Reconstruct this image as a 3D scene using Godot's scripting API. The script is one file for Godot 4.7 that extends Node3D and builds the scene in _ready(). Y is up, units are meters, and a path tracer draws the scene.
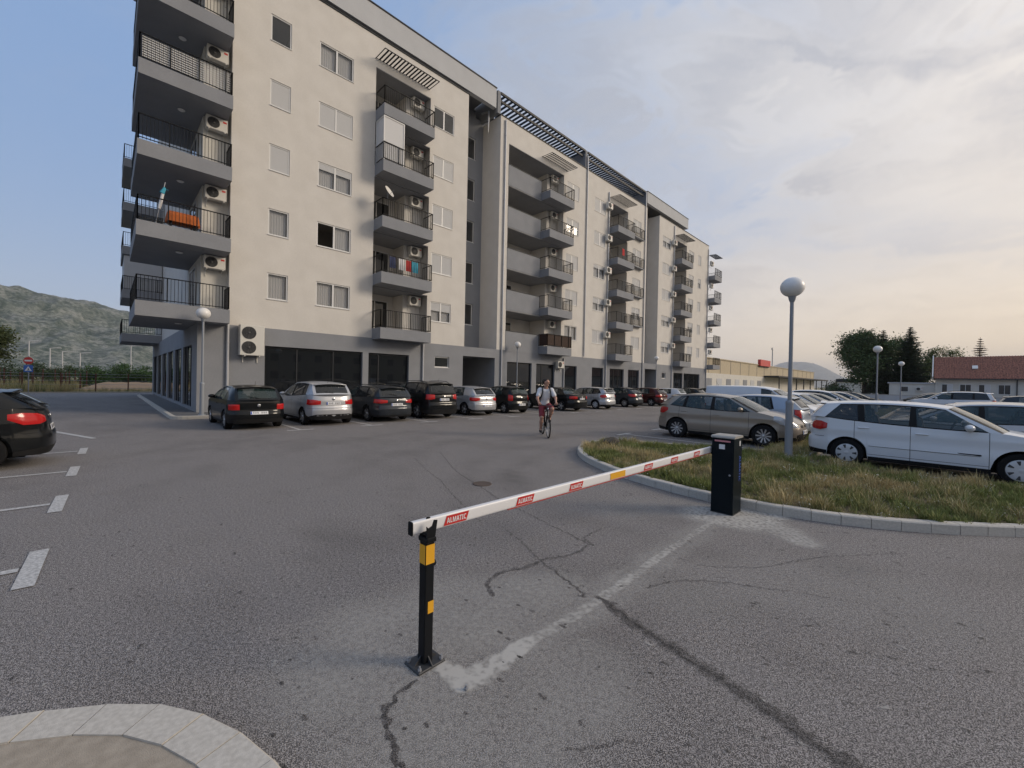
extends Node3D

# ---------------------------------------------------------------- mesh builder
class MB:
	var v := PackedVector3Array()
	var n := PackedVector3Array()
	var uv := PackedVector2Array()
	var c := PackedColorArray()
	var ix := PackedInt32Array()
	var col := Color(1, 1, 1)

	func vert(p: Vector3, nn: Vector3, u: Vector2) -> int:
		v.append(p); n.append(nn); uv.append(u); c.append(col)
		return v.size() - 1

	# a b c d run counter-clockwise seen from outside
	func quad(a: Vector3, b: Vector3, cc: Vector3, d: Vector3, uvs := []) -> void:
		var nn := (b - a).cross(d - a)
		if nn.length_squared() < 1e-14: nn = (cc - b).cross(d - b)
		nn = nn.normalized()
		var lu := (b - a).length(); var lv := (d - a).length()
		var i := vert(a, nn, uvs[0] if uvs else Vector2(0, lv))
		vert(b, nn, uvs[1] if uvs else Vector2(lu, lv)); vert(cc, nn, uvs[2] if uvs else Vector2(lu, 0)); vert(d, nn, uvs[3] if uvs else Vector2(0, 0))
		ix.append_array([i, i + 2, i + 1, i, i + 3, i + 2])

	func tri(a: Vector3, b: Vector3, cc: Vector3) -> void:
		var nn := (b - a).cross(cc - a).normalized()
		var i := vert(a, nn, Vector2(a.x, a.z)); vert(b, nn, Vector2(b.x, b.z)); vert(cc, nn, Vector2(cc.x, cc.z))
		ix.append_array([i, i + 2, i + 1])

	func box(o: Vector3, s: Vector3, bs := Basis()) -> void:
		var h := s * 0.5
		var x := bs.x * h.x; var y := bs.y * h.y; var z := bs.z * h.z
		quad(o - x - y + z, o + x - y + z, o + x + y + z, o - x + y + z)
		quad(o + x - y - z, o - x - y - z, o - x + y - z, o + x + y - z)
		quad(o + x - y + z, o + x - y - z, o + x + y - z, o + x + y + z)
		quad(o - x - y - z, o - x - y + z, o - x + y + z, o - x + y - z)
		quad(o - x + y + z, o + x + y + z, o + x + y - z, o - x + y - z)
		quad(o - x - y - z, o + x - y - z, o + x - y + z, o - x - y + z)

	# corner-to-corner box
	func bx(x0: float, x1: float, y0: float, y1: float, z0: float, z1: float) -> void:
		box(Vector3(x0 + x1, y0 + y1, z0 + z1) * 0.5, Vector3(absf(x1 - x0), absf(y1 - y0), absf(z1 - z0)))

	# chamfered box
	func cbox(o: Vector3, s: Vector3, b: float, bs := Basis()) -> void:
		var h := s * 0.5
		b = minf(b, minf(h.x, minf(h.y, h.z)) * 0.9)
		var ax := [bs.x, bs.y, bs.z]
		var hh := [h.x, h.y, h.z]
		for a in 3:
			var a1 := (a + 1) % 3; var a2 := (a + 2) % 3
			for sg in [-1.0, 1.0]:
				var cen: Vector3 = o + ax[a] * hh[a] * sg
				var p: Vector3 = ax[a1] * (hh[a1] - b); var q: Vector3 = ax[a2] * (hh[a2] - b) * sg
				quad(cen - p - q, cen + p - q, cen + p + q, cen - p + q)
			for s1 in [-1.0, 1.0]:
				for s2 in [-1.0, 1.0]:
					var e1: Vector3 = o + ax[a1] * s1 * hh[a1] + ax[a2] * s2 * (hh[a2] - b)
					var e2: Vector3 = o + ax[a1] * s1 * (hh[a1] - b) + ax[a2] * s2 * hh[a2]
					var l: Vector3 = ax[a] * (hh[a] - b) * s1 * s2
					quad(e1 - l, e1 + l, e2 + l, e2 - l)
		for sx in [-1.0, 1.0]:
			for sy in [-1.0, 1.0]:
				for sz in [-1.0, 1.0]:
					var c0: Vector3 = o + bs.x * h.x * sx + bs.y * h.y * sy + bs.z * h.z * sz
					var pa: Vector3 = c0 - bs.y * b * sy - bs.z * b * sz
					var pb: Vector3 = c0 - bs.x * b * sx - bs.z * b * sz
					var pc: Vector3 = c0 - bs.x * b * sx - bs.y * b * sy
					if sx * sy * sz > 0: tri(pa, pb, pc)
					else: tri(pa, pc, pb)

	# rows of equal length; smooth; normal = along-row x across-rows
	func grid(rows: Array, flip := false, us := 1.0) -> void:
		var nr := rows.size(); var nc: int = rows[0].size()
		var base := v.size()
		for i in nr:
			var r0: PackedVector3Array = rows[maxi(i - 1, 0)]; var r1: PackedVector3Array = rows[mini(i + 1, nr - 1)]; var r: PackedVector3Array = rows[i]
			for j in nc:
				var t := r[mini(j + 1, nc - 1)] - r[maxi(j - 1, 0)]
				if (r[0] - r[nc - 1]).length_squared() < 1e-10 and nc > 3 and (j == 0 or j == nc - 1): t = r[1] - r[nc - 2]
				var s := r1[j] - r0[j]
				var nn := t.cross(s)
				if nn.length_squared() < 1e-16:
					var j2 := mini(j + 1, nc - 1); nn = t.cross(r1[j2] - r0[j2])
				nn = nn.normalized()
				if flip: nn = -nn
				vert(r[j], nn, Vector2(float(j) / (nc - 1), float(i) / (nr - 1)) * us)
		for i in nr - 1:
			for j in nc - 1:
				var a := base + i * nc + j; var b := a + 1; var d := a + nc; var e := d + 1
				if flip: ix.append_array([a, b, e, a, e, d])
				else: ix.append_array([a, e, b, a, d, e])

	func tube(pts: Array, r: float, sides := 8, r2 := -1.0, caps := true) -> void:
		if r2 < 0: r2 = r
		var rows := []
		var np := pts.size()
		var up := Vector3.UP
		var d0: Vector3 = (pts[1] - pts[0]).normalized()
		if absf(d0.y) > 0.9: up = Vector3.RIGHT
		for i in np:
			var d: Vector3 = (pts[mini(i + 1, np - 1)] - pts[maxi(i - 1, 0)]).normalized()
			var sx := d.cross(up).normalized(); var sy := sx.cross(d).normalized()
			var rr := lerpf(r, r2, float(i) / (np - 1))
			var row := PackedVector3Array()
			for k in sides + 1:
				var a := TAU * k / sides
				row.append(pts[i] + (sx * cos(a) + sy * sin(a)) * rr)
			rows.append(row)
		grid(rows)
		if caps:
			for e in [0, np - 1]:
				var row: PackedVector3Array = rows[e]
				for k in sides:
					if e == 0: tri(pts[e], row[k + 1], row[k])
					else: tri(pts[e], row[k], row[k + 1])

	# profile of (radius, height) points from bottom to top
	func lathe(prof: Array, segs: int, xf := Transform3D()) -> void:
		var rows := []
		for p in prof:
			var row := PackedVector3Array()
			for k in segs + 1:
				var a := -TAU * k / segs
				row.append(xf * Vector3(cos(a) * p.x, p.y, sin(a) * p.x))
			rows.append(row)
		grid(rows)

	# extrude an outline given in the local xy plane (counter-clockwise), from z=0 to z=h
	func prism(poly: PackedVector2Array, h: float, xf := Transform3D()) -> void:
		var t := Geometry2D.triangulate_polygon(poly)
		for k in range(0, t.size(), 3):
			var a := poly[t[k]]; var b := poly[t[k + 1]]; var d := poly[t[k + 2]]
			if (b - a).cross(d - a) < 0:
				var q := b; b = d; d = q
			tri(xf * Vector3(a.x, a.y, h), xf * Vector3(b.x, b.y, h), xf * Vector3(d.x, d.y, h))
			tri(xf * Vector3(a.x, a.y, 0), xf * Vector3(d.x, d.y, 0), xf * Vector3(b.x, b.y, 0))
		for k in poly.size():
			var a := poly[k]; var b := poly[(k + 1) % poly.size()]
			quad(xf * Vector3(a.x, a.y, 0), xf * Vector3(b.x, b.y, 0), xf * Vector3(b.x, b.y, h), xf * Vector3(a.x, a.y, h))

	func ball(o: Vector3, r: Vector3, segs := 16, rings := 10) -> void:
		var prof := []
		for i in rings + 1:
			var a := -PI / 2 + PI * i / rings
			prof.append(Vector2(maxf(cos(a), 0.001), sin(a)))
		lathe(prof, segs, Transform3D(Basis().scaled(r), o))

	func mesh() -> ArrayMesh:
		var a := []
		a.resize(Mesh.ARRAY_MAX)
		a[Mesh.ARRAY_VERTEX] = v; a[Mesh.ARRAY_NORMAL] = n; a[Mesh.ARRAY_TEX_UV] = uv; a[Mesh.ARRAY_COLOR] = c; a[Mesh.ARRAY_INDEX] = ix
		var me := ArrayMesh.new()
		me.add_surface_from_arrays(Mesh.PRIMITIVE_TRIANGLES, a)
		return me

# ---------------------------------------------------------------- nodes
var used := {}
var M := {}
var rng := RandomNumberGenerator.new()

func numbered(called: String) -> String:
	var k: int = used.get(called, 0)
	used[called] = k + 1
	return called if k == 0 else "%s_%03d" % [called, k]

func tag(o: Node3D, label: String, category: String, group := "") -> Node3D:
	o.set_meta("label", label); o.set_meta("category", category)
	if group: o.set_meta("group", group)
	return o

func thing(called: String, label: String, category: String, at := Vector3.ZERO, turn := 0.0, group := "") -> Node3D:
	var o := Node3D.new()
	o.name = numbered(called)
	add_child(o)
	o.position = at; o.rotation.y = turn
	tag(o, label, category, group)
	return o

func part(called: String, shape, material: Material, parent: Node3D, at := Vector3.ZERO, turn := 0.0) -> MeshInstance3D:
	var o := MeshInstance3D.new()
	o.mesh = shape.mesh() if shape is MB else shape
	o.material_override = material
	o.name = called
	parent.add_child(o, true)
	o.position = at; o.rotation.y = turn
	return o

func solo(called: String, shape, material: Material, label: String, category: String, group := "", at := Vector3.ZERO, turn := 0.0) -> MeshInstance3D:
	var o := part(numbered(called), shape, material, self, at, turn)
	tag(o, label, category, group)
	return o

func struct(called: String, shape, material: Material, at := Vector3.ZERO) -> MeshInstance3D:
	var o := part(numbered(called), shape, material, self, at)
	o.set_meta("kind", "structure")
	return o

func group_node(called: String, parent: Node3D, at := Vector3.ZERO, turn := 0.0) -> Node3D:
	var o := Node3D.new()
	o.name = called
	parent.add_child(o, true)
	o.position = at; o.rotation.y = turn
	return o

func dup(src: Node3D, at: Vector3, turn: float, label := "") -> Node3D:
	var r: Node3D = src.duplicate()
	r.name = numbered(String(src.name).rstrip("0123456789").trim_suffix("_"))
	add_child(r)
	r.position = at; r.rotation.y = turn
	if label: r.set_meta("label", label)
	return r

# ---------------------------------------------------------------- materials (linear base colours)
func lin(r: float, g: float, b: float, a := 1.0) -> Color:
	var c := Color(r, g, b).linear_to_srgb()
	c.a = a
	return c

func mat(key: String, c: Color, rough := 0.6, metal := 0.0) -> StandardMaterial3D:
	var m := StandardMaterial3D.new()
	m.albedo_color = c; m.roughness = rough; m.metallic = metal
	m.cull_mode = BaseMaterial3D.CULL_DISABLED
	M[key] = m
	return m

func noise_img(size: int, freq: float, seed_: int, octaves := 4, type := FastNoiseLite.TYPE_SIMPLEX_SMOOTH) -> Image:
	var f := FastNoiseLite.new()
	f.seed = seed_; f.frequency = freq; f.noise_type = type
	f.fractal_octaves = octaves
	if octaves <= 1: f.fractal_type = FastNoiseLite.FRACTAL_NONE
	var im := f.get_seamless_image(size, size, false, false, 0.15)
	im.convert(Image.FORMAT_L8)
	return im

# several grey images with weights -> colour texture around a middle colour (sRGB bytes)
func tint_tex(imgs: Array, weights: Array, a: Color, b: Color) -> ImageTexture:
	var size: int = imgs[0].get_width()
	var ds := []
	for im in imgs: ds.append(im.get_data())
	var out := PackedByteArray(); out.resize(size * size * 3)
	var ar := a.linear_to_srgb(); var br := b.linear_to_srgb()
	var lut := PackedByteArray(); lut.resize(768)
	for i in 256:
		var q := ar.lerp(br, i / 255.0)
		lut[i * 3] = int(q.r * 255); lut[i * 3 + 1] = int(q.g * 255); lut[i * 3 + 2] = int(q.b * 255)
	for i in size * size:
		var s := 0.0
		for k in ds.size(): s += (ds[k][i] - 128.0) * weights[k]
		var t := clampi(int(128.0 + s), 0, 255) * 3
		out[i * 3] = lut[t]; out[i * 3 + 1] = lut[t + 1]; out[i * 3 + 2] = lut[t + 2]
	return ImageTexture.create_from_image(Image.create_from_data(size, size, false, Image.FORMAT_RGB8, out))

func normal_tex(im: Image, strength: float) -> ImageTexture:
	var q: Image = im.duplicate()
	q.convert(Image.FORMAT_RGBA8)
	q.bump_map_to_normal_map(strength)
	return ImageTexture.create_from_image(q)

func triplanar(m: StandardMaterial3D, per_metre: float) -> StandardMaterial3D:
	m.uv1_triplanar = true; m.uv1_world_triplanar = true
	m.uv1_scale = Vector3.ONE * per_metre
	return m

# ---------------------------------------------------------------- the scene
const EYE := Vector3(0, 1.78, 0)
const ZF := -22.93                                   # plane of the long facade

func _ready() -> void:
	rng.seed = 20240611
	setup_camera_and_light()
	make_materials()
	build_ground()
	build_island()
	build_near_pavement()
	build_facade_pavement()
	build_apartments()
	build_backdrop()
	build_barrier()
	build_lamps()
	build_cars()
	build_cyclist()
	build_left_side()
	print("nodes built")

func setup_camera_and_light() -> void:
	var cam := Camera3D.new()
	cam.name = "camera"
	add_child(cam)
	cam.transform = Transform3D(Basis(Vector3(0.7141995, 0.0204526, 0.6996433), Vector3(-0.0101066, 0.9997701, -0.0189093), Vector3(-0.6998692, 0.0064340, 0.7142421)).orthonormalized(), EYE)
	cam.fov = 85.4885
	cam.near = 0.05
	cam.far = 20000.0
	cam.current = true
	var we := WorldEnvironment.new()
	we.name = "world_environment"
	var e := Environment.new()
	e.background_mode = Environment.BG_SKY
	var sky := Sky.new()
	var ps := PanoramaSkyMaterial.new()
	ps.panorama = sky_picture()
	ps.energy_multiplier = 1.0
	sky.sky_material = ps
	e.sky = sky
	e.tonemap_mode = Environment.TONE_MAPPER_LINEAR
	e.tonemap_exposure = 1.7
	e.sdfgi_enabled = true; e.ssao_enabled = true; e.ssil_enabled = true
	e.fog_enabled = true
	e.fog_density = 0.00011
	e.fog_light_color = Color(0.84, 0.84, 0.85)
	we.environment = e
	add_child(we)
	var sun := DirectionalLight3D.new()
	sun.name = "sun"
	add_child(sun)
	var sd := sun_dir()
	sun.look_at_from_position(Vector3.ZERO, -sd, Vector3.UP)
	sun.light_energy = 0.42
	sun.light_angular_distance = 18.0
	sun.light_color = Color(1.0, 0.93, 0.84)
	sun.shadow_enabled = true

func sun_dir() -> Vector3:                           # towards the sun
	var az := deg_to_rad(46.0); var el := deg_to_rad(23.0)
	return Vector3(cos(az) * cos(el), sin(el), sin(az) * cos(el))

# air and thin evening cloud, the same rules in every direction
func sky_picture() -> ImageTexture:
	var w := 2048; var h := 1024
	var im := Image.create(w, h, false, Image.FORMAT_RGBF)
	var f1 := FastNoiseLite.new(); f1.seed = 11; f1.frequency = 0.55; f1.fractal_octaves = 5; f1.noise_type = FastNoiseLite.TYPE_SIMPLEX_SMOOTH
	f1.domain_warp_enabled = true; f1.domain_warp_amplitude = 0.9; f1.domain_warp_frequency = 0.5; f1.domain_warp_fractal_octaves = 3
	var f2 := FastNoiseLite.new(); f2.seed = 5; f2.frequency = 2.6; f2.fractal_octaves = 4; f2.noise_type = FastNoiseLite.TYPE_SIMPLEX_SMOOTH
	f2.domain_warp_enabled = true; f2.domain_warp_amplitude = 0.35; f2.domain_warp_frequency = 1.1
	var sd := sun_dir()
	var sflat := Vector3(sd.x, 0, sd.z).normalized()
	for j in h:
		var el := PI / 2 - PI * (j + 0.5) / h
		if el < -0.02:
			im.fill_rect(Rect2i(0, j, w, h - j), Color(0.16, 0.155, 0.15))
			break
		var ce := cos(el); var se := maxf(sin(el), 0.0)
		var k := 1.0 / (se + 0.16)                    # distance to the cloud deck
		for i in w:
			var az := TAU * (i + 0.5) / w
			var d := Vector3(sin(az), 0, -cos(az)) * ce
			d.y = se
			var toward := d.dot(sd)
			var side := (d.x * sflat.x + d.z * sflat.z) / maxf(ce, 0.05) * 0.5 + 0.5
			var low := pow(1.0 - se, 5.0)
			# clear air
			var air := Color(0.14, 0.225, 0.385).lerp(Color(0.32, 0.385, 0.455), low)
			air = air.lerp(Color(0.72, 0.565, 0.375), clampf(low * side * side * 1.9, 0, 1))
			# cloud cover grows towards the sun's side
			var cx := d.x * k * 1.0; var cz := d.z * k * 1.0
			var n1 := f1.get_noise_2d(cx * 0.9, cz * 0.9 + 3.0)
			var n2 := f2.get_noise_2d(cx * 1.1 + n1, cz * 0.8)
			var cover := clampf((n1 * 0.9 + n2 * 0.30) + side * 1.75 - 0.46, 0.0, 1.0)
			cover = cover * cover * (3 - 2 * cover)
			cover *= 1.0 - 0.55 * low
			var thick := clampf(0.5 + n1 * 1.1 + n2 * 0.95, 0.0, 1.0)
			var glow := pow(clampf(toward, 0, 1), 6.0)
			var bright := Color(0.37, 0.39, 0.425).lerp(Color(0.58, 0.54, 0.50), clampf(side * side * 1.1 + glow * 0.4, 0, 1))
			var dark := Color(0.23, 0.26, 0.32).lerp(Color(0.34, 0.335, 0.355), side * side)
			var cl := bright.lerp(dark, thick * 0.85)
			cl = cl.lerp(Color(0.72, 0.58, 0.40), clampf(low * side * 1.3, 0, 1))
			var c := air.lerp(cl, cover * 0.92)
			c += Color(0.16, 0.13, 0.09) * glow * 0.8
			im.set_pixel(i, j, c)
	return ImageTexture.create_from_image(im)

func make_materials() -> void:
	# rendered facade: pale cream and two greys, slightly mottled
	var big := noise_img(512, 0.006, 3, 5)
	var fine := noise_img(512, 0.09, 8, 3)
	var grain_n := normal_tex(noise_img(512, 0.35, 4, 2), 0.6)
	for w in [["cream", Color(0.545, 0.52, 0.48), Color(0.655, 0.63, 0.59)], ["grey", Color(0.205, 0.213, 0.230), Color(0.262, 0.272, 0.292)], ["light_grey", Color(0.42, 0.43, 0.445), Color(0.50, 0.51, 0.525)], ["ochre", Color(0.40, 0.34, 0.24), Color(0.50, 0.43, 0.31)], ["house_white", Color(0.52, 0.50, 0.45), Color(0.64, 0.62, 0.57)]]:
		var m := mat(w[0], Color.WHITE, 0.9)
		m.albedo_texture = tint_tex([big, fine], [0.55, 0.4], w[1], w[2])
		m.normal_enabled = true; m.normal_texture = grain_n; m.normal_scale = 0.25
		triplanar(m, 0.22)
	# concrete
	var cm := mat("concrete", Color.WHITE, 0.92)
	var cn := noise_img(512, 0.03, 21, 5)
	cm.albedo_texture = tint_tex([cn, noise_img(512, 0.3, 22, 2)], [0.8, 0.35], Color(0.33, 0.31, 0.28), Color(0.47, 0.445, 0.405))
	cm.normal_enabled = true; cm.normal_texture = normal_tex(noise_img(512, 0.25, 23, 3), 1.2); cm.normal_scale = 0.6
	triplanar(cm, 0.9)
	var k2 := mat("kerb_stone", Color.WHITE, 0.9)
	k2.albedo_texture = tint_tex([cn, noise_img(512, 0.3, 22, 2)], [0.9, 0.5], Color(0.40, 0.375, 0.335), Color(0.58, 0.55, 0.50)); k2.normal_enabled = true; k2.normal_texture = cm.normal_texture; k2.normal_scale = 0.7
	k2.albedo_color = lin(1.0, 0.99, 0.97)
	triplanar(k2, 1.7)
	var sp := mat("sand_pavement", Color.WHITE, 0.95)
	sp.albedo_texture = tint_tex([noise_img(512, 0.02, 31, 5), noise_img(512, 0.33, 32, 2)], [0.8, 0.5], Color(0.27, 0.23, 0.18), Color(0.40, 0.345, 0.275))
	sp.normal_enabled = true; sp.normal_texture = normal_tex(noise_img(512, 0.3, 33, 3), 1.6); sp.normal_scale = 0.7
	triplanar(sp, 1.1)
	var pa := mat("pavement_asphalt", Color.WHITE, 0.92)
	pa.albedo_texture = tint_tex([noise_img(512, 0.05, 35, 4), noise_img(512, 0.35, 36, 2)], [0.9, 1.0], Color(0.07, 0.07, 0.073), Color(0.17, 0.168, 0.165))
	triplanar(pa, 0.7)
	mat("mortar", lin(0.20, 0.185, 0.16), 0.95)
	# plain paints and metals
	mat("black_paint", lin(0.010, 0.011, 0.013), 0.45).metallic_specular = 0.25
	mat("anthracite", lin(0.030, 0.032, 0.036), 0.5).metallic_specular = 0.3
	mat("cabinet_paint", lin(0.007, 0.011, 0.014), 0.40).metallic_specular = 0.2
	mat("white_frame", lin(0.62, 0.62, 0.61), 0.4)
	mat("shutter", lin(0.50, 0.505, 0.51), 0.5)
	mat("white_plastic", lin(0.60, 0.585, 0.54), 0.5)
	mat("boom_white", lin(0.70, 0.70, 0.71), 0.35)
	mat("boom_red", lin(0.50, 0.025, 0.02), 0.4)
	mat("red_rubber", lin(0.55, 0.06, 0.045), 0.6)
	mat("pale_red", lin(0.55, 0.22, 0.24), 0.4)
	mat("yellow_tape", lin(0.70, 0.36, 0.02), 0.4)
	mat("galvanised", lin(0.30, 0.31, 0.33), 0.5, 0.35)
	mat("lamp_pole", lin(0.25, 0.27, 0.30), 0.5, 0.2)
	mat("globe", lin(0.74, 0.73, 0.71), 0.35)
	mat("pipe_metal", lin(0.42, 0.43, 0.45), 0.45, 0.3)
	mat("rubber", lin(0.012, 0.012, 0.013), 0.85).metallic_specular = 0.25
	mat("dark_interior", lin(0.02, 0.02, 0.022), 0.9)
	mat("seat_cloth", lin(0.035, 0.035, 0.04), 0.95)
	mat("chrome", lin(0.62, 0.63, 0.65), 0.18, 1.0)
	mat("alloy", lin(0.45, 0.46, 0.48), 0.32, 0.75)
	mat("hubcap", lin(0.50, 0.52, 0.55), 0.35, 0.2)
	mat("tail_red", lin(0.42, 0.012, 0.012), 0.15)
	mat("tail_white", lin(0.62, 0.55, 0.53), 0.15)
	mat("head_lamp", lin(0.48, 0.50, 0.53), 0.08, 0.3)
	mat("amber", lin(0.55, 0.16, 0.01), 0.2)
	mat("plate", lin(0.66, 0.67, 0.68), 0.4)
	mat("plate_blue", lin(0.03, 0.08, 0.36), 0.4)
	mat("plate_ink", lin(0.06, 0.06, 0.07), 0.5)
	mat("plastic_black", lin(0.014, 0.014, 0.015), 0.6).metallic_specular = 0.25
	mat("road_paint", lin(0.55, 0.545, 0.53), 0.75)
	mat("curtain", lin(0.58, 0.58, 0.58), 0.9)
	mat("room_wall", lin(0.42, 0.40, 0.37), 0.9)
	mat("fan_plastic", lin(0.045, 0.045, 0.048), 0.7)
	mat("wood_brown", lin(0.085, 0.045, 0.03), 0.7)
	mat("orange_cloth", lin(0.50, 0.13, 0.03), 0.9)
	mat("blue_cloth", lin(0.05, 0.30, 0.42), 0.9)
	mat("red_cloth", lin(0.42, 0.03, 0.03), 0.9)
	mat("white_cloth", lin(0.62, 0.62, 0.63), 0.9)
	mat("navy_cloth", lin(0.03, 0.04, 0.10), 0.9)
	mat("steel_dark", lin(0.05, 0.052, 0.056), 0.5, 0.3)
	var g := mat("glass", lin(0.06, 0.07, 0.08, 0.30), 0.03)
	g.transparency = BaseMaterial3D.TRANSPARENCY_ALPHA
	var g2 := mat("shop_glass", lin(0.012, 0.014, 0.017, 0.88), 0.02)
	g2.transparency = BaseMaterial3D.TRANSPARENCY_ALPHA
	var g3 := mat("car_glass", lin(0.025, 0.05, 0.05, 0.50), 0.02)
	g3.transparency = BaseMaterial3D.TRANSPARENCY_ALPHA
	var g4 := mat("car_glass_dark", lin(0.012, 0.015, 0.017, 0.86), 0.02)
	g4.transparency = BaseMaterial3D.TRANSPARENCY_ALPHA

# ---------------------------------------------------------------- ground, paving, grass
func curve2(pts: Array, step: float, closed := false) -> Array:
	var n := pts.size()
	var dense := []
	var last := n if closed else n - 1
	for i in last:
		var p0: Vector2 = pts[(i - 1 + n) % n] if closed or i > 0 else pts[0]
		var p1: Vector2 = pts[i]; var p2: Vector2 = pts[(i + 1) % n]
		var p3: Vector2 = pts[(i + 2) % n] if closed or i + 2 < n else pts[n - 1]
		for k in 12: dense.append(p1.cubic_interpolate(p2, p0, p3, k / 12.0))
	dense.append(pts[0] if closed else pts[n - 1])
	var out := [dense[0]]
	var left := step
	for i in dense.size() - 1:
		var a: Vector2 = dense[i]; var b: Vector2 = dense[i + 1]
		var l := a.distance_to(b)
		while l >= left and l > 0:
			a = a.lerp(b, left / l); out.append(a); l = a.distance_to(b); left = step
		left -= l
	return out

func spread(parts: Array) -> PackedFloat32Array:
	var out := PackedFloat32Array()
	for p in parts:
		var k := 0
		while p[0] + k * p[2] < p[1] - 1e-4:
			out.append(p[0] + k * p[2]); k += 1
	out.append(parts[-1][1])
	return out

func build_ground() -> void:
	# the open country: dry grass and earth to the horizon
	var gm := mat("earth", Color.WHITE, 1.0)
	gm.albedo_texture = tint_tex([noise_img(512, 0.012, 41, 5), noise_img(512, 0.12, 42, 4)], [1.3, 0.9], Color(0.10, 0.10, 0.045), Color(0.30, 0.245, 0.14))
	triplanar(gm, 0.06)
	var mb := MB.new()
	var rad := [0.0, 60.0, 150.0, 400.0, 1000.0, 3000.0, 9000.0, 13000.0]
	var rows := []
	for r in rad:
		var row := PackedVector3Array()
		for k in 49: row.append(Vector3(cos(-TAU * k / 48) * r, -0.05, sin(-TAU * k / 48) * r))
		rows.append(row)
	mb.grid(rows, true)
	struct("ground", mb, gm)

	# old asphalt: aggregate in the texture, worn patches in the vertex colours
	var am := mat("asphalt", Color.WHITE, 0.88)
	var g1 := noise_img(1024, 0.11, 51, 3); var g2 := noise_img(1024, 0.21, 52, 2); var g3 := noise_img(1024, 0.045, 53, 3)
	am.albedo_texture = tint_tex([g1, g2, g3], [1.2, 2.8, 0.8], Color(0.050, 0.046, 0.045), Color(0.37, 0.345, 0.332))
	am.normal_enabled = true; am.normal_texture = normal_tex(g2, 2.0); am.normal_scale = 0.8
	am.vertex_color_use_as_albedo = true
	triplanar(am, 0.55)
	var xs := spread([[-70.0, -6.0, 2.0], [-6.0, 20.0, 0.25], [20.0, 130.0, 2.0]])
	var zs := spread([[-46.0, -17.0, 1.0], [-17.0, 6.0, 0.25], [6.0, 34.0, 2.0]])
	var f := FastNoiseLite.new(); f.seed = 77; f.frequency = 0.22; f.fractal_octaves = 5
	var f2 := FastNoiseLite.new(); f2.seed = 78; f2.frequency = 0.9; f2.fractal_octaves = 3
	var p := MB.new()
	for z in zs:
		for x in xs:
			# wear follows the way cars swing round the island
			var rr := Vector2(x - 9.5, z + 2.0).length(); var an := atan2(z + 2.0, x - 9.5)
			var t := 1.0 + f.get_noise_2d(x * 0.8, z) * 0.22 + f2.get_noise_2d(x, z * 0.6) * 0.18 + f2.get_noise_2d(rr * 1.6, an * 1.2 + 40.0) * 0.24
			p.col = Color(t, t * 0.995, t * 0.99)
			p.vert(Vector3(x, 0, z), Vector3.UP, Vector2(x, z))
	var nx := xs.size()
	for j in zs.size() - 1:
		for i in nx - 1:
			var a := j * nx + i
			p.ix.append_array([a, a + 1, a + nx + 1, a, a + nx + 1, a + nx])
	struct("parking_lot", p, am)
	# the road crossing beyond the left end of the block
	var rd := MB.new()
	rd.quad(Vector3(-140, -0.012, -45.5), Vector3(60, -0.012, -45.5), Vector3(60, -0.012, -52.5), Vector3(-140, -0.012, -52.5))
	struct("road", rd, am)
	stains()
	markings()
	var mh := MB.new()
	mh.lathe([Vector2(0.165, 0.0), Vector2(0.165, 0.010), Vector2(0.135, 0.011), Vector2(0.133, 0.006), Vector2(0.001, 0.006)], 20)
	mat("rusty_iron", lin(0.085, 0.062, 0.05), 0.85)
	solo("drain_cover", mh, M.rusty_iron, "small round rusty drain cover set in the asphalt", "drain cover", "", Vector3(4.66, 0, -5.44))

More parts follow.
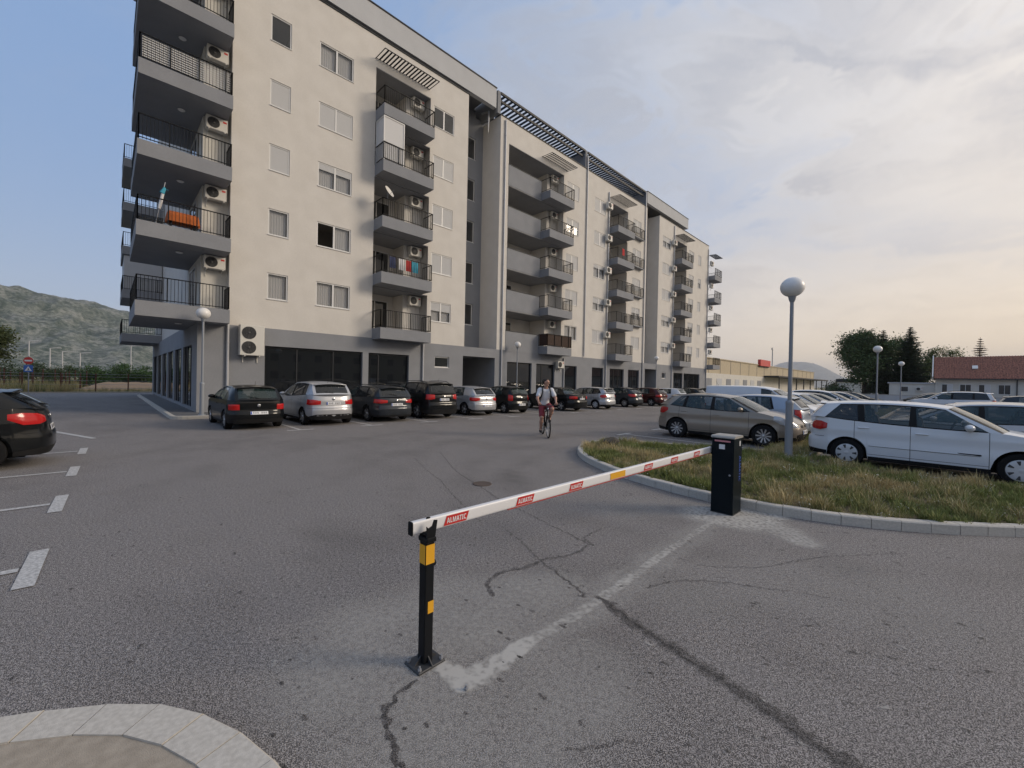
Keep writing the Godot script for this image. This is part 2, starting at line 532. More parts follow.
func stains() -> void:
	var n := 1536
	var x0 := -1.5; var z0 := -9.5; var span := 10.0
	var s := n / span
	var light := PackedFloat32Array(); light.resize(n * n)
	var dark := PackedFloat32Array(); dark.resize(n * n)
	var nz := FastNoiseLite.new(); nz.seed = 91; nz.frequency = 6.0; nz.fractal_octaves = 4
	var nb := FastNoiseLite.new(); nb.seed = 92; nb.frequency = 1.3; nb.fractal_octaves = 4
	var strokes := [
		# points, half width at start and end, strength, light?, raggedness
		[[Vector2(1.50, -2.20), Vector2(1.52, -2.04), Vector2(1.53, -1.92)], 0.055, 0.075, 1.0, true, 0.5],
		[[Vector2(1.51, -1.91), Vector2(1.75, -1.90), Vector2(2.1, -1.92)], 0.085, 0.06, 1.0, true, 0.5],
		[[Vector2(2.05, -1.92), Vector2(2.6, -1.90), Vector2(3.3, -1.92), Vector2(4.2, -1.97), Vector2(6.1, -2.02)], 0.055, 0.05, 0.66, true, 0.3],
		[[Vector2(2.0, -1.92), Vector2(3.3, -1.92), Vector2(5.9, -2.02)], 0.17, 0.16, 0.34, true, 0.5],
		[[Vector2(5.95, -2.15), Vector2(6.2, -1.75), Vector2(6.6, -1.7)], 0.32, 0.26, 0.90, true, 1.1],
		[[Vector2(6.15, -1.75), Vector2(6.0, -1.35), Vector2(5.7, -1.0)], 0.20, 0.12, 0.55, true, 1.1],
		[[Vector2(1.1, -2.3), Vector2(1.5, -2.6), Vector2(2.3, -2.4), Vector2(2.9, -2.2)], 0.34, 0.30, 0.38, true, 1.4],
		[[Vector2(1.1, -1.8), Vector2(1.5, -1.55), Vector2(2.2, -1.5)], 0.30, 0.26, 0.30, true, 1.4],
		[[Vector2(3.6, -1.6), Vector2(4.4, -1.0), Vector2(4.8, -0.2)], 0.30, 0.40, 0.16, true, 1.4],
		[[Vector2(5.2, -3.1), Vector2(5.9, -2.7), Vector2(6.1, -2.3)], 0.25, 0.25, 0.22, true, 1.4],
		# sealed and open cracks
		[[Vector2(2.94, -1.93), Vector2(2.81, -1.48), Vector2(2.72, -1.12), Vector2(2.66, -0.77), Vector2(2.57, -0.5), Vector2(2.5, -0.2), Vector2(2.4, 0.3)], 0.009, 0.012, 0.55, false, 0.5],
		[[Vector2(2.94, -1.93), Vector2(2.80, -1.48), Vector2(2.66, -0.77), Vector2(2.5, -0.2)], 0.035, 0.05, 0.34, false, 0.9],
		[[Vector2(2.31, -2.55), Vector2(2.42, -2.72), Vector2(2.66, -2.80), Vector2(2.85, -2.72), Vector2(3.16, -2.72), Vector2(3.5, -2.60), Vector2(3.85, -2.66), Vector2(3.95, -2.8), Vector2(4.32, -2.82)], 0.018, 0.012, 0.32, false, 0.9],
		[[Vector2(3.44, -3.58), Vector2(3.28, -3.1), Vector2(3.10, -2.7), Vector2(2.95, -2.2), Vector2(2.86, -2.02)], 0.007, 0.009, 0.38, false, 0.7],
		[[Vector2(5.92, -8.53), Vector2(4.95, -6.6), Vector2(4.49, -5.24), Vector2(4.24, -4.54), Vector2(4.02, -3.54), Vector2(3.82, -2.63)], 0.008, 0.009, 0.38, false, 0.7],
		[[Vector2(5.0, -8.2), Vector2(4.5, -6.9), Vector2(4.25, -6.1), Vector2(3.9, -5.3), Vector2(3.4, -4.0)], 0.006, 0.006, 0.45, false, 0.6],
		[[Vector2(1.32, -2.12), Vector2(1.12, -2.06), Vector2(1.04, -1.9), Vector2(0.98, -1.66), Vector2(1.0, -1.3)], 0.012, 0.015, 0.45, false, 0.8],
		[[Vector2(1.6, -1.2), Vector2(1.9, -1.0), Vector2(2.0, -0.6)], 0.006, 0.006, 0.3, false, 0.6],
		[[Vector2(4.2, -1.6), Vector2(4.6, -1.2), Vector2(5.4, -0.8), Vector2(6.2, -0.2)], 0.006, 0.005, 0.4, false, 0.8],
		[[Vector2(3.4, -1.75), Vector2(3.9, -1.45), Vector2(4.4, -0.6)], 0.008, 0.005, 0.35, false, 0.8],
	]
	for st in strokes:
		var pts: Array = curve2(st[0], clampf(minf(st[1], st[2]) * 0.45, 0.004, 0.03))
		var m := pts.size()
		var arr: PackedFloat32Array = light if st[4] else dark
		for i in m:
			var t := float(i) / maxi(m - 1, 1)
			var w := lerpf(st[1], st[2], t)
			var q: Vector2 = pts[i]
			w *= 1.0 + st[5] * nz.get_noise_2d(q.x * 1.2, q.y * 1.2 + 7.0)
			q += Vector2(nz.get_noise_2d(q.x * 2.0, q.y * 2.0), nz.get_noise_2d(q.y * 2.0, q.x * 2.0 + 50.0)) * 0.035 * (0.0 if st[4] else 1.0)
			var cx := (q.x - x0) * s; var cz := (q.y - z0) * s; var rr := maxf(w * s * 1.5, 1.5)
			for pj in range(maxi(int(cz - rr), 0), mini(int(cz + rr) + 1, n)):
				for pi_ in range(maxi(int(cx - rr), 0), mini(int(cx + rr) + 1, n)):
					var d := sqrt((pi_ - cx) * (pi_ - cx) + (pj - cz) * (pj - cz)) / (w * s)
					var a: float = st[3] * (1.0 - smoothstep(0.55, 1.5, d))
					var id := pj * n + pi_
					if a > arr[id]: arr[id] = a
		if st[4]: light = arr
		else: dark = arr
	# pits where stones have come out and pale scuffs, strung along the wear
	var r := RandomNumberGenerator.new(); r.seed = 71
	for k in 5200:
		var q := Vector2(r.randf_range(x0 + 0.2, x0 + span - 0.2), z0 + span - 0.2 - (span - 0.4) * pow(r.randf(), 1.4))
		if nb.get_noise_2d(q.x * 1.5, q.y * 1.5) < r.randf_range(-0.25, 0.5): continue
		var dir := Vector2(-(q.y + 2.0), q.x - 9.5).normalized().rotated(r.randfn() * 0.35)
		var ln := 0.006 + 0.05 * pow(r.randf(), 3.0); var wd := r.randf_range(0.004, 0.009)
		var pale := r.randf() < 0.3
		var al := r.randf_range(0.2, 0.6)
		var arr: PackedFloat32Array = light if pale else dark
		var steps := maxi(int(ln / 0.004), 1)
		for t in steps:
			var c := q + dir * (t * 0.004) + Vector2(r.randfn(), r.randfn()) * 0.002
			var cx := int((c.x - x0) * s); var cz := int((c.y - z0) * s)
			var rr := maxi(int(wd * s), 1)
			for pj in range(cz - rr, cz + rr + 1):
				for pi_ in range(cx - rr, cx + rr + 1):
					if pj < 0 or pi_ < 0 or pj >= n or pi_ >= n: continue
					if (pj - cz) * (pj - cz) + (pi_ - cx) * (pi_ - cx) > rr * rr: continue
					var id := pj * n + pi_
					if al > arr[id]: arr[id] = al
		if pale: light = arr
		else: dark = arr
	var bytes := PackedByteArray(); bytes.resize(n * n * 4)
	for j in n:
		for i in n:
			var id := j * n + i
			var l := light[id]; var d := dark[id]
			if l <= 0.0 and d <= 0.0:
				bytes[id * 4] = 150; bytes[id * 4 + 1] = 147; bytes[id * 4 + 2] = 142
				continue
			var x := i / s; var z := j / s
			var g := nz.get_noise_2d(x * 2.6, z * 2.6)
			if l > 0.0: l = clampf(l * (0.92 + g * 0.7 + nb.get_noise_2d(x, z) * 0.35), 0.0, 0.92)
			if d > 0.0: d = clampf(d * (0.9 + g * 0.6), 0.0, 0.9)
			var a := l if l * 0.5 >= d else d
			var c := 178.0 if l * 0.5 >= d else 38.0
			bytes[id * 4] = int(c); bytes[id * 4 + 1] = int(c * 0.985); bytes[id * 4 + 2] = int(c * 0.955); bytes[id * 4 + 3] = int(a * 255)
	var m2 := mat("stains", Color.WHITE, 0.95)
	m2.albedo_texture = ImageTexture.create_from_image(Image.create_from_data(n, n, false, Image.FORMAT_RGBA8, bytes))
	m2.transparency = BaseMaterial3D.TRANSPARENCY_ALPHA
	var mb := MB.new()
	mb.quad(Vector3(x0, 0.004, z0 + span), Vector3(x0 + span, 0.004, z0 + span), Vector3(x0 + span, 0.004, z0), Vector3(x0, 0.004, z0), [Vector2(0, 1), Vector2(1, 1), Vector2(1, 0), Vector2(0, 0)])
	struct("road_stains", mb, m2)

func markings() -> void:
	var pm: StandardMaterial3D = M.road_paint
	var wear := noise_img(512, 0.06, 61, 4)
	pm.albedo_color = Color.WHITE
	pm.albedo_texture = tint_tex([wear, noise_img(512, 0.3, 62, 2)], [1.3, 1.2], Color(0.30, 0.295, 0.285), Color(0.62, 0.61, 0.59))
	triplanar(pm, 0.8)
	var line := func(ax: float, az: float, bx_: float, bz: float, w: float, y: float):
		var a := Vector3(ax, y, az); var b := Vector3(bx_, y, bz)
		var sd := (b - a).cross(Vector3.UP).normalized() * w * 0.5
		var mb := MB.new()
		mb.quad(a + sd, b + sd, b - sd, a - sd)
		struct("road_marking", mb, pm)
	var zt := [-5.70, -8.28, -10.83, -13.49]
	for i in 4:
		var z: float = zt[i]; var x: float = [-0.455, -0.43, -0.39, -0.34][i]
		line.call(x - 0.01, z + 0.50, x + 0.01, z - 0.50, 0.13, 0.008)
		line.call(x - 0.08, z, -5.4, z, 0.10, 0.008)
	line.call(-0.2, -15.9, -1.15, -18.6, 0.12, 0.008)
	line.call(-0.9, -15.6, -5.2, -15.9, 0.10, 0.008)
	for k in 19:
		var x := 4.72 + 2.53 * k
		line.call(x, -20.7, x, -15.0, 0.10, 0.006)
		line.call(x - 0.42, -14.93, x + 0.42, -14.93, 0.14, 0.006)
	for k in 16:
		var x := 13.1 + 2.5 * k
		line.call(x, -7.6, x, -3.35, 0.10, 0.006)
		line.call(x - 0.42, -7.67, x + 0.42, -7.67, 0.14, 0.006)
		line.call(x + 0.1, -2.0, x + 0.1, 2.7, 0.10, 0.006)

# one kerb stone between two pairs of outline points (outer a,b and inner c,d)
func kerb_stone(a: Vector2, b: Vector2, c: Vector2, d: Vector2, h: float, ch: float) -> MB:
	var mb := MB.new()
	var o := (a + b + c + d) * 0.25
	var q := [a, b, c, d]
	for i in 4: q[i] = q[i] + (o - q[i]).normalized() * 0.004
	a = q[0]; b = q[1]; c = q[2]; d = q[3]
	var v3 := func(p: Vector2, y: float): return Vector3(p.x - o.x, y, p.y - o.y)
	var la := a.lerp(d, ch / maxf(a.distance_to(d), 0.01)); var lb := b.lerp(c, ch / maxf(b.distance_to(c), 0.01))
	# sequence a->b along the outer edge; d->c along the inner
	var A0: Vector3 = v3.call(a, -0.02); var B0: Vector3 = v3.call(b, -0.02); var C0: Vector3 = v3.call(c, -0.02); var D0: Vector3 = v3.call(d, -0.02)
	var A1: Vector3 = v3.call(a, h - ch); var B1: Vector3 = v3.call(b, h - ch)
	var A2: Vector3 = v3.call(la, h); var B2: Vector3 = v3.call(lb, h)
	var C2: Vector3 = v3.call(c, h); var D2: Vector3 = v3.call(d, h)
	mb.quad(A0, B0, B1, A1); mb.quad(A1, B1, B2, A2); mb.quad(A2, B2, C2, D2)
	mb.quad(C0, D0, D2, C2)
	mb.quad(B0, C0, C2, B2); mb.tri(B0, B2, B1); mb.quad(D0, A0, A2, D2); mb.tri(A0, A1, A2)
	return mb

func kerb_line(pts: Array, width: float, h: float, inward: float, parent: Node3D, called: String, ch := 0.015) -> void:
	for i in pts.size() - 1:
		var a: Vector2 = pts[i]; var b: Vector2 = pts[i + 1]
		var pa: Vector2 = pts[maxi(i - 1, 0)]; var pb: Vector2 = pts[mini(i + 2, pts.size() - 1)]
		var na := (b - pa).normalized().orthogonal() * inward * width
		var nb := (pb - a).normalized().orthogonal() * inward * width
		var mb := kerb_stone(a, b, b + nb, a + na, h + rng.randf_range(-0.004, 0.004), ch)
		var o := (a + b + b + nb + a + na) * 0.25
		part(called, mb, M.kerb_stone, parent, Vector3(o.x, 0, o.y))
	var bed := MB.new()
	for i in pts.size() - 1:
		var a: Vector2 = pts[i]; var b: Vector2 = pts[i + 1]
		var nn := (b - a).normalized().orthogonal() * inward
		var p := [a + nn * 0.012, b + nn * 0.012, b + nn * (width - 0.006), a + nn * (width - 0.006)]
		var y := h - 0.014
		bed.quad(Vector3(p[0].x, -0.02, p[0].y), Vector3(p[1].x, -0.02, p[1].y), Vector3(p[1].x, y, p[1].y), Vector3(p[0].x, y, p[0].y))
		bed.quad(Vector3(p[0].x, y, p[0].y), Vector3(p[1].x, y, p[1].y), Vector3(p[2].x, y, p[2].y), Vector3(p[3].x, y, p[3].y))
	part("mortar", bed, M.mortar, parent)

func flat_poly(pts: Array, y: float, cell := 0.0) -> MB:
	var mb := MB.new()
	var poly := PackedVector2Array(pts)
	var t := Geometry2D.triangulate_polygon(poly)
	for p in pts: mb.vert(Vector3(p.x, y, p.y), Vector3.UP, p)
	for k in range(0, t.size(), 3):
		var a: Vector2 = poly[t[k]]; var b: Vector2 = poly[t[k + 1]]; var d: Vector2 = poly[t[k + 2]]
		if (b - a).cross(d - a) > 0: mb.ix.append_array([t[k], t[k + 1], t[k + 2]])
		else: mb.ix.append_array([t[k], t[k + 2], t[k + 1]])
	return mb

func build_island() -> void:
	var front := [Vector2(11.6, 8.0), Vector2(10.6, 4.2), Vector2(9.4, 2.3), Vector2(8.06, 0.80), Vector2(7.54, 0.24), Vector2(7.1, -0.37), Vector2(6.82, -0.94), Vector2(6.66, -1.61), Vector2(6.62, -2.41), Vector2(6.72, -3.1), Vector2(6.88, -3.71), Vector2(7.14, -4.45), Vector2(7.55, -5.2), Vector2(8.05, -5.86), Vector2(8.7, -6.42), Vector2(9.5, -6.78), Vector2(10.25, -6.75), Vector2(10.85, -6.3), Vector2(11.35, -5.4), Vector2(11.72, -4.3), Vector2(12.0, -3.2)]
	var edge := curve2(front, 0.32)
	var o := Node3D.new(); o.name = "kerb"; o.set_meta("kind", "structure"); add_child(o)
	kerb_line(edge, 0.13, 0.13, -1.0, o, "kerb_stone")
	var strip_n := []
	for k in 30: strip_n.append(Vector2(12.05 + k * 2.2, -3.2))
	var strip_s := []
	for k in 30: strip_s.append(Vector2(12.35 + (29 - k) * 2.2, -2.15))
	kerb_line(strip_n, 0.12, 0.12, -1.0, o, "kerb_stone")
	kerb_line(strip_s, 0.12, 0.12, -1.0, o, "kerb_stone")
	var back := [Vector2(12.3, -2.15), Vector2(11.95, -1.7), Vector2(11.6, -0.8), Vector2(11.5, 0.4), Vector2(11.55, 1.4), Vector2(11.8, 4.0), Vector2(12.2, 8.0)]
	kerb_line(curve2(back, 0.5), 0.12, 0.10, -1.0, o, "kerb_stone")
	var loop := []
	for p in edge: loop.append(p)
	loop.append(Vector2(12.0, -3.15)); loop.append(Vector2(76.0, -3.15)); loop.append(Vector2(76.0, -2.2)); loop.append(Vector2(12.3, -2.2))
	for p in curve2(back, 0.5): loop.append(p)
	var sm := mat("soil", Color.WHITE, 1.0)
	sm.albedo_texture = tint_tex([noise_img(512, 0.03, 71, 5), noise_img(512, 0.25, 72, 3)], [1.2, 1.0], Color(0.035, 0.032, 0.016), Color(0.19, 0.145, 0.075))
	triplanar(sm, 0.5)
	struct("verge_soil", flat_poly(loop, 0.095), sm)

	# grass tufts: a few blade shapes, many copies
	var poly := PackedVector2Array(loop)
	var f := FastNoiseLite.new(); f.seed = 15; f.frequency = 0.55; f.fractal_octaves = 4
	var f2 := FastNoiseLite.new(); f2.seed = 16; f2.frequency = 1.6; f2.fractal_octaves = 3
	var lists := [[], [], []]
	var cols := [[], [], []]
	var r := RandomNumberGenerator.new(); r.seed = 4
	for k in 82000:
		var q := Vector2(r.randf_range(6.7, 13.2), r.randf_range(-6.9, 5.0))
		if k % 6 == 0: q = Vector2(12.0 + 60.0 * pow(r.randf(), 2.0), r.randf_range(-3.1, -2.25))
		if not Geometry2D.is_point_in_polygon(q, poly): continue
		var near_edge := false
		if q.x < 12.0:
			for pp in edge:
				if pp.distance_squared_to(q) < 0.027: near_edge = true; break
		if near_edge: continue
		var dry := f.get_noise_2d(q.x, q.y) + r.randf_range(-0.25, 0.25)
		var dens := f2.get_noise_2d(q.x, q.y) + 0.45
		if r.randf() > clampf(dens * 1.4, 0.15, 1.0): continue
		var kind := 0 if dry < 0.2 else 1
		if r.randf() < 0.016: kind = 2
		var sc := r.randf_range(0.6, 1.25) * (0.85 + f2.get_noise_2d(q.x + 20, q.y) * 0.7)
		var tr := Transform3D(Basis(Vector3.UP, r.randf() * TAU) * Basis(Vector3.RIGHT, r.randf_range(-0.3, 0.3)) * Basis().scaled(Vector3(sc, sc * r.randf_range(0.7, 1.3), sc)), Vector3(q.x, 0.09, q.y))
		lists[kind].append(tr)
		var t := r.randf_range(0.7, 1.3)
		if kind == 0: cols[kind].append(Color(0.175 * t, 0.20 * t, 0.05 * t).lerp(Color(0.33, 0.28, 0.12), clampf(dry + 0.35, 0, 0.8)))
		elif kind == 1: cols[kind].append(Color(0.44 * t, 0.35 * t, 0.17 * t))
		else: cols[kind].append(Color(0.55, 0.53, 0.42))
	var shapes := []
	for kind in 3:
		var mb := MB.new()
		var blades := 9 if kind == 0 else 7
		for b in blades:
			var an := TAU * b / blades + r.randf() * 0.6
			var d := Vector3(cos(an), 0, sin(an)); var sd := Vector3(-d.z, 0, d.x)
			var h := r.randf_range(0.06, 0.14) if kind == 0 else r.randf_range(0.08, 0.20)
			if kind == 2: h = r.randf_range(0.06, 0.12)
			var lean := r.randf_range(0.15, 0.8) * h
			var w := 0.0045 if kind == 0 else 0.003
			var p0 := d * r.randf_range(0.0, 0.03); var p1 := p0 + Vector3(0, h * 0.6, 0) + d * lean * 0.4; var p2 := p0 + Vector3(0, h, 0) + d * lean
			mb.quad(p0 - sd * w, p0 + sd * w, p1 + sd * w * 0.8, p1 - sd * w * 0.8)
			mb.tri(p1 - sd * w * 0.8, p1 + sd * w * 0.8, p2)
			if kind == 2 and b % 2 == 0: mb.ball(p2, Vector3(0.009, 0.006, 0.009), 5, 3)
		shapes.append(mb.mesh())
	var gmat := mat("grass_blade", Color.WHITE, 0.8)
	gmat.vertex_color_use_as_albedo = true
	for kind in 3:
		var mm := MultiMesh.new()
		mm.transform_format = MultiMesh.TRANSFORM_3D; mm.use_colors = true; mm.mesh = shapes[kind]
		mm.instance_count = lists[kind].size()
		for i in lists[kind].size():
			mm.set_instance_transform(i, lists[kind][i]); mm.set_instance_color(i, cols[kind][i])
		var mi := MultiMeshInstance3D.new()
		mi.multimesh = mm; mi.material_override = gmat
		mi.name = numbered("grass")
		add_child(mi)
		tag(mi, ["short green grass on the kerbed traffic island", "dry straw coloured grass on the kerbed traffic island", "small pale flowering weeds on the kerbed traffic island"][kind], "grass")
		mi.set_meta("kind", "stuff")
	# a dark stone lying on the tip of the island
	var st := MB.new()
	var fn := FastNoiseLite.new(); fn.seed = 3; fn.frequency = 6.0
	var rows := []
	for i in 9:
		var a := -PI / 2 + PI * i / 8.0
		var row := PackedVector3Array()
		for k in 15:
			var b := -TAU * (k % 14) / 14.0
			var d := Vector3(cos(a) * cos(b), sin(a), cos(a) * sin(b))
			var s := 1.0 + fn.get_noise_3dv(d) * 0.5
			row.append(Vector3(d.x * 0.30 * s, 0.16 + d.y * 0.12 * s, d.z * 0.17 * s))
		rows.append(row)
	st.grid(rows)
	mat("dark_stone", lin(0.05, 0.045, 0.038), 0.95)
	solo("stone", st, M.dark_stone, "dark stone lying on the grassy tip of the traffic island", "stone", "", Vector3(9.9, 0.03, -6.2))

func build_near_pavement() -> void:
	var pts := [Vector2(-7.0, -4.5), Vector2(-4.0, -4.25), Vector2(-2.2, -3.9), Vector2(-1.2, -3.55), Vector2(-0.36, -3.17), Vector2(0.0, -2.95), Vector2(0.17, -2.81), Vector2(0.32, -2.61), Vector2(0.43, -2.41), Vector2(0.50, -2.22), Vector2(0.55, -2.03), Vector2(0.59, -1.75), Vector2(0.62, -1.3), Vector2(0.64, 0.0), Vector2(0.66, 3.0), Vector2(0.7, 8.0)]
	var edge := curve2(pts, 0.27)
	var o := Node3D.new(); o.name = "kerb_001"; o.set_meta("kind", "structure"); add_child(o)
	used["kerb"] = 2
	kerb_line(edge, 0.20, 0.10, -1.0, o, "kerb_stone", 0.012)
	var loop := []
	for i in edge.size():
		var a: Vector2 = edge[maxi(i - 1, 0)]; var b: Vector2 = edge[mini(i + 1, edge.size() - 1)]
		loop.append(edge[i] + (b - a).normalized().orthogonal() * -0.197)
	loop.append(Vector2(-7.0, 8.0))
	struct("pavement", flat_poly(loop, 0.093), M.sand_pavement)

func build_facade_pavement() -> void:
	var pts := []
	for k in 24: pts.append(Vector2(1.86, -44.5 + k))
	for k in 5:
		var a := PI - PI / 2 * (k + 1) / 5.0
		pts.append(Vector2(2.36 + cos(a) * 0.5, -21.4 + sin(a) * 0.57))
	for k in 64: pts.append(Vector2(3.3 + k, -20.83))
	var o := Node3D.new(); o.name = "kerb_002"; o.set_meta("kind", "structure"); add_child(o)
	used["kerb"] = 3
	kerb_line(pts, 0.15, 0.13, 1.0, o, "kerb_stone")
	var loop := []
	for p in pts: loop.append(p)
	loop.append(Vector2(66.0, -30.0)); loop.append(Vector2(30.0, -26.0)); loop.append(Vector2(30.0, -44.5))
	struct("pavement", flat_poly(loop, 0.118), M.pavement_asphalt)

# ---------------------------------------------------------------- apartment block
const FH := 3.145                                    # storey height
const FL := 4.68                                     # first upper floor

# front-facing wall with rectangular holes [x0, x1, y0, y1, depth]; reveals included. zf = plane, facing +z
func holed_wall(mb: MB, x0: float, x1: float, y0: float, y1: float, z: float, holes: Array) -> void:
	var ys := [y0, y1]
	for h in holes:
		for q in [h[2], h[3]]:
			if q > y0 and q < y1 and not ys.has(q): ys.append(q)
	ys.sort()
	for j in ys.size() - 1:
		var a: float = ys[j]; var b: float = ys[j + 1]
		var mid := (a + b) * 0.5
		var cuts := []
		for h in holes:
			if h[2] < mid and h[3] > mid: cuts.append([maxf(h[0], x0), minf(h[1], x1)])
		cuts.sort_custom(func(p, q): return p[0] < q[0])
		var x := x0
		for c in cuts:
			if c[0] > x + 1e-4: mb.quad(Vector3(x, a, z), Vector3(c[0], a, z), Vector3(c[0], b, z), Vector3(x, b, z))
			x = c[1]
		if x < x1 - 1e-4: mb.quad(Vector3(x, a, z), Vector3(x1, a, z), Vector3(x1, b, z), Vector3(x, b, z))
	for h in holes:
		var zb: float = z - h[4]
		mb.quad(Vector3(h[0], h[2], z), Vector3(h[1], h[2], z), Vector3(h[1], h[2], zb), Vector3(h[0], h[2], zb))
		mb.quad(Vector3(h[0], h[3], zb), Vector3(h[1], h[3], zb), Vector3(h[1], h[3], z), Vector3(h[0], h[3], z))
		mb.quad(Vector3(h[0], h[2], z), Vector3(h[0], h[2], zb), Vector3(h[0], h[3], zb), Vector3(h[0], h[3], z))
		mb.quad(Vector3(h[1], h[2], zb), Vector3(h[1], h[2], z), Vector3(h[1], h[3], z), Vector3(h[1], h[3], zb))

# a window unit facing +z: frame, leaves, panes, what is behind; state: shut, half, open, curtain, dark, blind
func window_unit(parent: Node3D, x0: float, x1: float, y0: float, y1: float, z: float, leaves: int, state: String) -> void:
	var w := group_node("window", parent)
	var f := MB.new()
	var t := 0.055
	f.bx(x0, x1, y0, y0 + t, z - 0.06, z); f.bx(x0, x1, y1 - t, y1, z - 0.06, z)
	f.bx(x0, x0 + t, y0 + t, y1 - t, z - 0.06, z); f.bx(x1 - t, x1, y0 + t, y1 - t, z - 0.06, z)
	for k in range(1, leaves):
		var xm := lerpf(x0, x1, float(k) / leaves)
		f.bx(xm - 0.045, xm + 0.045, y0 + t, y1 - t, z - 0.06, z)
	part("frame", f, M.white_frame, w)
	var s := MB.new()
	s.bx(x0 - 0.02, x1 + 0.02, y0 - 0.03, y0 - 0.003, z - 0.06, z + 0.075)
	part("sill", s, M.white_frame, w)
	for k in leaves:
		var a := lerpf(x0, x1, float(k) / leaves) + t; var b := lerpf(x0, x1, float(k + 1) / leaves) - t
		var st := state
		if state == "open": st = "hole" if k == 0 else "curtain"
		var shut_to := y1 - t
		if st == "shut": shut_to = y0 + t
		elif st == "half": shut_to = lerpf(y0, y1, 0.55)
		elif st == "blind": shut_to = lerpf(y0, y1, 0.72)
		if shut_to < y1 - t - 0.01:
			var sh := MB.new()
			var n := int((y1 - t - shut_to) / 0.05)
			for q in n:
				var ya := shut_to + 0.05 * q
				sh.quad(Vector3(a, ya, z - 0.018), Vector3(b, ya, z - 0.018), Vector3(b, ya + 0.042, z - 0.008), Vector3(a, ya + 0.042, z - 0.008))
				sh.quad(Vector3(a, ya + 0.042, z - 0.008), Vector3(b, ya + 0.042, z - 0.008), Vector3(b, ya + 0.05, z - 0.018), Vector3(a, ya + 0.05, z - 0.018))
			part("roller_shutter", sh, M.shutter, w)
		if st == "hole": continue
		if st != "shut":
			var g := MB.new()
			g.quad(Vector3(a, y0 + t, z - 0.04), Vector3(b, y0 + t, z - 0.04), Vector3(b, y1 - t, z - 0.04), Vector3(a, y1 - t, z - 0.04))
			part("pane", g, M.glass, w)
		if st == "curtain" or st == "half" or st == "blind":
			var c := MB.new()
			var rows := [PackedVector3Array(), PackedVector3Array()]
			var m := 20
			for q in m + 1:
				var x := lerpf(a, b, float(q) / m)
				var zz := z - 0.16 + 0.025 * sin(q * 2.1 + k)
				rows[0].append(Vector3(x, y0 + 0.02, zz)); rows[1].append(Vector3(x, y1 - 0.02, zz))
			c.grid(rows)
			part("curtain", c, M.curtain, w)
	part("room", room_mb(x0 - 0.3, x1 + 0.3, y0 - 0.7, y1 + 0.3, z - 2.4, z - 0.07), M.room_wall, w)

# the inside of a room, open towards +z
func room_mb(x0: float, x1: float, y0: float, y1: float, z0: float, z1: float) -> MB:
	var mb := MB.new()
	mb.quad(Vector3(x0, y0, z0), Vector3(x1, y0, z0), Vector3(x1, y1, z0), Vector3(x0, y1, z0))
	mb.quad(Vector3(x0, y0, z1), Vector3(x0, y0, z0), Vector3(x0, y1, z0), Vector3(x0, y1, z1))
	mb.quad(Vector3(x1, y0, z0), Vector3(x1, y0, z1), Vector3(x1, y1, z1), Vector3(x1, y1, z0))
	mb.quad(Vector3(x0, y0, z1), Vector3(x1, y0, z1), Vector3(x1, y0, z0), Vector3(x0, y0, z0))
	mb.quad(Vector3(x0, y1, z0), Vector3(x1, y1, z0), Vector3(x1, y1, z1), Vector3(x0, y1, z1))
	return mb

# railing along a list of plan points at height y
func railing_mesh(pts: Array, y: float, h := 1.0, gap := 0.115) -> MB:
	var mb := MB.new()
	for i in pts.size() - 1:
		var a: Vector3 = Vector3(pts[i].x, y, pts[i].y); var b: Vector3 = Vector3(pts[i + 1].x, y, pts[i + 1].y)
		var d := (b - a).normalized(); var l := a.distance_to(b)
		var bs := Basis(d, Vector3.UP, d.cross(Vector3.UP))
		var mid := (a + b) * 0.5
		mb.box(mid + Vector3(0, h, 0), Vector3(l + 0.04, 0.035, 0.05), bs)
		mb.box(mid + Vector3(0, 0.09, 0), Vector3(l, 0.03, 0.03), bs)
		var n := maxi(int(l / gap), 2)
		for k in n + 1:
			var p := a.lerp(b, float(k) / n)
			var tk := 0.016 if k % 8 != 0 and k != n else 0.04
			mb.box(p + Vector3(0, h * 0.5 + 0.02, 0), Vector3(tk, h - 0.04, tk), bs)
	return mb

func box_mb(x0: float, x1: float, y0: float, y1: float, z0: float, z1: float) -> MB:
	var mb := MB.new(); mb.bx(x0, x1, y0, y1, z0, z1); return mb

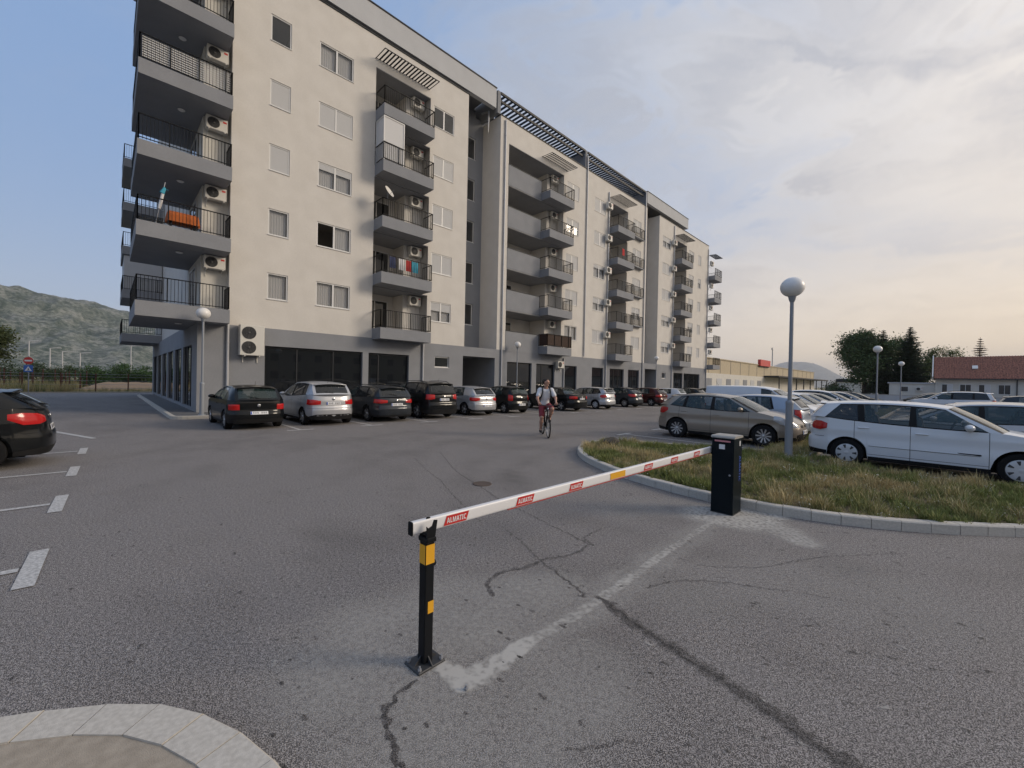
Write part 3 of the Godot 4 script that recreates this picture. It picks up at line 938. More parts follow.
var ac_meshes := []
func ac_unit(at: Vector3, turn: float, label: String, group: String, tall := false) -> void:
	var o := thing("air_conditioner", label, "air conditioner", at, turn, group)
	if ac_meshes.is_empty():
		for big in [false, true]:
			var w := 1.0 if big else 0.82; var h := 1.42 if big else 0.58; var d := 0.36 if big else 0.30
			var body := MB.new(); body.cbox(Vector3(0, h / 2, d / 2), Vector3(w, h, d), 0.02)
			var hole := MB.new(); var grill := MB.new(); var hub := MB.new()
			for fy in ([0.37, 1.05] if big else [0.29]):
				var r := 0.29 if big else 0.23
				var fx := -0.14 if big else -0.13
				var xf := Transform3D(Basis(Vector3.RIGHT, PI / 2), Vector3(fx, fy, d))
				hole.lathe([Vector2(r, 0.004), Vector2(r * 0.5, 0.003), Vector2(0.001, 0.003)], 24, xf)
				for k in 6: 
					var rr := r * (k + 1) / 6.0
					var pts := []
					for q in 21: pts.append(Vector3(fx + cos(TAU * q / 20) * rr, fy + sin(TAU * q / 20) * rr, d + 0.016))
					grill.tube(pts, 0.005, 4, -1, false)
				for k in 10:
					var a := TAU * k / 10
					grill.tube([Vector3(fx, fy, d + 0.018), Vector3(fx + cos(a) * r, fy + sin(a) * r, d + 0.018)], 0.004, 4, -1, false)
				hub.lathe([Vector2(0.06, 0.0), Vector2(0.055, 0.02), Vector2(0.001, 0.022)], 12, xf)
			var br := MB.new()
			for sx in [-0.3, 0.3]:
				br.bx(sx - 0.02, sx + 0.02, -0.05, -0.002, -0.10, d + 0.03); br.bx(sx - 0.02, sx + 0.02, -0.32, -0.05, -0.10, -0.06)
			ac_meshes.append([body.mesh(), hole.mesh(), grill.mesh(), hub.mesh(), br.mesh()])
	var m: Array = ac_meshes[1 if tall else 0]
	part("casing", m[0], M.white_plastic, o)
	part("fan", m[1], M.fan_plastic, o)
	part("fan_grille", m[2], M.steel_dark, o)
	part("fan_hub", m[3], M.steel_dark, o)
	part("bracket", m[4], M.white_plastic, o)
	if not tall:
		var lg := MB.new(); lg.bx(0.22, 0.36, 0.40, 0.48, 0.302, 0.304)
		part("badge", lg, M.boom_red, o)

func slat_canopy(parent: Node3D, x0: float, x1: float, y: float, reach: float) -> void:
	var c := group_node("canopy", parent)
	var fr := MB.new()
	var rise := -0.06
	for x in [x0, x1]: fr.tube([Vector3(x, y, ZF), Vector3(x, y + rise, ZF + reach)], 0.03, 4)
	fr.tube([Vector3(x0, y, ZF + 0.05), Vector3(x1, y, ZF + 0.05)], 0.025, 4); fr.tube([Vector3(x0, y + rise, ZF + reach), Vector3(x1, y + rise, ZF + reach)], 0.035, 4)
	part("frame", fr, M.anthracite, c)
	var n := int((x1 - x0) / 0.21)
	var sl := MB.new(); sl.box(Vector3(0, 0, 0), Vector3(0.085, 0.03, reach - 0.06), Basis(Vector3.RIGHT, 0.055))
	var me := sl.mesh()
	for k in range(1, n): part("slat", me, M.anthracite, c, Vector3(lerpf(x0, x1, float(k) / n), y + rise * 0.5, ZF + reach * 0.5))

func downpipe(parent: Node3D, x: float, y0: float, y1: float, z := ZF) -> void:
	var mb := MB.new()
	mb.tube([Vector3(x, y0, z + 0.09), Vector3(x, y1, z + 0.09)], 0.062, 10)
	var y := y0 + 0.8
	while y < y1:
		mb.lathe([Vector2(0.075, -0.02), Vector2(0.075, 0.02)], 10, Transform3D(Basis(), Vector3(x, y, z + 0.09))); y += 2.4
	part("downpipe", mb, M.pipe_metal, parent)

func build_apartments() -> void:
	var b := thing("apartment_block", "long cream and grey apartment block with balconies above shop windows", "apartment block", Vector3.ZERO)
	var top := 21.5
	# --- solid body behind the facade (roof slab, back, ends)
	var core := MB.new()
	core.bx(3.05, 60.98, 4.13, top, -46.9, -27.6)
	part("rear_body", core, M.cream, b)
	var loggias := [[11.0, 14.7, 2.2], [21.65, 28.3, 2.6], [35.6, 39.0, 1.8], [50.2, 53.7, 1.8]]
	# window columns: x0, x1, leaves, states from floor 1 to 5
	var cols_a := [[5.6, 6.52, 1, ["curtain", "curtain", "shut", "shut", "dark"]], [7.88, 9.68, 2, ["curtain", "open", "blind", "shut", "curtain"]], [14.95, 16.55, 2, ["half", "shut", "shut", "shut", "dark"]]]
	var cols_b := [[28.75, 30.5, 2, ["curtain", "shut", "shut", "half", "shut"]], [32.95, 34.85, 2, ["shut", "half", "blind", "shut", "shut"]], [40.1, 41.8, 2, ["shut", "half", "shut", "shut", "shut"]]]
	var cols_c := [[47.0, 49.1, 2, ["half", "half", "shut", "shut", "half"]], [54.4, 56.0, 2, ["shut", "half", "shut", "shut", "shut"]], [57.4, 58.4, 1, ["shut", "shut", "shut", "half", "shut"]]]
	var sets := [[4.05, 17.75, cols_a, [loggias[0]]], [20.77, 43.1, cols_b, [loggias[1], loggias[2]]], [46.05, 61.0, cols_c, [loggias[3]]]]
	for s in sets:
		var holes := []
		for c in s[2]:
			for k in 5: holes.append([c[0], c[1], 5.57 + FH * k, 6.85 + FH * k, 0.14])
		for l in s[3]:
			for k in 5: holes.append([l[0], l[1], FL + FH * k, 7.18 + FH * k, l[2]])
		var mb := MB.new()
		holed_wall(mb, s[0], s[1], 4.13, top, ZF, holes)
		# ends and top of this block of the facade
		mb.quad(Vector3(s[0], 4.13, -27.6), Vector3(s[0], 4.13, ZF), Vector3(s[0], top, ZF), Vector3(s[0], top, -27.6))
		mb.quad(Vector3(s[1], 4.13, ZF), Vector3(s[1], 4.13, -27.6), Vector3(s[1], top, -27.6), Vector3(s[1], top, ZF))
		mb.quad(Vector3(s[0], top, ZF), Vector3(s[1], top, ZF), Vector3(s[1], top, -27.6), Vector3(s[0], top, -27.6))
		part("wall", mb, M.cream, b)
		var cp := MB.new(); cp.bx(s[0] - 0.04, s[1] + 0.04, top, top + 0.06, ZF - 0.35, ZF + 0.05)
		part("coping", cp, M.anthracite, b)
		for c in s[2]:
			for k in 5: window_unit(b, c[0] + 0.004, c[1] - 0.004, 5.574 + FH * k, 6.846 + FH * k, ZF - 0.035, c[2], c[3][k])
		# the dark interior of each loggia: back wall with a glazed door
		for l in s[3]:
			for k in 5:
				var y := FL + FH * k; var zb: float = ZF - l[2]
				var bw := MB.new(); bw.quad(Vector3(l[0], y, zb + 0.01), Vector3(l[1], y, zb + 0.01), Vector3(l[1], y + 2.5, zb + 0.01), Vector3(l[0], y + 2.5, zb + 0.01))
				part("loggia_wall", bw, M.cream, b)
				part("loggia_ceiling", box_mb(l[0] + 0.003, l[1] - 0.003, y + 2.46, y + 2.495, zb + 0.02, ZF - 0.004), M.grey, b)
				if l[0] < 30.0: part("loggia_return", box_mb(l[1] - 1.25, l[1] - 0.003, y + 0.003, y + 2.458, zb + 0.02, ZF - 0.85), M.cream, b)
				var mid: float = lerpf(l[0], l[1], 0.32)
				var d := group_node("balcony_door", b)
				var fr := MB.new()
				for q in [[mid - 0.9, mid - 0.84], [mid - 0.03, mid + 0.03], [mid + 0.84, mid + 0.9]]: fr.bx(q[0], q[1], y + 0.05, y + 2.1, zb + 0.02, zb + 0.08)
				fr.bx(mid - 0.84, mid + 0.84, y + 2.04, y + 2.1, zb + 0.02, zb + 0.08)
				part("frame", fr, M.white_frame, d)
				var gl := MB.new(); gl.quad(Vector3(mid - 0.84, y + 0.05, zb + 0.04), Vector3(mid + 0.84, y + 0.05, zb + 0.04), Vector3(mid + 0.84, y + 2.04, zb + 0.04), Vector3(mid - 0.84, y + 2.04, zb + 0.04))
				part("pane", gl, M.shop_glass, d)
	# --- projecting balconies
	var bal := [[11.02, 14.36, 1.03], [25.4, 28.57, 0.98], [35.6, 38.8, 0.98], [50.2, 53.5, 0.95]]
	for i in bal.size():
		var q: Array = bal[i]
		for k in 5:
			var y := FL + FH * k
			var o := group_node("balcony", b)
			part("slab", box_mb(q[0], q[1], y - 0.63, y, ZF, ZF + q[2]), M.grey, o)
			var rp := [Vector2(q[0] + 0.03, ZF + 0.02), Vector2(q[0] + 0.03, ZF + q[2] - 0.03), Vector2(q[1] - 0.03, ZF + q[2] - 0.03), Vector2(q[1] - 0.03, ZF + 0.02)]
			if i == 1 and k == 0:
				var sc := MB.new(); sc.bx(q[0] + 0.03, q[1] - 0.03, y + 0.06, y + 0.98, ZF + q[2] - 0.075, ZF + q[2] - 0.06); sc.bx(q[0] + 0.06, q[0] + 0.075, y + 0.06, y + 0.98, ZF + 0.05, ZF + q[2] - 0.1)
				part("brown_screen", sc, M.wood_brown, o)
			part("railing", railing_mesh(rp, y), M.black_paint, o)
	# solid grey parapets of the wide loggia
	for k in 5:
		var y := FL + FH * k
		part("parapet", box_mb(21.66, 25.38, y - 0.62, y + 0.92, ZF - 0.14, ZF + 0.03), M.grey, b)
		var ca := MB.new(); ca.bx(21.66, 25.38, y + 0.922, y + 0.96, ZF - 0.18, ZF + 0.06)
		part("parapet_cap", ca, M.anthracite, b)
	# little french balconies beside the third stack
	for k in 4:
		var y := FL + FH * (k + 1) + 0.2
		var o := group_node("french_balcony", b)
		part("railing", railing_mesh([Vector2(40.0, ZF + 0.02), Vector2(40.0, ZF + 0.38), Vector2(41.9, ZF + 0.38), Vector2(41.9, ZF + 0.02)], y, 1.0), M.black_paint, o)
		part("slab", box_mb(40.0, 41.9, y - 0.1, y, ZF, ZF + 0.4), M.grey, o)
	# canopies of slats over the top balconies
	slat_canopy(b, 10.95, 14.55, 20.22, 1.15)
	slat_canopy(b, 25.4, 28.7, 20.22, 1.1)
	slat_canopy(b, 35.6, 38.9, 20.22, 1.1)
	slat_canopy(b, 50.2, 53.6, 20.22, 1.1)
	# glazed-in balcony on the fourth floor of the first stack
	var yg := FL + FH * 3
	var eg := group_node("balcony_glazing", b)
	var gf := MB.new()
	for p in [[11.06, ZF + 0.06], [11.06, ZF + 0.97], [12.3, ZF + 0.97]]: gf.bx(p[0] - 0.03, p[0] + 0.03, yg + 0.002, yg + 2.48, p[1] - 0.03, p[1] + 0.03)
	gf.bx(11.09, 12.27, yg + 2.42, yg + 2.48, ZF + 0.94, ZF + 1.0); gf.bx(11.03, 11.09, yg + 2.42, yg + 2.48, ZF + 0.09, ZF + 0.94)
	part("frame", gf, M.white_frame, eg)
	var gp := MB.new(); gp.quad(Vector3(11.09, yg + 0.05, ZF + 0.97), Vector3(12.27, yg + 0.05, ZF + 0.97), Vector3(12.27, yg + 2.42, ZF + 0.97), Vector3(11.09, yg + 2.42, ZF + 0.97))
	part("pane", gp, M.curtain, eg)
	var gp2 := MB.new(); gp2.quad(Vector3(11.06, yg + 0.05, ZF + 0.09), Vector3(11.06, yg + 0.05, ZF + 0.94), Vector3(11.06, yg + 2.42, ZF + 0.94), Vector3(11.06, yg + 2.42, ZF + 0.09))
	part("pane", gp2, M.curtain, eg)

	# --- recesses between the blocks
	for r in [[17.75, 20.77, -24.95, 19.33, 20.05], [43.1, 46.05, -24.4, 44.0, 44.9]]:
		var holes := []
		for k in 5: holes.append([r[3], r[4], 6.9 + FH * k - 0.9, 7.6 + FH * k, 0.12])
		var mb := MB.new()
		holed_wall(mb, r[0], r[1], 4.13, top + 0.3, r[2], holes)
		part("recess_wall", mb, M.grey, b)
		for k in 5: window_unit(b, r[3] + 0.004, r[4] - 0.004, 6.004 + FH * k, 7.596 + FH * k, r[2] - 0.07, 1, "dark")
		part("recess_floor", box_mb(r[0], r[1], 3.9, 4.12, r[2], ZF - 0.02), M.grey, b)

	# --- ground floor
	var shops := [[5.55, 10.49, [7.05, 8.89]], [10.84, 13.46, [11.51]], [21.89, 24.65, [23.3]], [25.2, 27.52, [26.0]], [28.82, 30.66, []], [33.05, 34.98, []], [36.14, 38.8, [37.0, 37.9]], [39.67, 41.99, [40.8]], [50.57, 53.23, [51.9]], [53.54, 58.7, [55.2, 57.0]]]
	var gh := []
	for s in shops: gh.append([s[0], s[1], 0.22, 3.27, 0.25])
	gh.append([15.35, 16.5, 2.6, 3.3, 0.12]); gh.append([47.4, 48.4, 2.5, 3.2, 0.12])
	gh.append([17.65, 20.62, 0.1, 3.48, 5.0]); gh.append([43.28, 46.1, 0.1, 3.5, 5.0])
	var gm := MB.new()
	holed_wall(gm, 2.9, 61.0, 0.1, 4.128, ZF + 0.012, gh)
	part("ground_floor_wall", gm, M.grey, b)
	window_unit(b, 15.354, 16.496, 2.604, 3.296, ZF - 0.06, 1, "dark")
	window_unit(b, 47.404, 48.396, 2.504, 3.196, ZF - 0.06, 1, "dark")
	for x in [[17.65, 20.62], [43.28, 46.1]]:
		var pe := MB.new(); pe.quad(Vector3(x[0], 0.1, -27.9), Vector3(x[1], 0.1, -27.9), Vector3(x[1], 3.5, -27.9), Vector3(x[0], 3.5, -27.9))
		part("passage_wall", pe, M.grey, b)
	for s in shops:
		var w := group_node("shop_window", b)
		var fr := MB.new()
		var z := ZF - 0.16
		var xs: Array = [s[0] + 0.03]; xs.append_array(s[2]); xs.append(s[1] - 0.03)
		for x in xs: fr.bx(x - 0.03, x + 0.03, 0.24, 3.26, z - 0.05, z + 0.03)
		fr.bx(s[0] + 0.06, s[1] - 0.06, 0.24, 0.32, z - 0.05, z + 0.028); fr.bx(s[0] + 0.06, s[1] - 0.06, 3.18, 3.26, z - 0.05, z + 0.028)
		part("frame", fr, M.anthracite, w)
		for k in xs.size() - 1:
			var g := MB.new(); g.quad(Vector3(xs[k] + 0.03, 0.32, z), Vector3(xs[k + 1] - 0.03, 0.32, z), Vector3(xs[k + 1] - 0.03, 3.18, z), Vector3(xs[k] + 0.03, 3.18, z))
			part("pane", g, M.shop_glass, w)
		part("room", room_mb(s[0] - 0.12, s[1] + 0.12, 0.2, 3.4, z - 5.0, z - 0.11), M.room_wall, w)
	# solid mass behind the ground floor front
	part("ground_floor_body", box_mb(6.2, 60.97, 0.1, 4.1, -46.9, -28.5), M.room_wall, b)
	part("ceiling_slab", box_mb(3.0, 60.9, 4.0, 4.11, -46.8, ZF - 0.3), M.room_wall, b)
	part("party_wall", box_mb(5.2, 5.3, 0.1, 4.0, -46.8, ZF - 0.3), M.room_wall, b)
	# --- left end: side wall, side shop windows, corner loggia
	var side := MB.new()
	# faces -x at X = 2.9: build in a turned frame (local x runs towards -z)
	var sh_holes := []
	for k in 6: sh_holes.append([-46.0 + k * 3.7, -43.0 + k * 3.7, 0.25, 3.2, 0.15])
	holed_wall(side, -46.9, ZF, 0.1, 4.2, -2.9, sh_holes)
	var turn := Transform3D(Basis(Vector3(0, 0, 1), Vector3(0, 1, 0), Vector3(-1, 0, 0)), Vector3.ZERO)
	for i in side.v.size(): side.v[i] = turn * side.v[i]; side.n[i] = turn.basis * side.n[i]
	part("side_wall", side, M.grey, b)
	for k in 6:
		var w := group_node("shop_window", b)
		var za := -46.0 + k * 3.7
		var fr := MB.new()
		for z in [za + 0.04, za + 1.0, za + 2.0, za + 2.96]: fr.bx(2.98, 3.03, 0.25, 3.2, z - 0.04, z + 0.04)
		part("frame", fr, M.anthracite, w)
		for q in 3:
			var g := MB.new(); g.quad(Vector3(3.0, 0.25, za + q), Vector3(3.0, 0.25, za + q + 1.0), Vector3(3.0, 3.2, za + q + 1.0), Vector3(3.0, 3.2, za + q))
			part("pane", g, M.shop_glass, w)
	var upper := MB.new()
	upper.quad(Vector3(3.06, 4.2, -46.9), Vector3(3.06, 4.2, -23.45), Vector3(3.06, top, -23.45), Vector3(3.06, top, -46.9))
	upper.quad(Vector3(3.06, 4.2, -23.45), Vector3(4.05, 4.2, -23.45), Vector3(4.05, top, -23.45), Vector3(3.06, top, -23.45))
	upper.quad(Vector3(3.06, top, -23.45), Vector3(4.05, top, -23.45), Vector3(4.05, top, -27.6), Vector3(3.06, top, -27.6))
	part("corner_wall", upper, M.house_white, b)
	for k in 6:
		var y := FL + FH * k
		var o := group_node("balcony", b)
		part("slab", box_mb(0.80, 3.92, y - 0.60, y, -27.5, ZF + 1.0), M.grey, o)
		if k < 5:
			part("railing", railing_mesh([Vector2(0.84, -27.4), Vector2(0.84, ZF + 0.96), Vector2(3.88, ZF + 0.96), Vector2(3.88, ZF + 0.03)], y), M.black_paint, o)
			var dl := MB.new(); dl.lathe([Vector2(0.14, -0.04), Vector2(0.11, -0.07), Vector2(0.001, -0.075)], 14, Transform3D(Basis(), Vector3(2.3, y - 0.59, -23.6)))
			part("ceiling_lamp", dl, M.globe, o)
			if k == 3:
				var sc := group_node("louvre_screen", b)
				var sl := MB.new(); sl.box(Vector3.ZERO, Vector3(2.9, 0.055, 0.012)); var sme := sl.mesh()
				for q in 9: part("slat", sme, M.white_frame, sc, Vector3(2.36, y + 0.16 + q * 0.095, ZF + 0.90))
			# glazed door in the wall behind
			var dz := -26.6
			var d := group_node("balcony_door", b)
			var fr := MB.new()
			for z in [dz, dz + 0.9, dz + 1.8]: fr.bx(3.0, 3.05, y + 0.02, y + 2.2, z - 0.04, z + 0.04)
			fr.bx(3.0, 3.05, y + 2.2, y + 2.28, dz - 0.04, dz + 1.84)
			part("frame", fr, M.white_frame, d)
			var g := MB.new(); g.quad(Vector3(3.02, y + 0.02, dz), Vector3(3.02, y + 0.02, dz + 1.8), Vector3(3.02, y + 2.2, dz + 1.8), Vector3(3.02, y + 2.2, dz))
			part("pane", g, M.shop_glass, d)
			# balcony further back along the end wall
			var o2 := group_node("balcony", b)
			part("slab", box_mb(0.80, 3.05, y - 0.59, y, -46.0, -41.0), M.grey, o2)
			part("railing", railing_mesh([Vector2(0.84, -46.0), Vector2(0.84, -41.04), Vector2(3.0, -41.04)], y), M.black_paint, o2)
			if k == 1:
				part("glazing", box_mb(0.9, 3.0, y + 0.02, y + 2.5, -45.8, -41.15), M.light_grey, o2)
	# --- roof storey: fascia, pergola bays, set-back walls
	var fas := MB.new(); fas.bx(3.0, 20.3, 21.80, 23.22, ZF - 0.35, ZF - 0.02); fas.bx(3.0, 3.4, 21.80, 23.22, -46.9, ZF - 0.35)
	part("fascia", fas, M.light_grey, b)
	var fas2 := MB.new(); fas2.bx(43.1, 54.0, 22.05, 23.3, ZF - 0.35, ZF - 0.02); fas2.bx(53.7, 54.0, 22.05, 23.3, -32.0, ZF - 0.35)
	part("fascia", fas2, M.light_grey, b)
	part("roof_edge", box_mb(2.96, 20.34, 23.222, 23.30, ZF - 0.40, ZF + 0.02), M.anthracite, b)
	part("roof_edge", box_mb(43.06, 54.04, 23.302, 23.36, ZF - 0.40, ZF + 0.02), M.anthracite, b)
	part("roof_slab", box_mb(3.4, 20.3, 22.9, 23.2, -46.9, ZF - 0.352), M.grey, b)
	part("roof_slab", box_mb(43.1, 53.68, 22.9, 23.2, -40.0, ZF - 0.352), M.grey, b)
	part("roof_slab", box_mb(20.32, 43.08, 22.9, 23.2, -46.9, -25.6), M.grey, b)
	part("penthouse_wall", box_mb(5.0, 54.0, 21.5, 22.9, -46.0, -25.8), M.grey, b)
	for bay in [[20.75, 31.3], [31.75, 42.6]]:
		var p := group_node("pergola", b)
		var fr := MB.new()
		fr.bx(bay[0], bay[1], 23.02, 23.18, ZF - 0.10, ZF + 0.02); fr.bx(bay[0], bay[1], 22.86, 23.02, -25.6, -25.45)
		fr.bx(bay[0], bay[1], 22.62, 22.78, ZF - 0.32, ZF - 0.22)
		part("beam", fr, M.anthracite, p)
		var sl := MB.new(); sl.box(Vector3.ZERO, Vector3(0.07, 0.16, 2.4)); var me := sl.mesh()
		var n := int((bay[1] - bay[0]) / 0.40)
		for k in n + 1: part("slat", me, M.anthracite, p, Vector3(lerpf(bay[0] + 0.04, bay[1] - 0.04, float(k) / n), 23.08, ZF - 1.3))
	for x in [20.6, 31.52, 42.85]:
		part("pergola_post", box_mb(x - 0.15, x + 0.15, top + 0.06, 23.2, ZF - 0.34, ZF - 0.03), M.grey, b)
		part("pergola_wall", box_mb(x - 0.10, x + 0.10, top + 0.06, 23.1, -25.6, ZF - 0.36), M.grey, b)
	# --- right end balconies
	for k in 5:
		var y := FL + FH * k
		var o := group_node("balcony", b)
		part("slab", box_mb(61.01, 63.6, y - 0.6, y, -26.0, ZF + 0.95), M.grey, o)
		part("railing", railing_mesh([Vector2(61.05, ZF + 0.92), Vector2(63.56, ZF + 0.92), Vector2(63.56, -25.9)], y), M.black_paint, o)
	slat_canopy(b, 61.0, 63.6, 20.22, 1.0)
	# --- pipes
	downpipe(b, 4.02, 0.12, 4.25); downpipe(b, 14.42, 0.12, 4.05); downpipe(b, 21.22, 0.12, 21.3); downpipe(b, 31.62, 4.2, 22.7)
	downpipe(b, 35.3, 0.12, 20.6); downpipe(b, 42.6, 0.12, 23.0); downpipe(b, 49.9, 0.12, 21.3); downpipe(b, 60.8, 0.12, 21.0); downpipe(b, 28.7, 0.12, 3.9)
	var el := MB.new(); el.tube([Vector3(20.3, 22.1, -24.6), Vector3(20.3, 21.9, -23.8), Vector3(20.05, 21.2, -23.5), Vector3(20.05, 20.0, -23.5)], 0.07, 8)
	part("downpipe", el, M.pipe_metal, b)

	# --- air conditioners and balcony things
	var ord := ["first", "second", "third", "fourth", "fifth"]
	for k in 5:
		ac_unit(Vector3(3.52, 6.62 + FH * k, -23.35), 0.0, "white air conditioner with red badge in the corner loggia, %s floor" % ord[k], "air conditioners of the corner loggia")
		ac_unit(Vector3(14.12, 6.5 + FH * k, ZF - 0.75), 0.0, "air conditioner at the back of the first balcony stack, %s floor" % ord[k], "air conditioners of the first balcony stack")
		ac_unit(Vector3(27.75, 6.5 + FH * k, ZF - 0.75), 0.0, "air conditioner in the wide loggia stack beside the tall pier, %s floor" % ord[k], "air conditioners of the wide loggia stack")
		ac_unit(Vector3(35.1, 6.25 + FH * k, ZF + 0.10), 0.0, "small air conditioner left of the third balcony stack, %s floor" % ord[k], "air conditioners of the third stack")
		ac_unit(Vector3(49.6, 6.25 + FH * k, ZF + 0.10), 0.0, "small air conditioner left of the fourth balcony stack, %s floor" % ord[k], "air conditioners of the fourth stack")
		ac_unit(Vector3(61.6, 6.25 + FH * k, ZF + 0.10), 0.0, "small air conditioner at the far end balconies, %s floor" % ord[k], "air conditioners of the far end")
	ac_unit(Vector3(4.92, 2.74, ZF + 0.12), 0.0, "tall double fan air conditioner on the grey ground floor wall", "", true)
	ac_unit(Vector3(27.9, 3.0, ZF + 0.12), 0.0, "air conditioner under the brown screened balcony", "")
	# table with an orange cloth, closed parasol
	var y2 := FL + FH
	var tb := thing("balcony_table", "small table under an orange cloth on a corner balcony", "table", Vector3(2.3, y2, -22.6))
	var tl := MB.new()
	for sx in [-0.4, 0.4]:
		for sz in [-0.25, 0.25]: tl.bx(sx - 0.02, sx + 0.02, 0, 0.70, sz - 0.02, sz + 0.02)
	part("leg_frame", tl, M.plastic_black, tb)
	var cl := MB.new()
	var rows := []
	for i in 4:
		var row := PackedVector3Array()
		for k in 33:
			var a := -TAU * k / 32
			var e: float = [0.0, 1.0, 1.03, 1.06][i]
			var sq := 1.0 / maxf(absf(cos(a)), absf(sin(a)))
			sq = lerpf(1.0, sq, 0.8)
			var wob := 0.03 * sin(k * 3.0) * (0 if i < 2 else i)
			row.append(Vector3(cos(a) * sq * 0.52 * e, [0.73, 0.73, 0.55, 0.32][i], sin(a) * sq * 0.34 * e) * Vector3(1 + wob, 1, 1 + wob))
		rows.append(row)
	rows.reverse()
	cl.grid(rows)
	part("cloth", cl, M.orange_cloth, tb)
	var um := thing("parasol", "closed blue parasol leaning in a corner balcony", "parasol", Vector3(1.4, y2, -22.5))
	var pole := MB.new(); pole.tube([Vector3(0, 0, 0), Vector3(0.30, 1.9, 0)], 0.02, 6)
	part("pole", pole, M.galvanised, um)
	var can := MB.new(); can.tube([Vector3(0.12, 0.75, 0), Vector3(0.22, 1.35, 0), Vector3(0.28, 1.65, 0)], 0.06, 9, 0.05)
	part("canopy", can, M.white_cloth, um)
	var tip := MB.new(); tip.tube([Vector3(0.2, 1.42, 0), Vector3(0.30, 1.66, 0), Vector3(0.40, 1.60, 0)], 0.09, 9, 0.03)
	part("canopy_top", tip, M.blue_cloth, um)
	# laundry
	var lx := [[36.6, 3, "red_cloth", "red towel hanging over a railing of the third balcony stack"], [12.0, 1, "navy_cloth", "dark laundry drying on a second floor balcony"], [12.6, 1, "white_cloth", "white shirt drying on a second floor balcony"], [13.1, 1, "red_cloth", "red shirt drying on a second floor balcony"], [13.5, 1, "blue_cloth", "blue towel drying on a second floor balcony"]]
	for q in lx:
		var mb := MB.new()
		var rs := []
		for i in 6:
			var row := PackedVector3Array()
			for k in 9: row.append(Vector3(k * 0.055 - 0.22, -i * 0.13, 0.02 * sin(k * 1.4 + i * 0.5)))
			rs.append(row)
		mb.grid(rs)
		var z := ZF + 0.99 if q[0] > 30 else ZF + 0.45
		solo("laundry", mb, M[q[2]], q[3], "laundry", "laundry on the balconies", Vector3(q[0], FL + FH * q[1] + (1.02 if q[0] > 30 else 1.12), z))
	var dishes := [[11.3, 17.3 - FH * 2 + 0.95, ZF + 1.05]]
	for q in dishes:
		var o := thing("satellite_dish", "white satellite dish clamped to a third floor balcony railing", "satellite dish", Vector3(q[0], q[1], q[2]), 0.5)
		var dm := MB.new(); dm.lathe([Vector2(0.001, 0.0), Vector2(0.18, 0.025), Vector2(0.34, 0.09)], 20, Transform3D(Basis(Vector3.RIGHT, PI / 2 - 0.5), Vector3(0, 0.35, 0.05)))
		part("dish", dm, M.white_plastic, o)
		var am := MB.new(); am.tube([Vector3(0, 0, 0), Vector3(0, 0.35, 0.03)], 0.02, 6); am.tube([Vector3(0, 0.15, 0.06), Vector3(0, 0.45, 0.42)], 0.012, 5)
		part("arm", am, M.galvanised, o)

# ---------------------------------------------------------------- hills, far buildings, trees
func ridge(called: String, m: Material, line: Array, foot: float, rough: float, seed_: int) -> void:
	# line: crest points (x, height, z); the slope runs from the crest down towards the viewer
	var f := FastNoiseLite.new(); f.seed = seed_; f.frequency = 0.004; f.fractal_octaves = 6; f.fractal_type = FastNoiseLite.FRACTAL_RIDGED
	var n := 140; var mrows := 46
	var rows := []
	for j in mrows + 1:
		var t := float(j) / mrows
		var row := PackedVector3Array()
		for i in n + 1:
			var u := float(i) / n * (line.size() - 1)
			var k := mini(int(u), line.size() - 2)
			var a: Vector3 = line[k].cubic_interpolate(line[k + 1], line[maxi(k - 1, 0)], line[mini(k + 2, line.size() - 1)], u - k)
			var away := Vector3(a.x, 0, a.z).normalized()
			var p := Vector3(a.x, 0, a.z) - away * foot * (1.0 - t) * 1.0
			var h := a.y * (0.5 - 0.5 * cos(PI * pow(t, 0.85)))
			h += f.get_noise_2d(p.x, p.z) * rough * sin(PI * clampf(t, 0.03, 0.97)) * a.y * 0.01
			p.y = h - 6.0
			row.append(p)
		rows.append(row)
	var back := PackedVector3Array()
	for i in n + 1:
		var q: Vector3 = rows[mrows][i]
		back.append(q + Vector3(q.x, 0, q.z).normalized() * foot * 0.5 - Vector3(0, q.y * 0.6, 0))
	rows.append(back)
	var mb := MB.new()
	mb.grid(rows)
	struct(called, mb, m)

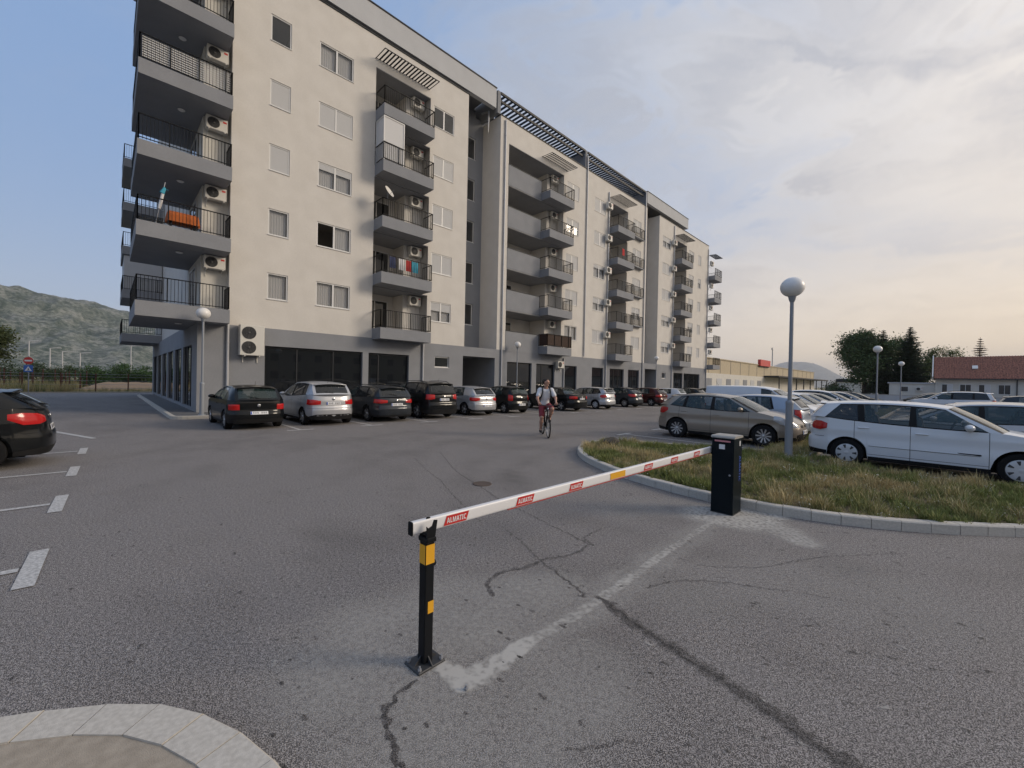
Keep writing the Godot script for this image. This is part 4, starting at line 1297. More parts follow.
# leaf clumps through a crown: blobs = [centre, radius vector]
func crown_mesh(blobs: Array, leaves: int, size: float, r: RandomNumberGenerator, base_col: Color, vary := 0.35) -> MB:
	var mb := MB.new()
	var tot := 0.0
	for b in blobs: tot += pow(b[1].x * b[1].y * b[1].z, 0.66)
	for b in blobs:
		var n := int(leaves * pow(b[1].x * b[1].y * b[1].z, 0.66) / tot)
		# leaves gather on twigs
		var twigs := maxi(n / 26, 3)
		for t in twigs:
			var d := Vector3(r.randfn(), r.randfn(), r.randfn()).normalized()
			var tp: Vector3 = b[0] + d * b[1] * pow(r.randf(), 0.4) * r.randf_range(0.75, 1.12)
			var tone := r.randf_range(1.0 - vary, 1.0 + vary)
			var spreadr := size * r.randf_range(2.0, 4.5)
			for k in 26:
				var p := tp + Vector3(r.randfn(), r.randfn() * 0.6, r.randfn()) * spreadr
				var a := Vector3(r.randfn(), r.randfn() * 0.5, r.randfn()).normalized()
				var c := a.cross(Vector3(r.randfn(), r.randfn(), r.randfn())).normalized()
				var s := size * r.randf_range(0.6, 1.3)
				var tt := tone * r.randf_range(0.85, 1.15)
				mb.col = Color(base_col.r * tt, base_col.g * tt, base_col.b * tt)
				var nn := a.cross(c).normalized()
				var i := mb.vert(p - a * s, nn, Vector2(0, 0)); mb.vert(p + c * s * 0.45, nn, Vector2(1, 0)); mb.vert(p + a * s, nn, Vector2(1, 1)); mb.vert(p - c * s * 0.45, nn, Vector2(0, 1))
				mb.ix.append_array([i, i + 1, i + 2, i, i + 2, i + 3])
	return mb

func trunk_mesh(h: float, r0: float, branches: Array) -> MB:
	var mb := MB.new()
	mb.tube([Vector3(0, -0.1, 0), Vector3(0.05, h * 0.35, 0.03), Vector3(-0.04, h * 0.7, 0.05), Vector3(0, h, 0)], r0, 9, r0 * 0.35)
	for b in branches: mb.tube([Vector3(0, b[1] * 0.55, 0), Vector3(0, b[1] * 0.55, 0).lerp(b[0], 0.5) + Vector3(0, 0.2, 0), b[0]], r0 * 0.4, 6, r0 * 0.1)
	return mb

func broad_tree(called: String, label: String, at: Vector3, h: float, rad: float, seed_: int, col: Color, leaves: int, size: float, group := "", low := 0.25) -> void:
	var r := RandomNumberGenerator.new(); r.seed = seed_
	var o := thing(called, label, "tree", at, 0, group)
	var blobs := []; var br := []
	var n := 13
	for k in n:
		var a := TAU * k * 0.382 + r.randf()
		var t := r.randf()
		var y := lerpf(h * low, h * 0.88, t)
		var q := rad * sqrt(1.0 - pow((t - 0.35) / 0.75, 2.0)) * r.randf_range(0.45, 0.85)
		var c := Vector3(cos(a) * q, y, sin(a) * q)
		blobs.append([c, Vector3(rad * 0.36, h * 0.13, rad * 0.36) * r.randf_range(0.75, 1.25)])
		br.append([c, y])
	blobs.append([Vector3(0, h * 0.9, 0), Vector3(rad * 0.35, h * 0.10, rad * 0.35)])
	blobs.append([Vector3(0, h * 0.55, 0), Vector3(rad * 0.6, h * 0.25, rad * 0.6)])
	part("trunk", trunk_mesh(h * 0.75, 0.03 * h, br), M.bark, o)
	part("crown", crown_mesh(blobs, leaves, size, r, col), M.leaf, o)

func conifer(called: String, label: String, at: Vector3, h: float, rad: float, seed_: int, col: Color, sparse := 1.0, group := "") -> void:
	var r := RandomNumberGenerator.new(); r.seed = seed_
	var o := thing(called, label, "tree", at, 0, group)
	var tr := MB.new(); tr.tube([Vector3(0, -0.1, 0), Vector3(0, h * 0.98, 0)], 0.022 * h, 8, 0.02)
	part("trunk", tr, M.bark, o)
	var mb := MB.new()
	var tiers := int(34 * sparse)
	for t in tiers:
		var u := float(t) / tiers
		var y := lerpf(h * 0.12, h * 0.985, u)
		var rr := rad * pow(1.0 - u, 0.72) * r.randf_range(0.75, 1.12) + 0.1
		var arms := maxi(int(lerpf(18, 8, u)), 4)
		for k in arms:
			var a := TAU * (k + r.randf() * 0.7) / arms
			var l := rr * r.randf_range(0.65, 1.1)
			var d := Vector3(cos(a), r.randf_range(-0.28, -0.05), sin(a))
			var sd := Vector3(-d.z, 0, d.x).normalized()
			var tone := r.randf_range(0.65, 1.3)
			var m := maxi(int(l / 0.11), 4)
			for q in m:
				var p := Vector3(0, y, 0) + d * l * (q + 0.5) / m + Vector3(0, 0.12 * l * pow(float(q) / m, 2.0), 0)
				var w := 0.46 * (1.15 - float(q) / m) * (0.5 + 0.35 * l)
				for e in 3:
					var tt := tone * r.randf_range(0.8, 1.2)
					mb.col = Color(col.r * tt, col.g * tt, col.b * tt)
					var sdir := (sd * (1.0 if e == 0 else -1.0) + d * 0.7 + Vector3(0, r.randf_range(-0.7, 0.2), 0)).normalized()
					if e == 2: sdir = Vector3(r.randfn(), -0.8, r.randfn()).normalized()
					var c := sdir.cross(Vector3(r.randfn() * 0.4, 1, r.randfn() * 0.4)).normalized() * 0.085
					var nn := sdir.cross(c).normalized()
					var i := mb.vert(p - c, nn, Vector2(0, 0)); mb.vert(p + c, nn, Vector2(1, 0)); mb.vert(p + sdir * w, nn, Vector2(1, 1))
					mb.ix.append_array([i, i + 1, i + 2])
	part("crown", mb, M.leaf, o)

func build_backdrop() -> void:
	var lm := mat("leaf", Color.WHITE, 0.75)
	lm.vertex_color_use_as_albedo = true
	lm.backlight_enabled = true; lm.backlight = Color(0.25, 0.28, 0.12)
	mat("bark", lin(0.07, 0.055, 0.042), 0.95)
	# limestone hill with scrub
	var hm := mat("hill_rock", Color.WHITE, 1.0)
	hm.albedo_texture = tint_tex([noise_img(1024, 0.012, 81, 5), noise_img(1024, 0.055, 82, 5), noise_img(1024, 0.22, 84, 3)], [1.6, 2.0, 1.0], Color(0.017, 0.035, 0.024), Color(0.235, 0.235, 0.21))
	triplanar(hm, 0.0022)
	ridge("hill", hm, [Vector3(-1250, 285, -1250), Vector3(-760, 262, -1420), Vector3(-420, 240, -1500), Vector3(-175, 186, -1500), Vector3(-70, 172, -1500), Vector3(45, 158, -1500), Vector3(200, 120, -1500), Vector3(420, 95, -1480), Vector3(800, 60, -1400)], 900.0, 16.0, 5)
	var bm := mat("far_ridge", Color.WHITE, 1.0)
	bm.albedo_texture = hm.albedo_texture
	triplanar(bm, 0.0007)
	ridge("mountain", bm, [Vector3(11500, 115, -4408), Vector3(11500, 364, -3258), Vector3(11500, 450, -2837), Vector3(11500, 560, -2568), Vector3(11500, 575, -2262), Vector3(11500, 502, -1878), Vector3(11500, 226, -1380), Vector3(11500, 115, -920), Vector3(11500, 86, 383), Vector3(11500, 134, 2875)], 4200.0, 10.0, 6)

	mat("window_tint", lin(0.03, 0.033, 0.038), 0.08)
	# long ochre hall beyond the block
	var y := thing("industrial_hall", "long ochre industrial hall with a flat roof and dark canopy", "hall", Vector3.ZERO)
	var zf := -40.0
	part("wall", box_mb(100.0, 236.0, 0, 8.6, -75.0, zf), M.ochre, y)
	part("base_wall", box_mb(99.9, 236.1, 0, 4.9, -75.0, zf + 0.25), M.house_white, y)
	part("roof_edge", box_mb(99.8, 236.2, 8.6, 8.85, -75.2, zf + 0.2), M.ochre, y)
	var pan := MB.new(); pan.bx(0, 0.08, 0, 3.6, 0, 0.05); var pm := pan.mesh()
	for k in 17: part("panel_joint", pm, M.grey, y, Vector3(108.0 + k * 8, 4.95, zf + 0.02))
	part("canopy", box_mb(155.0, 243.0, 4.9, 5.35, zf + 0.3, zf + 4.5), M.anthracite, y)
	for k in 8: part("canopy_post", box_mb(157.0 + k * 12, 157.3 + k * 12, 0, 4.9, zf + 4.0, zf + 4.3), M.anthracite, y)
	for k in 7: part("loading_door", box_mb(106.0 + k * 7.0, 109.6 + k * 7.0, 0.2, 3.6, zf + 0.25, zf + 0.32), M.light_grey if k % 2 else M.grey, y)
	var sb := thing("roof_sign", "red box sign standing on the roof of the ochre hall", "sign", Vector3(155.0, 7.2, zf + 0.3))
	part("panel", box_mb(-5.6, 5.6, 1.2, 3.2, -0.4, 0.4), M.boom_red, sb)
	part("stand", box_mb(-5.5, 5.5, 0.9, 1.2, -0.1, 0.1), M.anthracite, sb)
	var an := thing("roof_mast", "thin antenna mast on the roof of the ochre hall", "mast", Vector3(178.0, 8.85, zf - 3.0))
	var amb := MB.new(); amb.tube([Vector3.ZERO, Vector3(0, 7.5, 0)], 0.16, 6); amb.tube([Vector3(-0.9, 6.6, 0), Vector3(0.9, 6.6, 0)], 0.10, 5); amb.box(Vector3(-0.5, 7.0, 0), Vector3(0.9, 0.7, 0.3))
	part("mast_tube", amb, M.galvanised, an)

	# white house with a tiled roof
	var hx := 95.0
	var h := thing("tiled_house", "low white house with a red tiled roof and square windows", "house", Vector3.ZERO)
	part("wall", box_mb(hx, hx + 10.0, 0, 3.75, -0.1, 30.0), M.house_white, h)
	var tm := mat("roof_tile", Color.WHITE, 0.9)
	tm.albedo_texture = tint_tex([noise_img(512, 0.045, 95, 2), noise_img(512, 0.14, 96, 2)], [2.4, 1.8], Color(0.075, 0.028, 0.02), Color(0.36, 0.15, 0.10))
	triplanar(tm, 0.16)
	var rf := MB.new()
	var rows := []
	for j in 25:
		var t := j / 24.0
		for e in 2:
			var row := PackedVector3Array()
			for i in 331:
				var z := -0.3 + i * 0.0925
				var wob := absf(sin(i * PI / 3.0)) * 0.07
				row.append(Vector3(hx - 0.6 + t * 5.6, 3.55 + t * 3.65 + wob + (0.06 if e == 0 else 0.0), z))
			rows.append(row)
	rf.grid(rows, true)
	var rr := part("roof", rf, tm, h)
	rr.set_meta("kind", "stuff")
	var rf2 := MB.new(); rf2.quad(Vector3(hx + 5.0, 7.2, 30.2), Vector3(hx + 10.6, 3.55, 30.2), Vector3(hx + 10.6, 3.55, -0.3), Vector3(hx + 5.0, 7.2, -0.3))
	part("roof_back", rf2, tm, h)
	var gb := MB.new(); gb.prism(PackedVector2Array([Vector2(0, 3.7), Vector2(10, 3.7), Vector2(5, 7.0)]), 0.3, Transform3D(Basis(Vector3(1, 0, 0), Vector3(0, 1, 0), Vector3(0, 0, 1)), Vector3(hx, 0, -0.1)))
	part("gable", gb, M.house_white, h)
	part("gable_edge", box_mb(hx - 0.7, hx + 5.0, 3.55, 3.6, -0.45, -0.32), M.house_white, h)
	var ve := MB.new(); ve.box(Vector3(hx - 0.62 + 3.0, 5.6, -0.42), Vector3(6.7, 0.35, 0.14), Basis(Vector3(0, 0, 1), 0.577))
	part("verge_board", ve, M.white_frame, h)
	part("gutter", box_mb(hx - 0.74, hx - 0.6, 3.45, 3.58, -0.3, 30.2), M.steel_dark, h)
	part("downpipe", box_mb(hx - 0.12, hx - 0.02, 0.0, 3.5, 8.2, 8.32), M.steel_dark, h)
	var skl := MB.new(); skl.box(Vector3(hx + 2.0, 5.45, 4.2), Vector3(0.9, 0.12, 0.6), Basis(Vector3(0, 0, 1), 0.577))
	part("roof_window", skl, M.white_frame, h)
	for k in 8:
		var z := 0.6 + k * 1.95 + (0.8 if k > 3 else 0.0)
		var w := group_node("window", h)
		part("frame", box_mb(hx - 0.06, hx - 0.005, 1.30, 2.75, z, z + 1.25), M.white_frame, w)
		part("pane", box_mb(hx - 0.08, hx - 0.062, 1.37, 2.68, z + 0.07, z + 0.60), M.window_tint if k != 4 else M.curtain, w)
		part("pane", box_mb(hx - 0.08, hx - 0.062, 1.37, 2.68, z + 0.66, z + 1.18), M.window_tint if k % 2 else M.curtain, w)
	# flat-roofed annexe
	var an2 := thing("annexe", "flat roofed white annexe beside the tiled house", "outbuilding", Vector3.ZERO)
	part("wall", box_mb(hx + 0.5, hx + 8, 0, 2.75, -5.6, -0.12), M.house_white, an2)
	part("roof_edge", box_mb(hx + 0.3, hx + 8.2, 2.752, 2.95, -5.8, -0.13), M.light_grey, an2)
	var aw := group_node("window", an2)
	part("frame", box_mb(hx + 0.42, hx + 0.49, 1.4, 2.3, -4.3, -3.2), M.white_frame, aw)
	part("pane", box_mb(hx + 0.40, hx + 0.418, 1.47, 2.23, -4.22, -3.28), M.window_tint, aw)
	ac_unit(Vector3(hx + 0.45, 1.6, -1.9), -PI / 2, "air conditioner on the white annexe wall", "")
	# low wall in front of the far house
	var lw := thing("garden_wall", "low grey wall in front of the tiled house", "wall", Vector3.ZERO)
	part("wall_base", box_mb(82.0, 82.25, 0, 0.9, -30.0, 25.0), M.light_grey, lw)
	part("coping", box_mb(81.95, 82.3, 0.9, 0.98, -30.0, 25.0), M.concrete, lw)
	# trees behind the annexe
	broad_tree("broadleaf_tree", "spreading dark green tree with a loose left side", Vector3(101, 0, -9.4), 12.4, 5.6, 31, Color(0.055, 0.09, 0.028), 30000, 0.19, "trees behind the annexe", 0.02)
	broad_tree("broadleaf_tree", "rounded leafy tree between the two dark conifers", Vector3(106, 0, -5.2), 11.5, 4.4, 32, Color(0.056, 0.10, 0.028), 22000, 0.18, "trees behind the annexe", 0.1)
	broad_tree("broadleaf_tree", "pale green tree reaching over the gable of the tiled house", Vector3(112, 0, 0.4), 10.2, 3.6, 33, Color(0.095, 0.125, 0.035), 12000, 0.15, "trees behind the annexe", 0.2)
	conifer("conifer_tree", "dark conifer with a flat tip rising behind the leafy trees", Vector3(99, 0, -6.7), 12.6, 2.6, 41, Color(0.032, 0.052, 0.026), 1.2, "dark conifers")
	conifer("conifer_tree", "tall pointed dark conifer beside the tiled house", Vector3(100, 0, -3.3), 13.0, 3.6, 42, Color(0.028, 0.050, 0.024), 1.3, "dark conifers")
	conifer("conifer_tree", "bare reddish conifer top standing behind the tiled roof", Vector3(125, 0, 6.0), 12.8, 2.6, 43, Color(0.14, 0.085, 0.06), 0.75)
	broad_tree("shrub", "low dark bush at the end of the ochre hall canopy", Vector3(150, 0, -18.5), 4.0, 5.0, 34, Color(0.05, 0.06, 0.03), 5000, 0.25, "", 0.05)
	# far low roofs under the mountain
	for q in [[140.0, -16.0, 5.0, 4.2, "small dark roofed shed far behind the parked cars"], [170.0, -13.0, 16.0, 3.4, "long pale low shed far behind the parked cars"]]:
		var o := thing("far_shed", q[4], "shed", Vector3(q[0], 0, q[1]))
		part("wall", box_mb(0, 6, 0, q[3] - 0.8, -q[2] * 0.5, q[2] * 0.5), M.house_white, o)
		part("roof", box_mb(-0.3, 6.3, q[3] - 0.8, q[3], -q[2] * 0.5 - 0.3, q[2] * 0.5 + 0.3), M.anthracite if q[2] < 10 else M.light_grey, o)
	# unseen houses added behind the viewer to darken shop window and car reflections
	var op := thing("added_opposite_block", "unseen low row of houses added across the car park for the shop windows to mirror", "houses", Vector3.ZERO)
	part("wall", box_mb(-60, 70, 0, 8.2, 42, 52), M.ochre, op)
	part("roof", box_mb(-60.4, 70.4, 8.2, 8.7, 41.5, 52.5), M.anthracite, op)
	var wn := MB.new(); wn.bx(-0.7, 0.7, 0, 1.4, -0.03, 0.0); var wme := wn.mesh()
	for k in 32:
		for f in 2: part("window", wme, M.window_tint, op, Vector3(-57.0 + k * 4.0, 1.4 + f * 3.4, 41.99))

# ---------------------------------------------------------------- barrier
func text_mesh(s: String, height: float, depth := 0.001) -> TextMesh:
	var t := TextMesh.new()
	var sf := SystemFont.new(); sf.font_names = PackedStringArray(["Droid Sans"]); sf.font_weight = 700
	t.text = s; t.font = sf; t.font_size = 64; t.pixel_size = height / 46.0; t.depth = depth
	t.horizontal_alignment = HORIZONTAL_ALIGNMENT_CENTER; t.vertical_alignment = VERTICAL_ALIGNMENT_CENTER
	return t

func hex_bolt(mb: MB, at: Vector3) -> void:
	for q in [[0.013, 0.011, 0.0], [0.0065, 0.016, 0.0112]]:
		var poly := PackedVector2Array()
		for k in 6: poly.append(Vector2(cos(TAU * k / 6), sin(TAU * k / 6)) * q[0])
		mb.prism(poly, q[1], Transform3D(Basis(Vector3(1, 0, 0), Vector3(0, 0, -1), Vector3(0, 1, 0)), at + Vector3(0, q[2], 0)))

func build_barrier() -> void:
	# support post with a fork
	var p := thing("barrier_post", "black square post with yellow reflective bands and a fork holding the boom", "barrier post", Vector3(1.455, 0, -2.215), deg_to_rad(2.0))
	var w := 0.068
	var base := MB.new(); base.cbox(Vector3(0, 0.009, 0), Vector3(0.20, 0.016, 0.16), 0.004)
	part("base_plate", base, M.steel_dark, p)
	var gus := MB.new()
	for s in [[1, 0], [-1, 0], [0, 1], [0, -1]]:
		var d := Vector3(s[0], 0, s[1])
		gus.prism(PackedVector2Array([Vector2(w / 2, 0.017), Vector2(w / 2 + 0.05, 0.017), Vector2(w / 2, 0.06)]), 0.006, Transform3D(Basis(d, Vector3.UP, d.cross(Vector3.UP)), d.cross(Vector3.UP) * -0.003))
	part("gusset", gus, M.steel_dark, p)
	for sx in [-0.08, 0.08]:
		for sz in [-0.06, 0.06]:
			var bo := MB.new()
			hex_bolt(bo, Vector3(sx, 0.017, sz))
			part("anchor_bolt", bo, M.galvanised, p)
	var tube := MB.new(); tube.cbox(Vector3(0, 0.40, 0), Vector3(w, 0.77, w), 0.006)
	part("tube", tube, M.black_paint, p)
	var fork := MB.new()
	fork.cbox(Vector3(0, 0.785, 0), Vector3(w + 0.004, 0.03, w + 0.03), 0.004)
	for s in [-1.0, 1.0]:
		var pr := PackedVector2Array([Vector2(-0.03, 0.0), Vector2(0.03, 0.0), Vector2(0.045, 0.10), Vector2(0.02, 0.105), Vector2(0.006, 0.07), Vector2(-0.02, 0.06), Vector2(-0.035, 0.075)])
		fork.prism(pr, 0.007, Transform3D(Basis(), Vector3(0, 0.80, s * 0.038 - 0.0035)))
	part("fork", fork, M.black_paint, p)
	var rb := MB.new(); rb.cbox(Vector3(0, 0.812, 0), Vector3(0.05, 0.022, 0.06), 0.006)
	part("rest_pad", rb, M.rubber, p)
	for q in [[0.635, 0.755, -1.0, 1.0], [0.325, 0.40, -0.35, 1.0]]:
		var tp := MB.new()
		var x0: float = q[2] * w * 0.47; var x1: float = q[3] * w * 0.47
		tp.quad(Vector3(x0, q[0], w / 2 + 0.0015), Vector3(x1, q[0], w / 2 + 0.0015), Vector3(x1, q[1], w / 2 + 0.0015), Vector3(x0, q[1], w / 2 + 0.0015))
		if q[2] > -0.9:
			part("reflective_band", tp, M.yellow_tape, p)
			continue
		tp.quad(Vector3(-w / 2 - 0.0015, q[0], -w * 0.45), Vector3(-w / 2 - 0.0015, q[0], w * 0.45), Vector3(-w / 2 - 0.0015, q[1], w * 0.45), Vector3(-w / 2 - 0.0015, q[1], -w * 0.45))
		tp.quad(Vector3(w / 2 + 0.0015, q[0], w * 0.45), Vector3(w / 2 + 0.0015, q[0], -w * 0.45), Vector3(w / 2 + 0.0015, q[1], -w * 0.45), Vector3(w / 2 + 0.0015, q[1], w * 0.45))
		part("reflective_band", tp, M.yellow_tape, p)
	var loc := MB.new(); loc.lathe([Vector2(0.02, 0), Vector2(0.022, 0.02), Vector2(0.012, 0.03), Vector2(0.001, 0.03)], 12, Transform3D(Basis(Vector3.FORWARD, PI / 2), Vector3(w / 2, 0.62, 0)))
	part("lock", loc, M.black_paint, p)
	var bn := MB.new(); hex_bolt(bn, Vector3.ZERO)
	solo("ground_bolt", bn, M.galvanised, "loose steel bolt in the mortar beside the barrier post", "bolt", "", Vector3(1.50, 0.005, -1.855))

	# drive cabinet and its boom
	var c := thing("barrier_cabinet", "black barrier drive cabinet holding a white boom with red labels", "barrier", Vector3(6.30, 0, -2.055))
	var body := MB.new(); body.cbox(Vector3(0, 0.53, 0), Vector3(0.34, 1.04, 0.29), 0.008)
	part("casing", body, M.cabinet_paint, c)
	var lid := MB.new()
	var lp := PackedVector2Array([Vector2(-0.18, 1.052), Vector2(0.18, 1.052), Vector2(0.18, 1.068), Vector2(0.15, 1.085), Vector2(-0.15, 1.085), Vector2(-0.18, 1.068)])
	lid.prism(lp, 0.31, Transform3D(Basis(), Vector3(0, 0, -0.155)))
	mat("cabinet_lid", lin(0.30, 0.29, 0.27), 0.5)
	part("lid", lid, M.cabinet_lid, c)
	var plinth := MB.new(); plinth.bx(-0.175, 0.175, 0.0, 0.012, -0.15, 0.15)
	part("plinth", plinth, M.steel_dark, c)
	var dr := MB.new(); dr.cbox(Vector3(-0.171, 0.54, 0), Vector3(0.004, 0.90, 0.255), 0.001)
	part("door", dr, M.cabinet_paint, c)
	var st := MB.new(); st.bx(-0.178, -0.174, 1.00, 1.022, -0.105, 0.10)
	part("red_stripe", st, M.pale_red, c)
	var no := MB.new(); no.bx(-0.178, -0.174, 0.90, 0.965, -0.045, 0.03)
	part("notice", no, M.plate, c)
	var sk := MB.new(); sk.bx(0.05, 0.09, 0.94, 1.01, 0.146, 0.148)
	part("sticker", sk, M.plate, c)
	var lk := MB.new(); lk.lathe([Vector2(0.013, 0), Vector2(0.013, 0.008), Vector2(0.001, 0.009)], 10, Transform3D(Basis(Vector3.FORWARD, -PI / 2), Vector3(-0.173, 0.55, 0.10)))
	part("lock", lk, M.galvanised, c)
	# faint blue lettering down the side
	var vt := text_mesh("ALMATIC", 0.06, 0.001)
	var vn := part("lettering", vt, M.plate_blue, c, Vector3(0.08, 0.62, 0.147))
	vn.rotation.z = -PI / 2
	# boom: rounded flat tube along -x
	var hub := MB.new(); hub.lathe([Vector2(0.07, 0), Vector2(0.07, 0.035), Vector2(0.05, 0.045), Vector2(0.001, 0.045)], 20, Transform3D(Basis(Vector3.RIGHT, -PI / 2), Vector3(-0.06, 0.865, -0.146)))
	part("hub", hub, M.black_paint, c)
	var boom := group_node("boom", c, Vector3(-0.06, 0.865, -0.185))
	boom.rotation = Vector3(0, deg_to_rad(-0.3), deg_to_rad(0.15))
	var L0 := -4.87
	var bm := MB.new()
	var rows := []
	for x in [L0, 0.20]:
		var row := PackedVector3Array()
		for k in 25:
			var a := TAU * k / 24
			var cx := signf(cos(a)) * pow(absf(cos(a)), 0.45); var sy := signf(sin(a)) * pow(absf(sin(a)), 0.45)
			row.append(Vector3(x, sy * 0.042, cx * 0.022))
		rows.append(row)
	bm.grid(rows)
	part("beam", bm, M.boom_white, boom)
	var cap := MB.new(); cap.cbox(Vector3(L0 - 0.006, 0, 0), Vector3(0.014, 0.086, 0.046), 0.005)
	part("end_cap", cap, M.rubber, boom)
	var edge := MB.new(); edge.cbox(Vector3(-2.05, -0.047, 0), Vector3(4.0, 0.012, 0.018), 0.004)
	part("rubber_edge", edge, M.red_rubber, boom)
	# red labels with white lettering; one yellow reflector
	var seen := [[1.70, 0.30], [2.365, 0.30], [3.02, 0.30], [4.34, 0.30], [4.99, 0.30], [5.66, 0.24]]
	for q in seen:
		var x: float = q[0] - 6.24
		var lb := MB.new()
		var hw := 0.093
		lb.quad(Vector3(x - hw - 0.012, -0.031, 0.0245), Vector3(x + hw - 0.012, -0.031, 0.0245), Vector3(x + hw + 0.012, 0.031, 0.0245), Vector3(x - hw + 0.012, 0.031, 0.0245))
		var lo := part("label", lb, M.boom_red, boom)
		var tx := part("lettering", text_mesh("ALMATIC", 0.034), M.boom_white, lo, Vector3(x, -0.002, 0.0254))
		tx.scale = Vector3(0.78, 1, 1)
	var ye := MB.new(); ye.quad(Vector3(3.57 - 6.24, -0.03, 0.0245), Vector3(3.85 - 6.24, -0.03, 0.0245), Vector3(3.85 - 6.24, 0.032, 0.0245), Vector3(3.57 - 6.24, 0.032, 0.0245))
	part("reflector", ye, M.yellow_tape, boom)

# ---------------------------------------------------------------- lamps
func lamp(at: Vector3, h: float, label: String, group: String) -> void:
	var o := thing("street_lamp", label, "street lamp", at, 0, group)
	if not M.has("lamp_meshes"):
		var b := MB.new(); b.lathe([Vector2(0.13, 0), Vector2(0.13, 0.03), Vector2(0.085, 0.04), Vector2(0.08, 1.25), Vector2(0.085, 1.27), Vector2(0.085, 1.33), Vector2(0.05, 1.36)], 16)
		var g := MB.new(); g.ball(Vector3(0, 0, 0), Vector3(0.255, 0.235, 0.255), 24, 16)
		var k := MB.new(); k.lathe([Vector2(0.046, -0.36), Vector2(0.07, -0.30), Vector2(0.085, -0.225), Vector2(0.09, -0.20)], 14)
		M["lamp_meshes"] = [b.mesh(), g.mesh(), k.mesh()]
	var lm: Array = M["lamp_meshes"]
	part("base", lm[0], M.lamp_pole, o)
	var s := MB.new(); s.tube([Vector3(0, 1.34, 0), Vector3(0, h - 0.5, 0)], 0.046, 12, 0.042)
	part("pole", s, M.lamp_pole, o)
	part("globe_holder", lm[2], M.lamp_pole, o, Vector3(0, h - 0.24, 0))
	part("globe", lm[1], M.globe, o, Vector3(0, h - 0.24, 0))

func build_lamps() -> void:
	var g := "globe street lamps"
	lamp(Vector3(2.88, 0.118, -21.25), 4.45, "globe street lamp on the pavement corner under the corner balconies", g)
	lamp(Vector3(11.78, 0.10, -2.46), 4.32, "globe street lamp on the kerb between the beige and the white estate car", g)
	var pad := MB.new(); pad.cbox(Vector3(0, 0.06, 0), Vector3(1.1, 0.14, 0.55), 0.02)
	struct("lamp_footing", pad, M.concrete, Vector3(11.9, 0, -2.44))
	lamp(Vector3(22.26, 0.118, -22.2), 4.68, "globe street lamp standing by the shop windows near the tall pier", g)
	lamp(Vector3(38.0, 0.1, -2.86), 4.65, "globe street lamp rising behind the parked cars, before the dark trees", g)
	lamp(Vector3(60.7, 0.1, -2.64), 4.65, "small looking globe street lamp before the white annexe", g)
	lamp(Vector3(42.05, 0.118, -20.95), 4.68, "globe street lamp by the dark far passage of the apartment block", g)

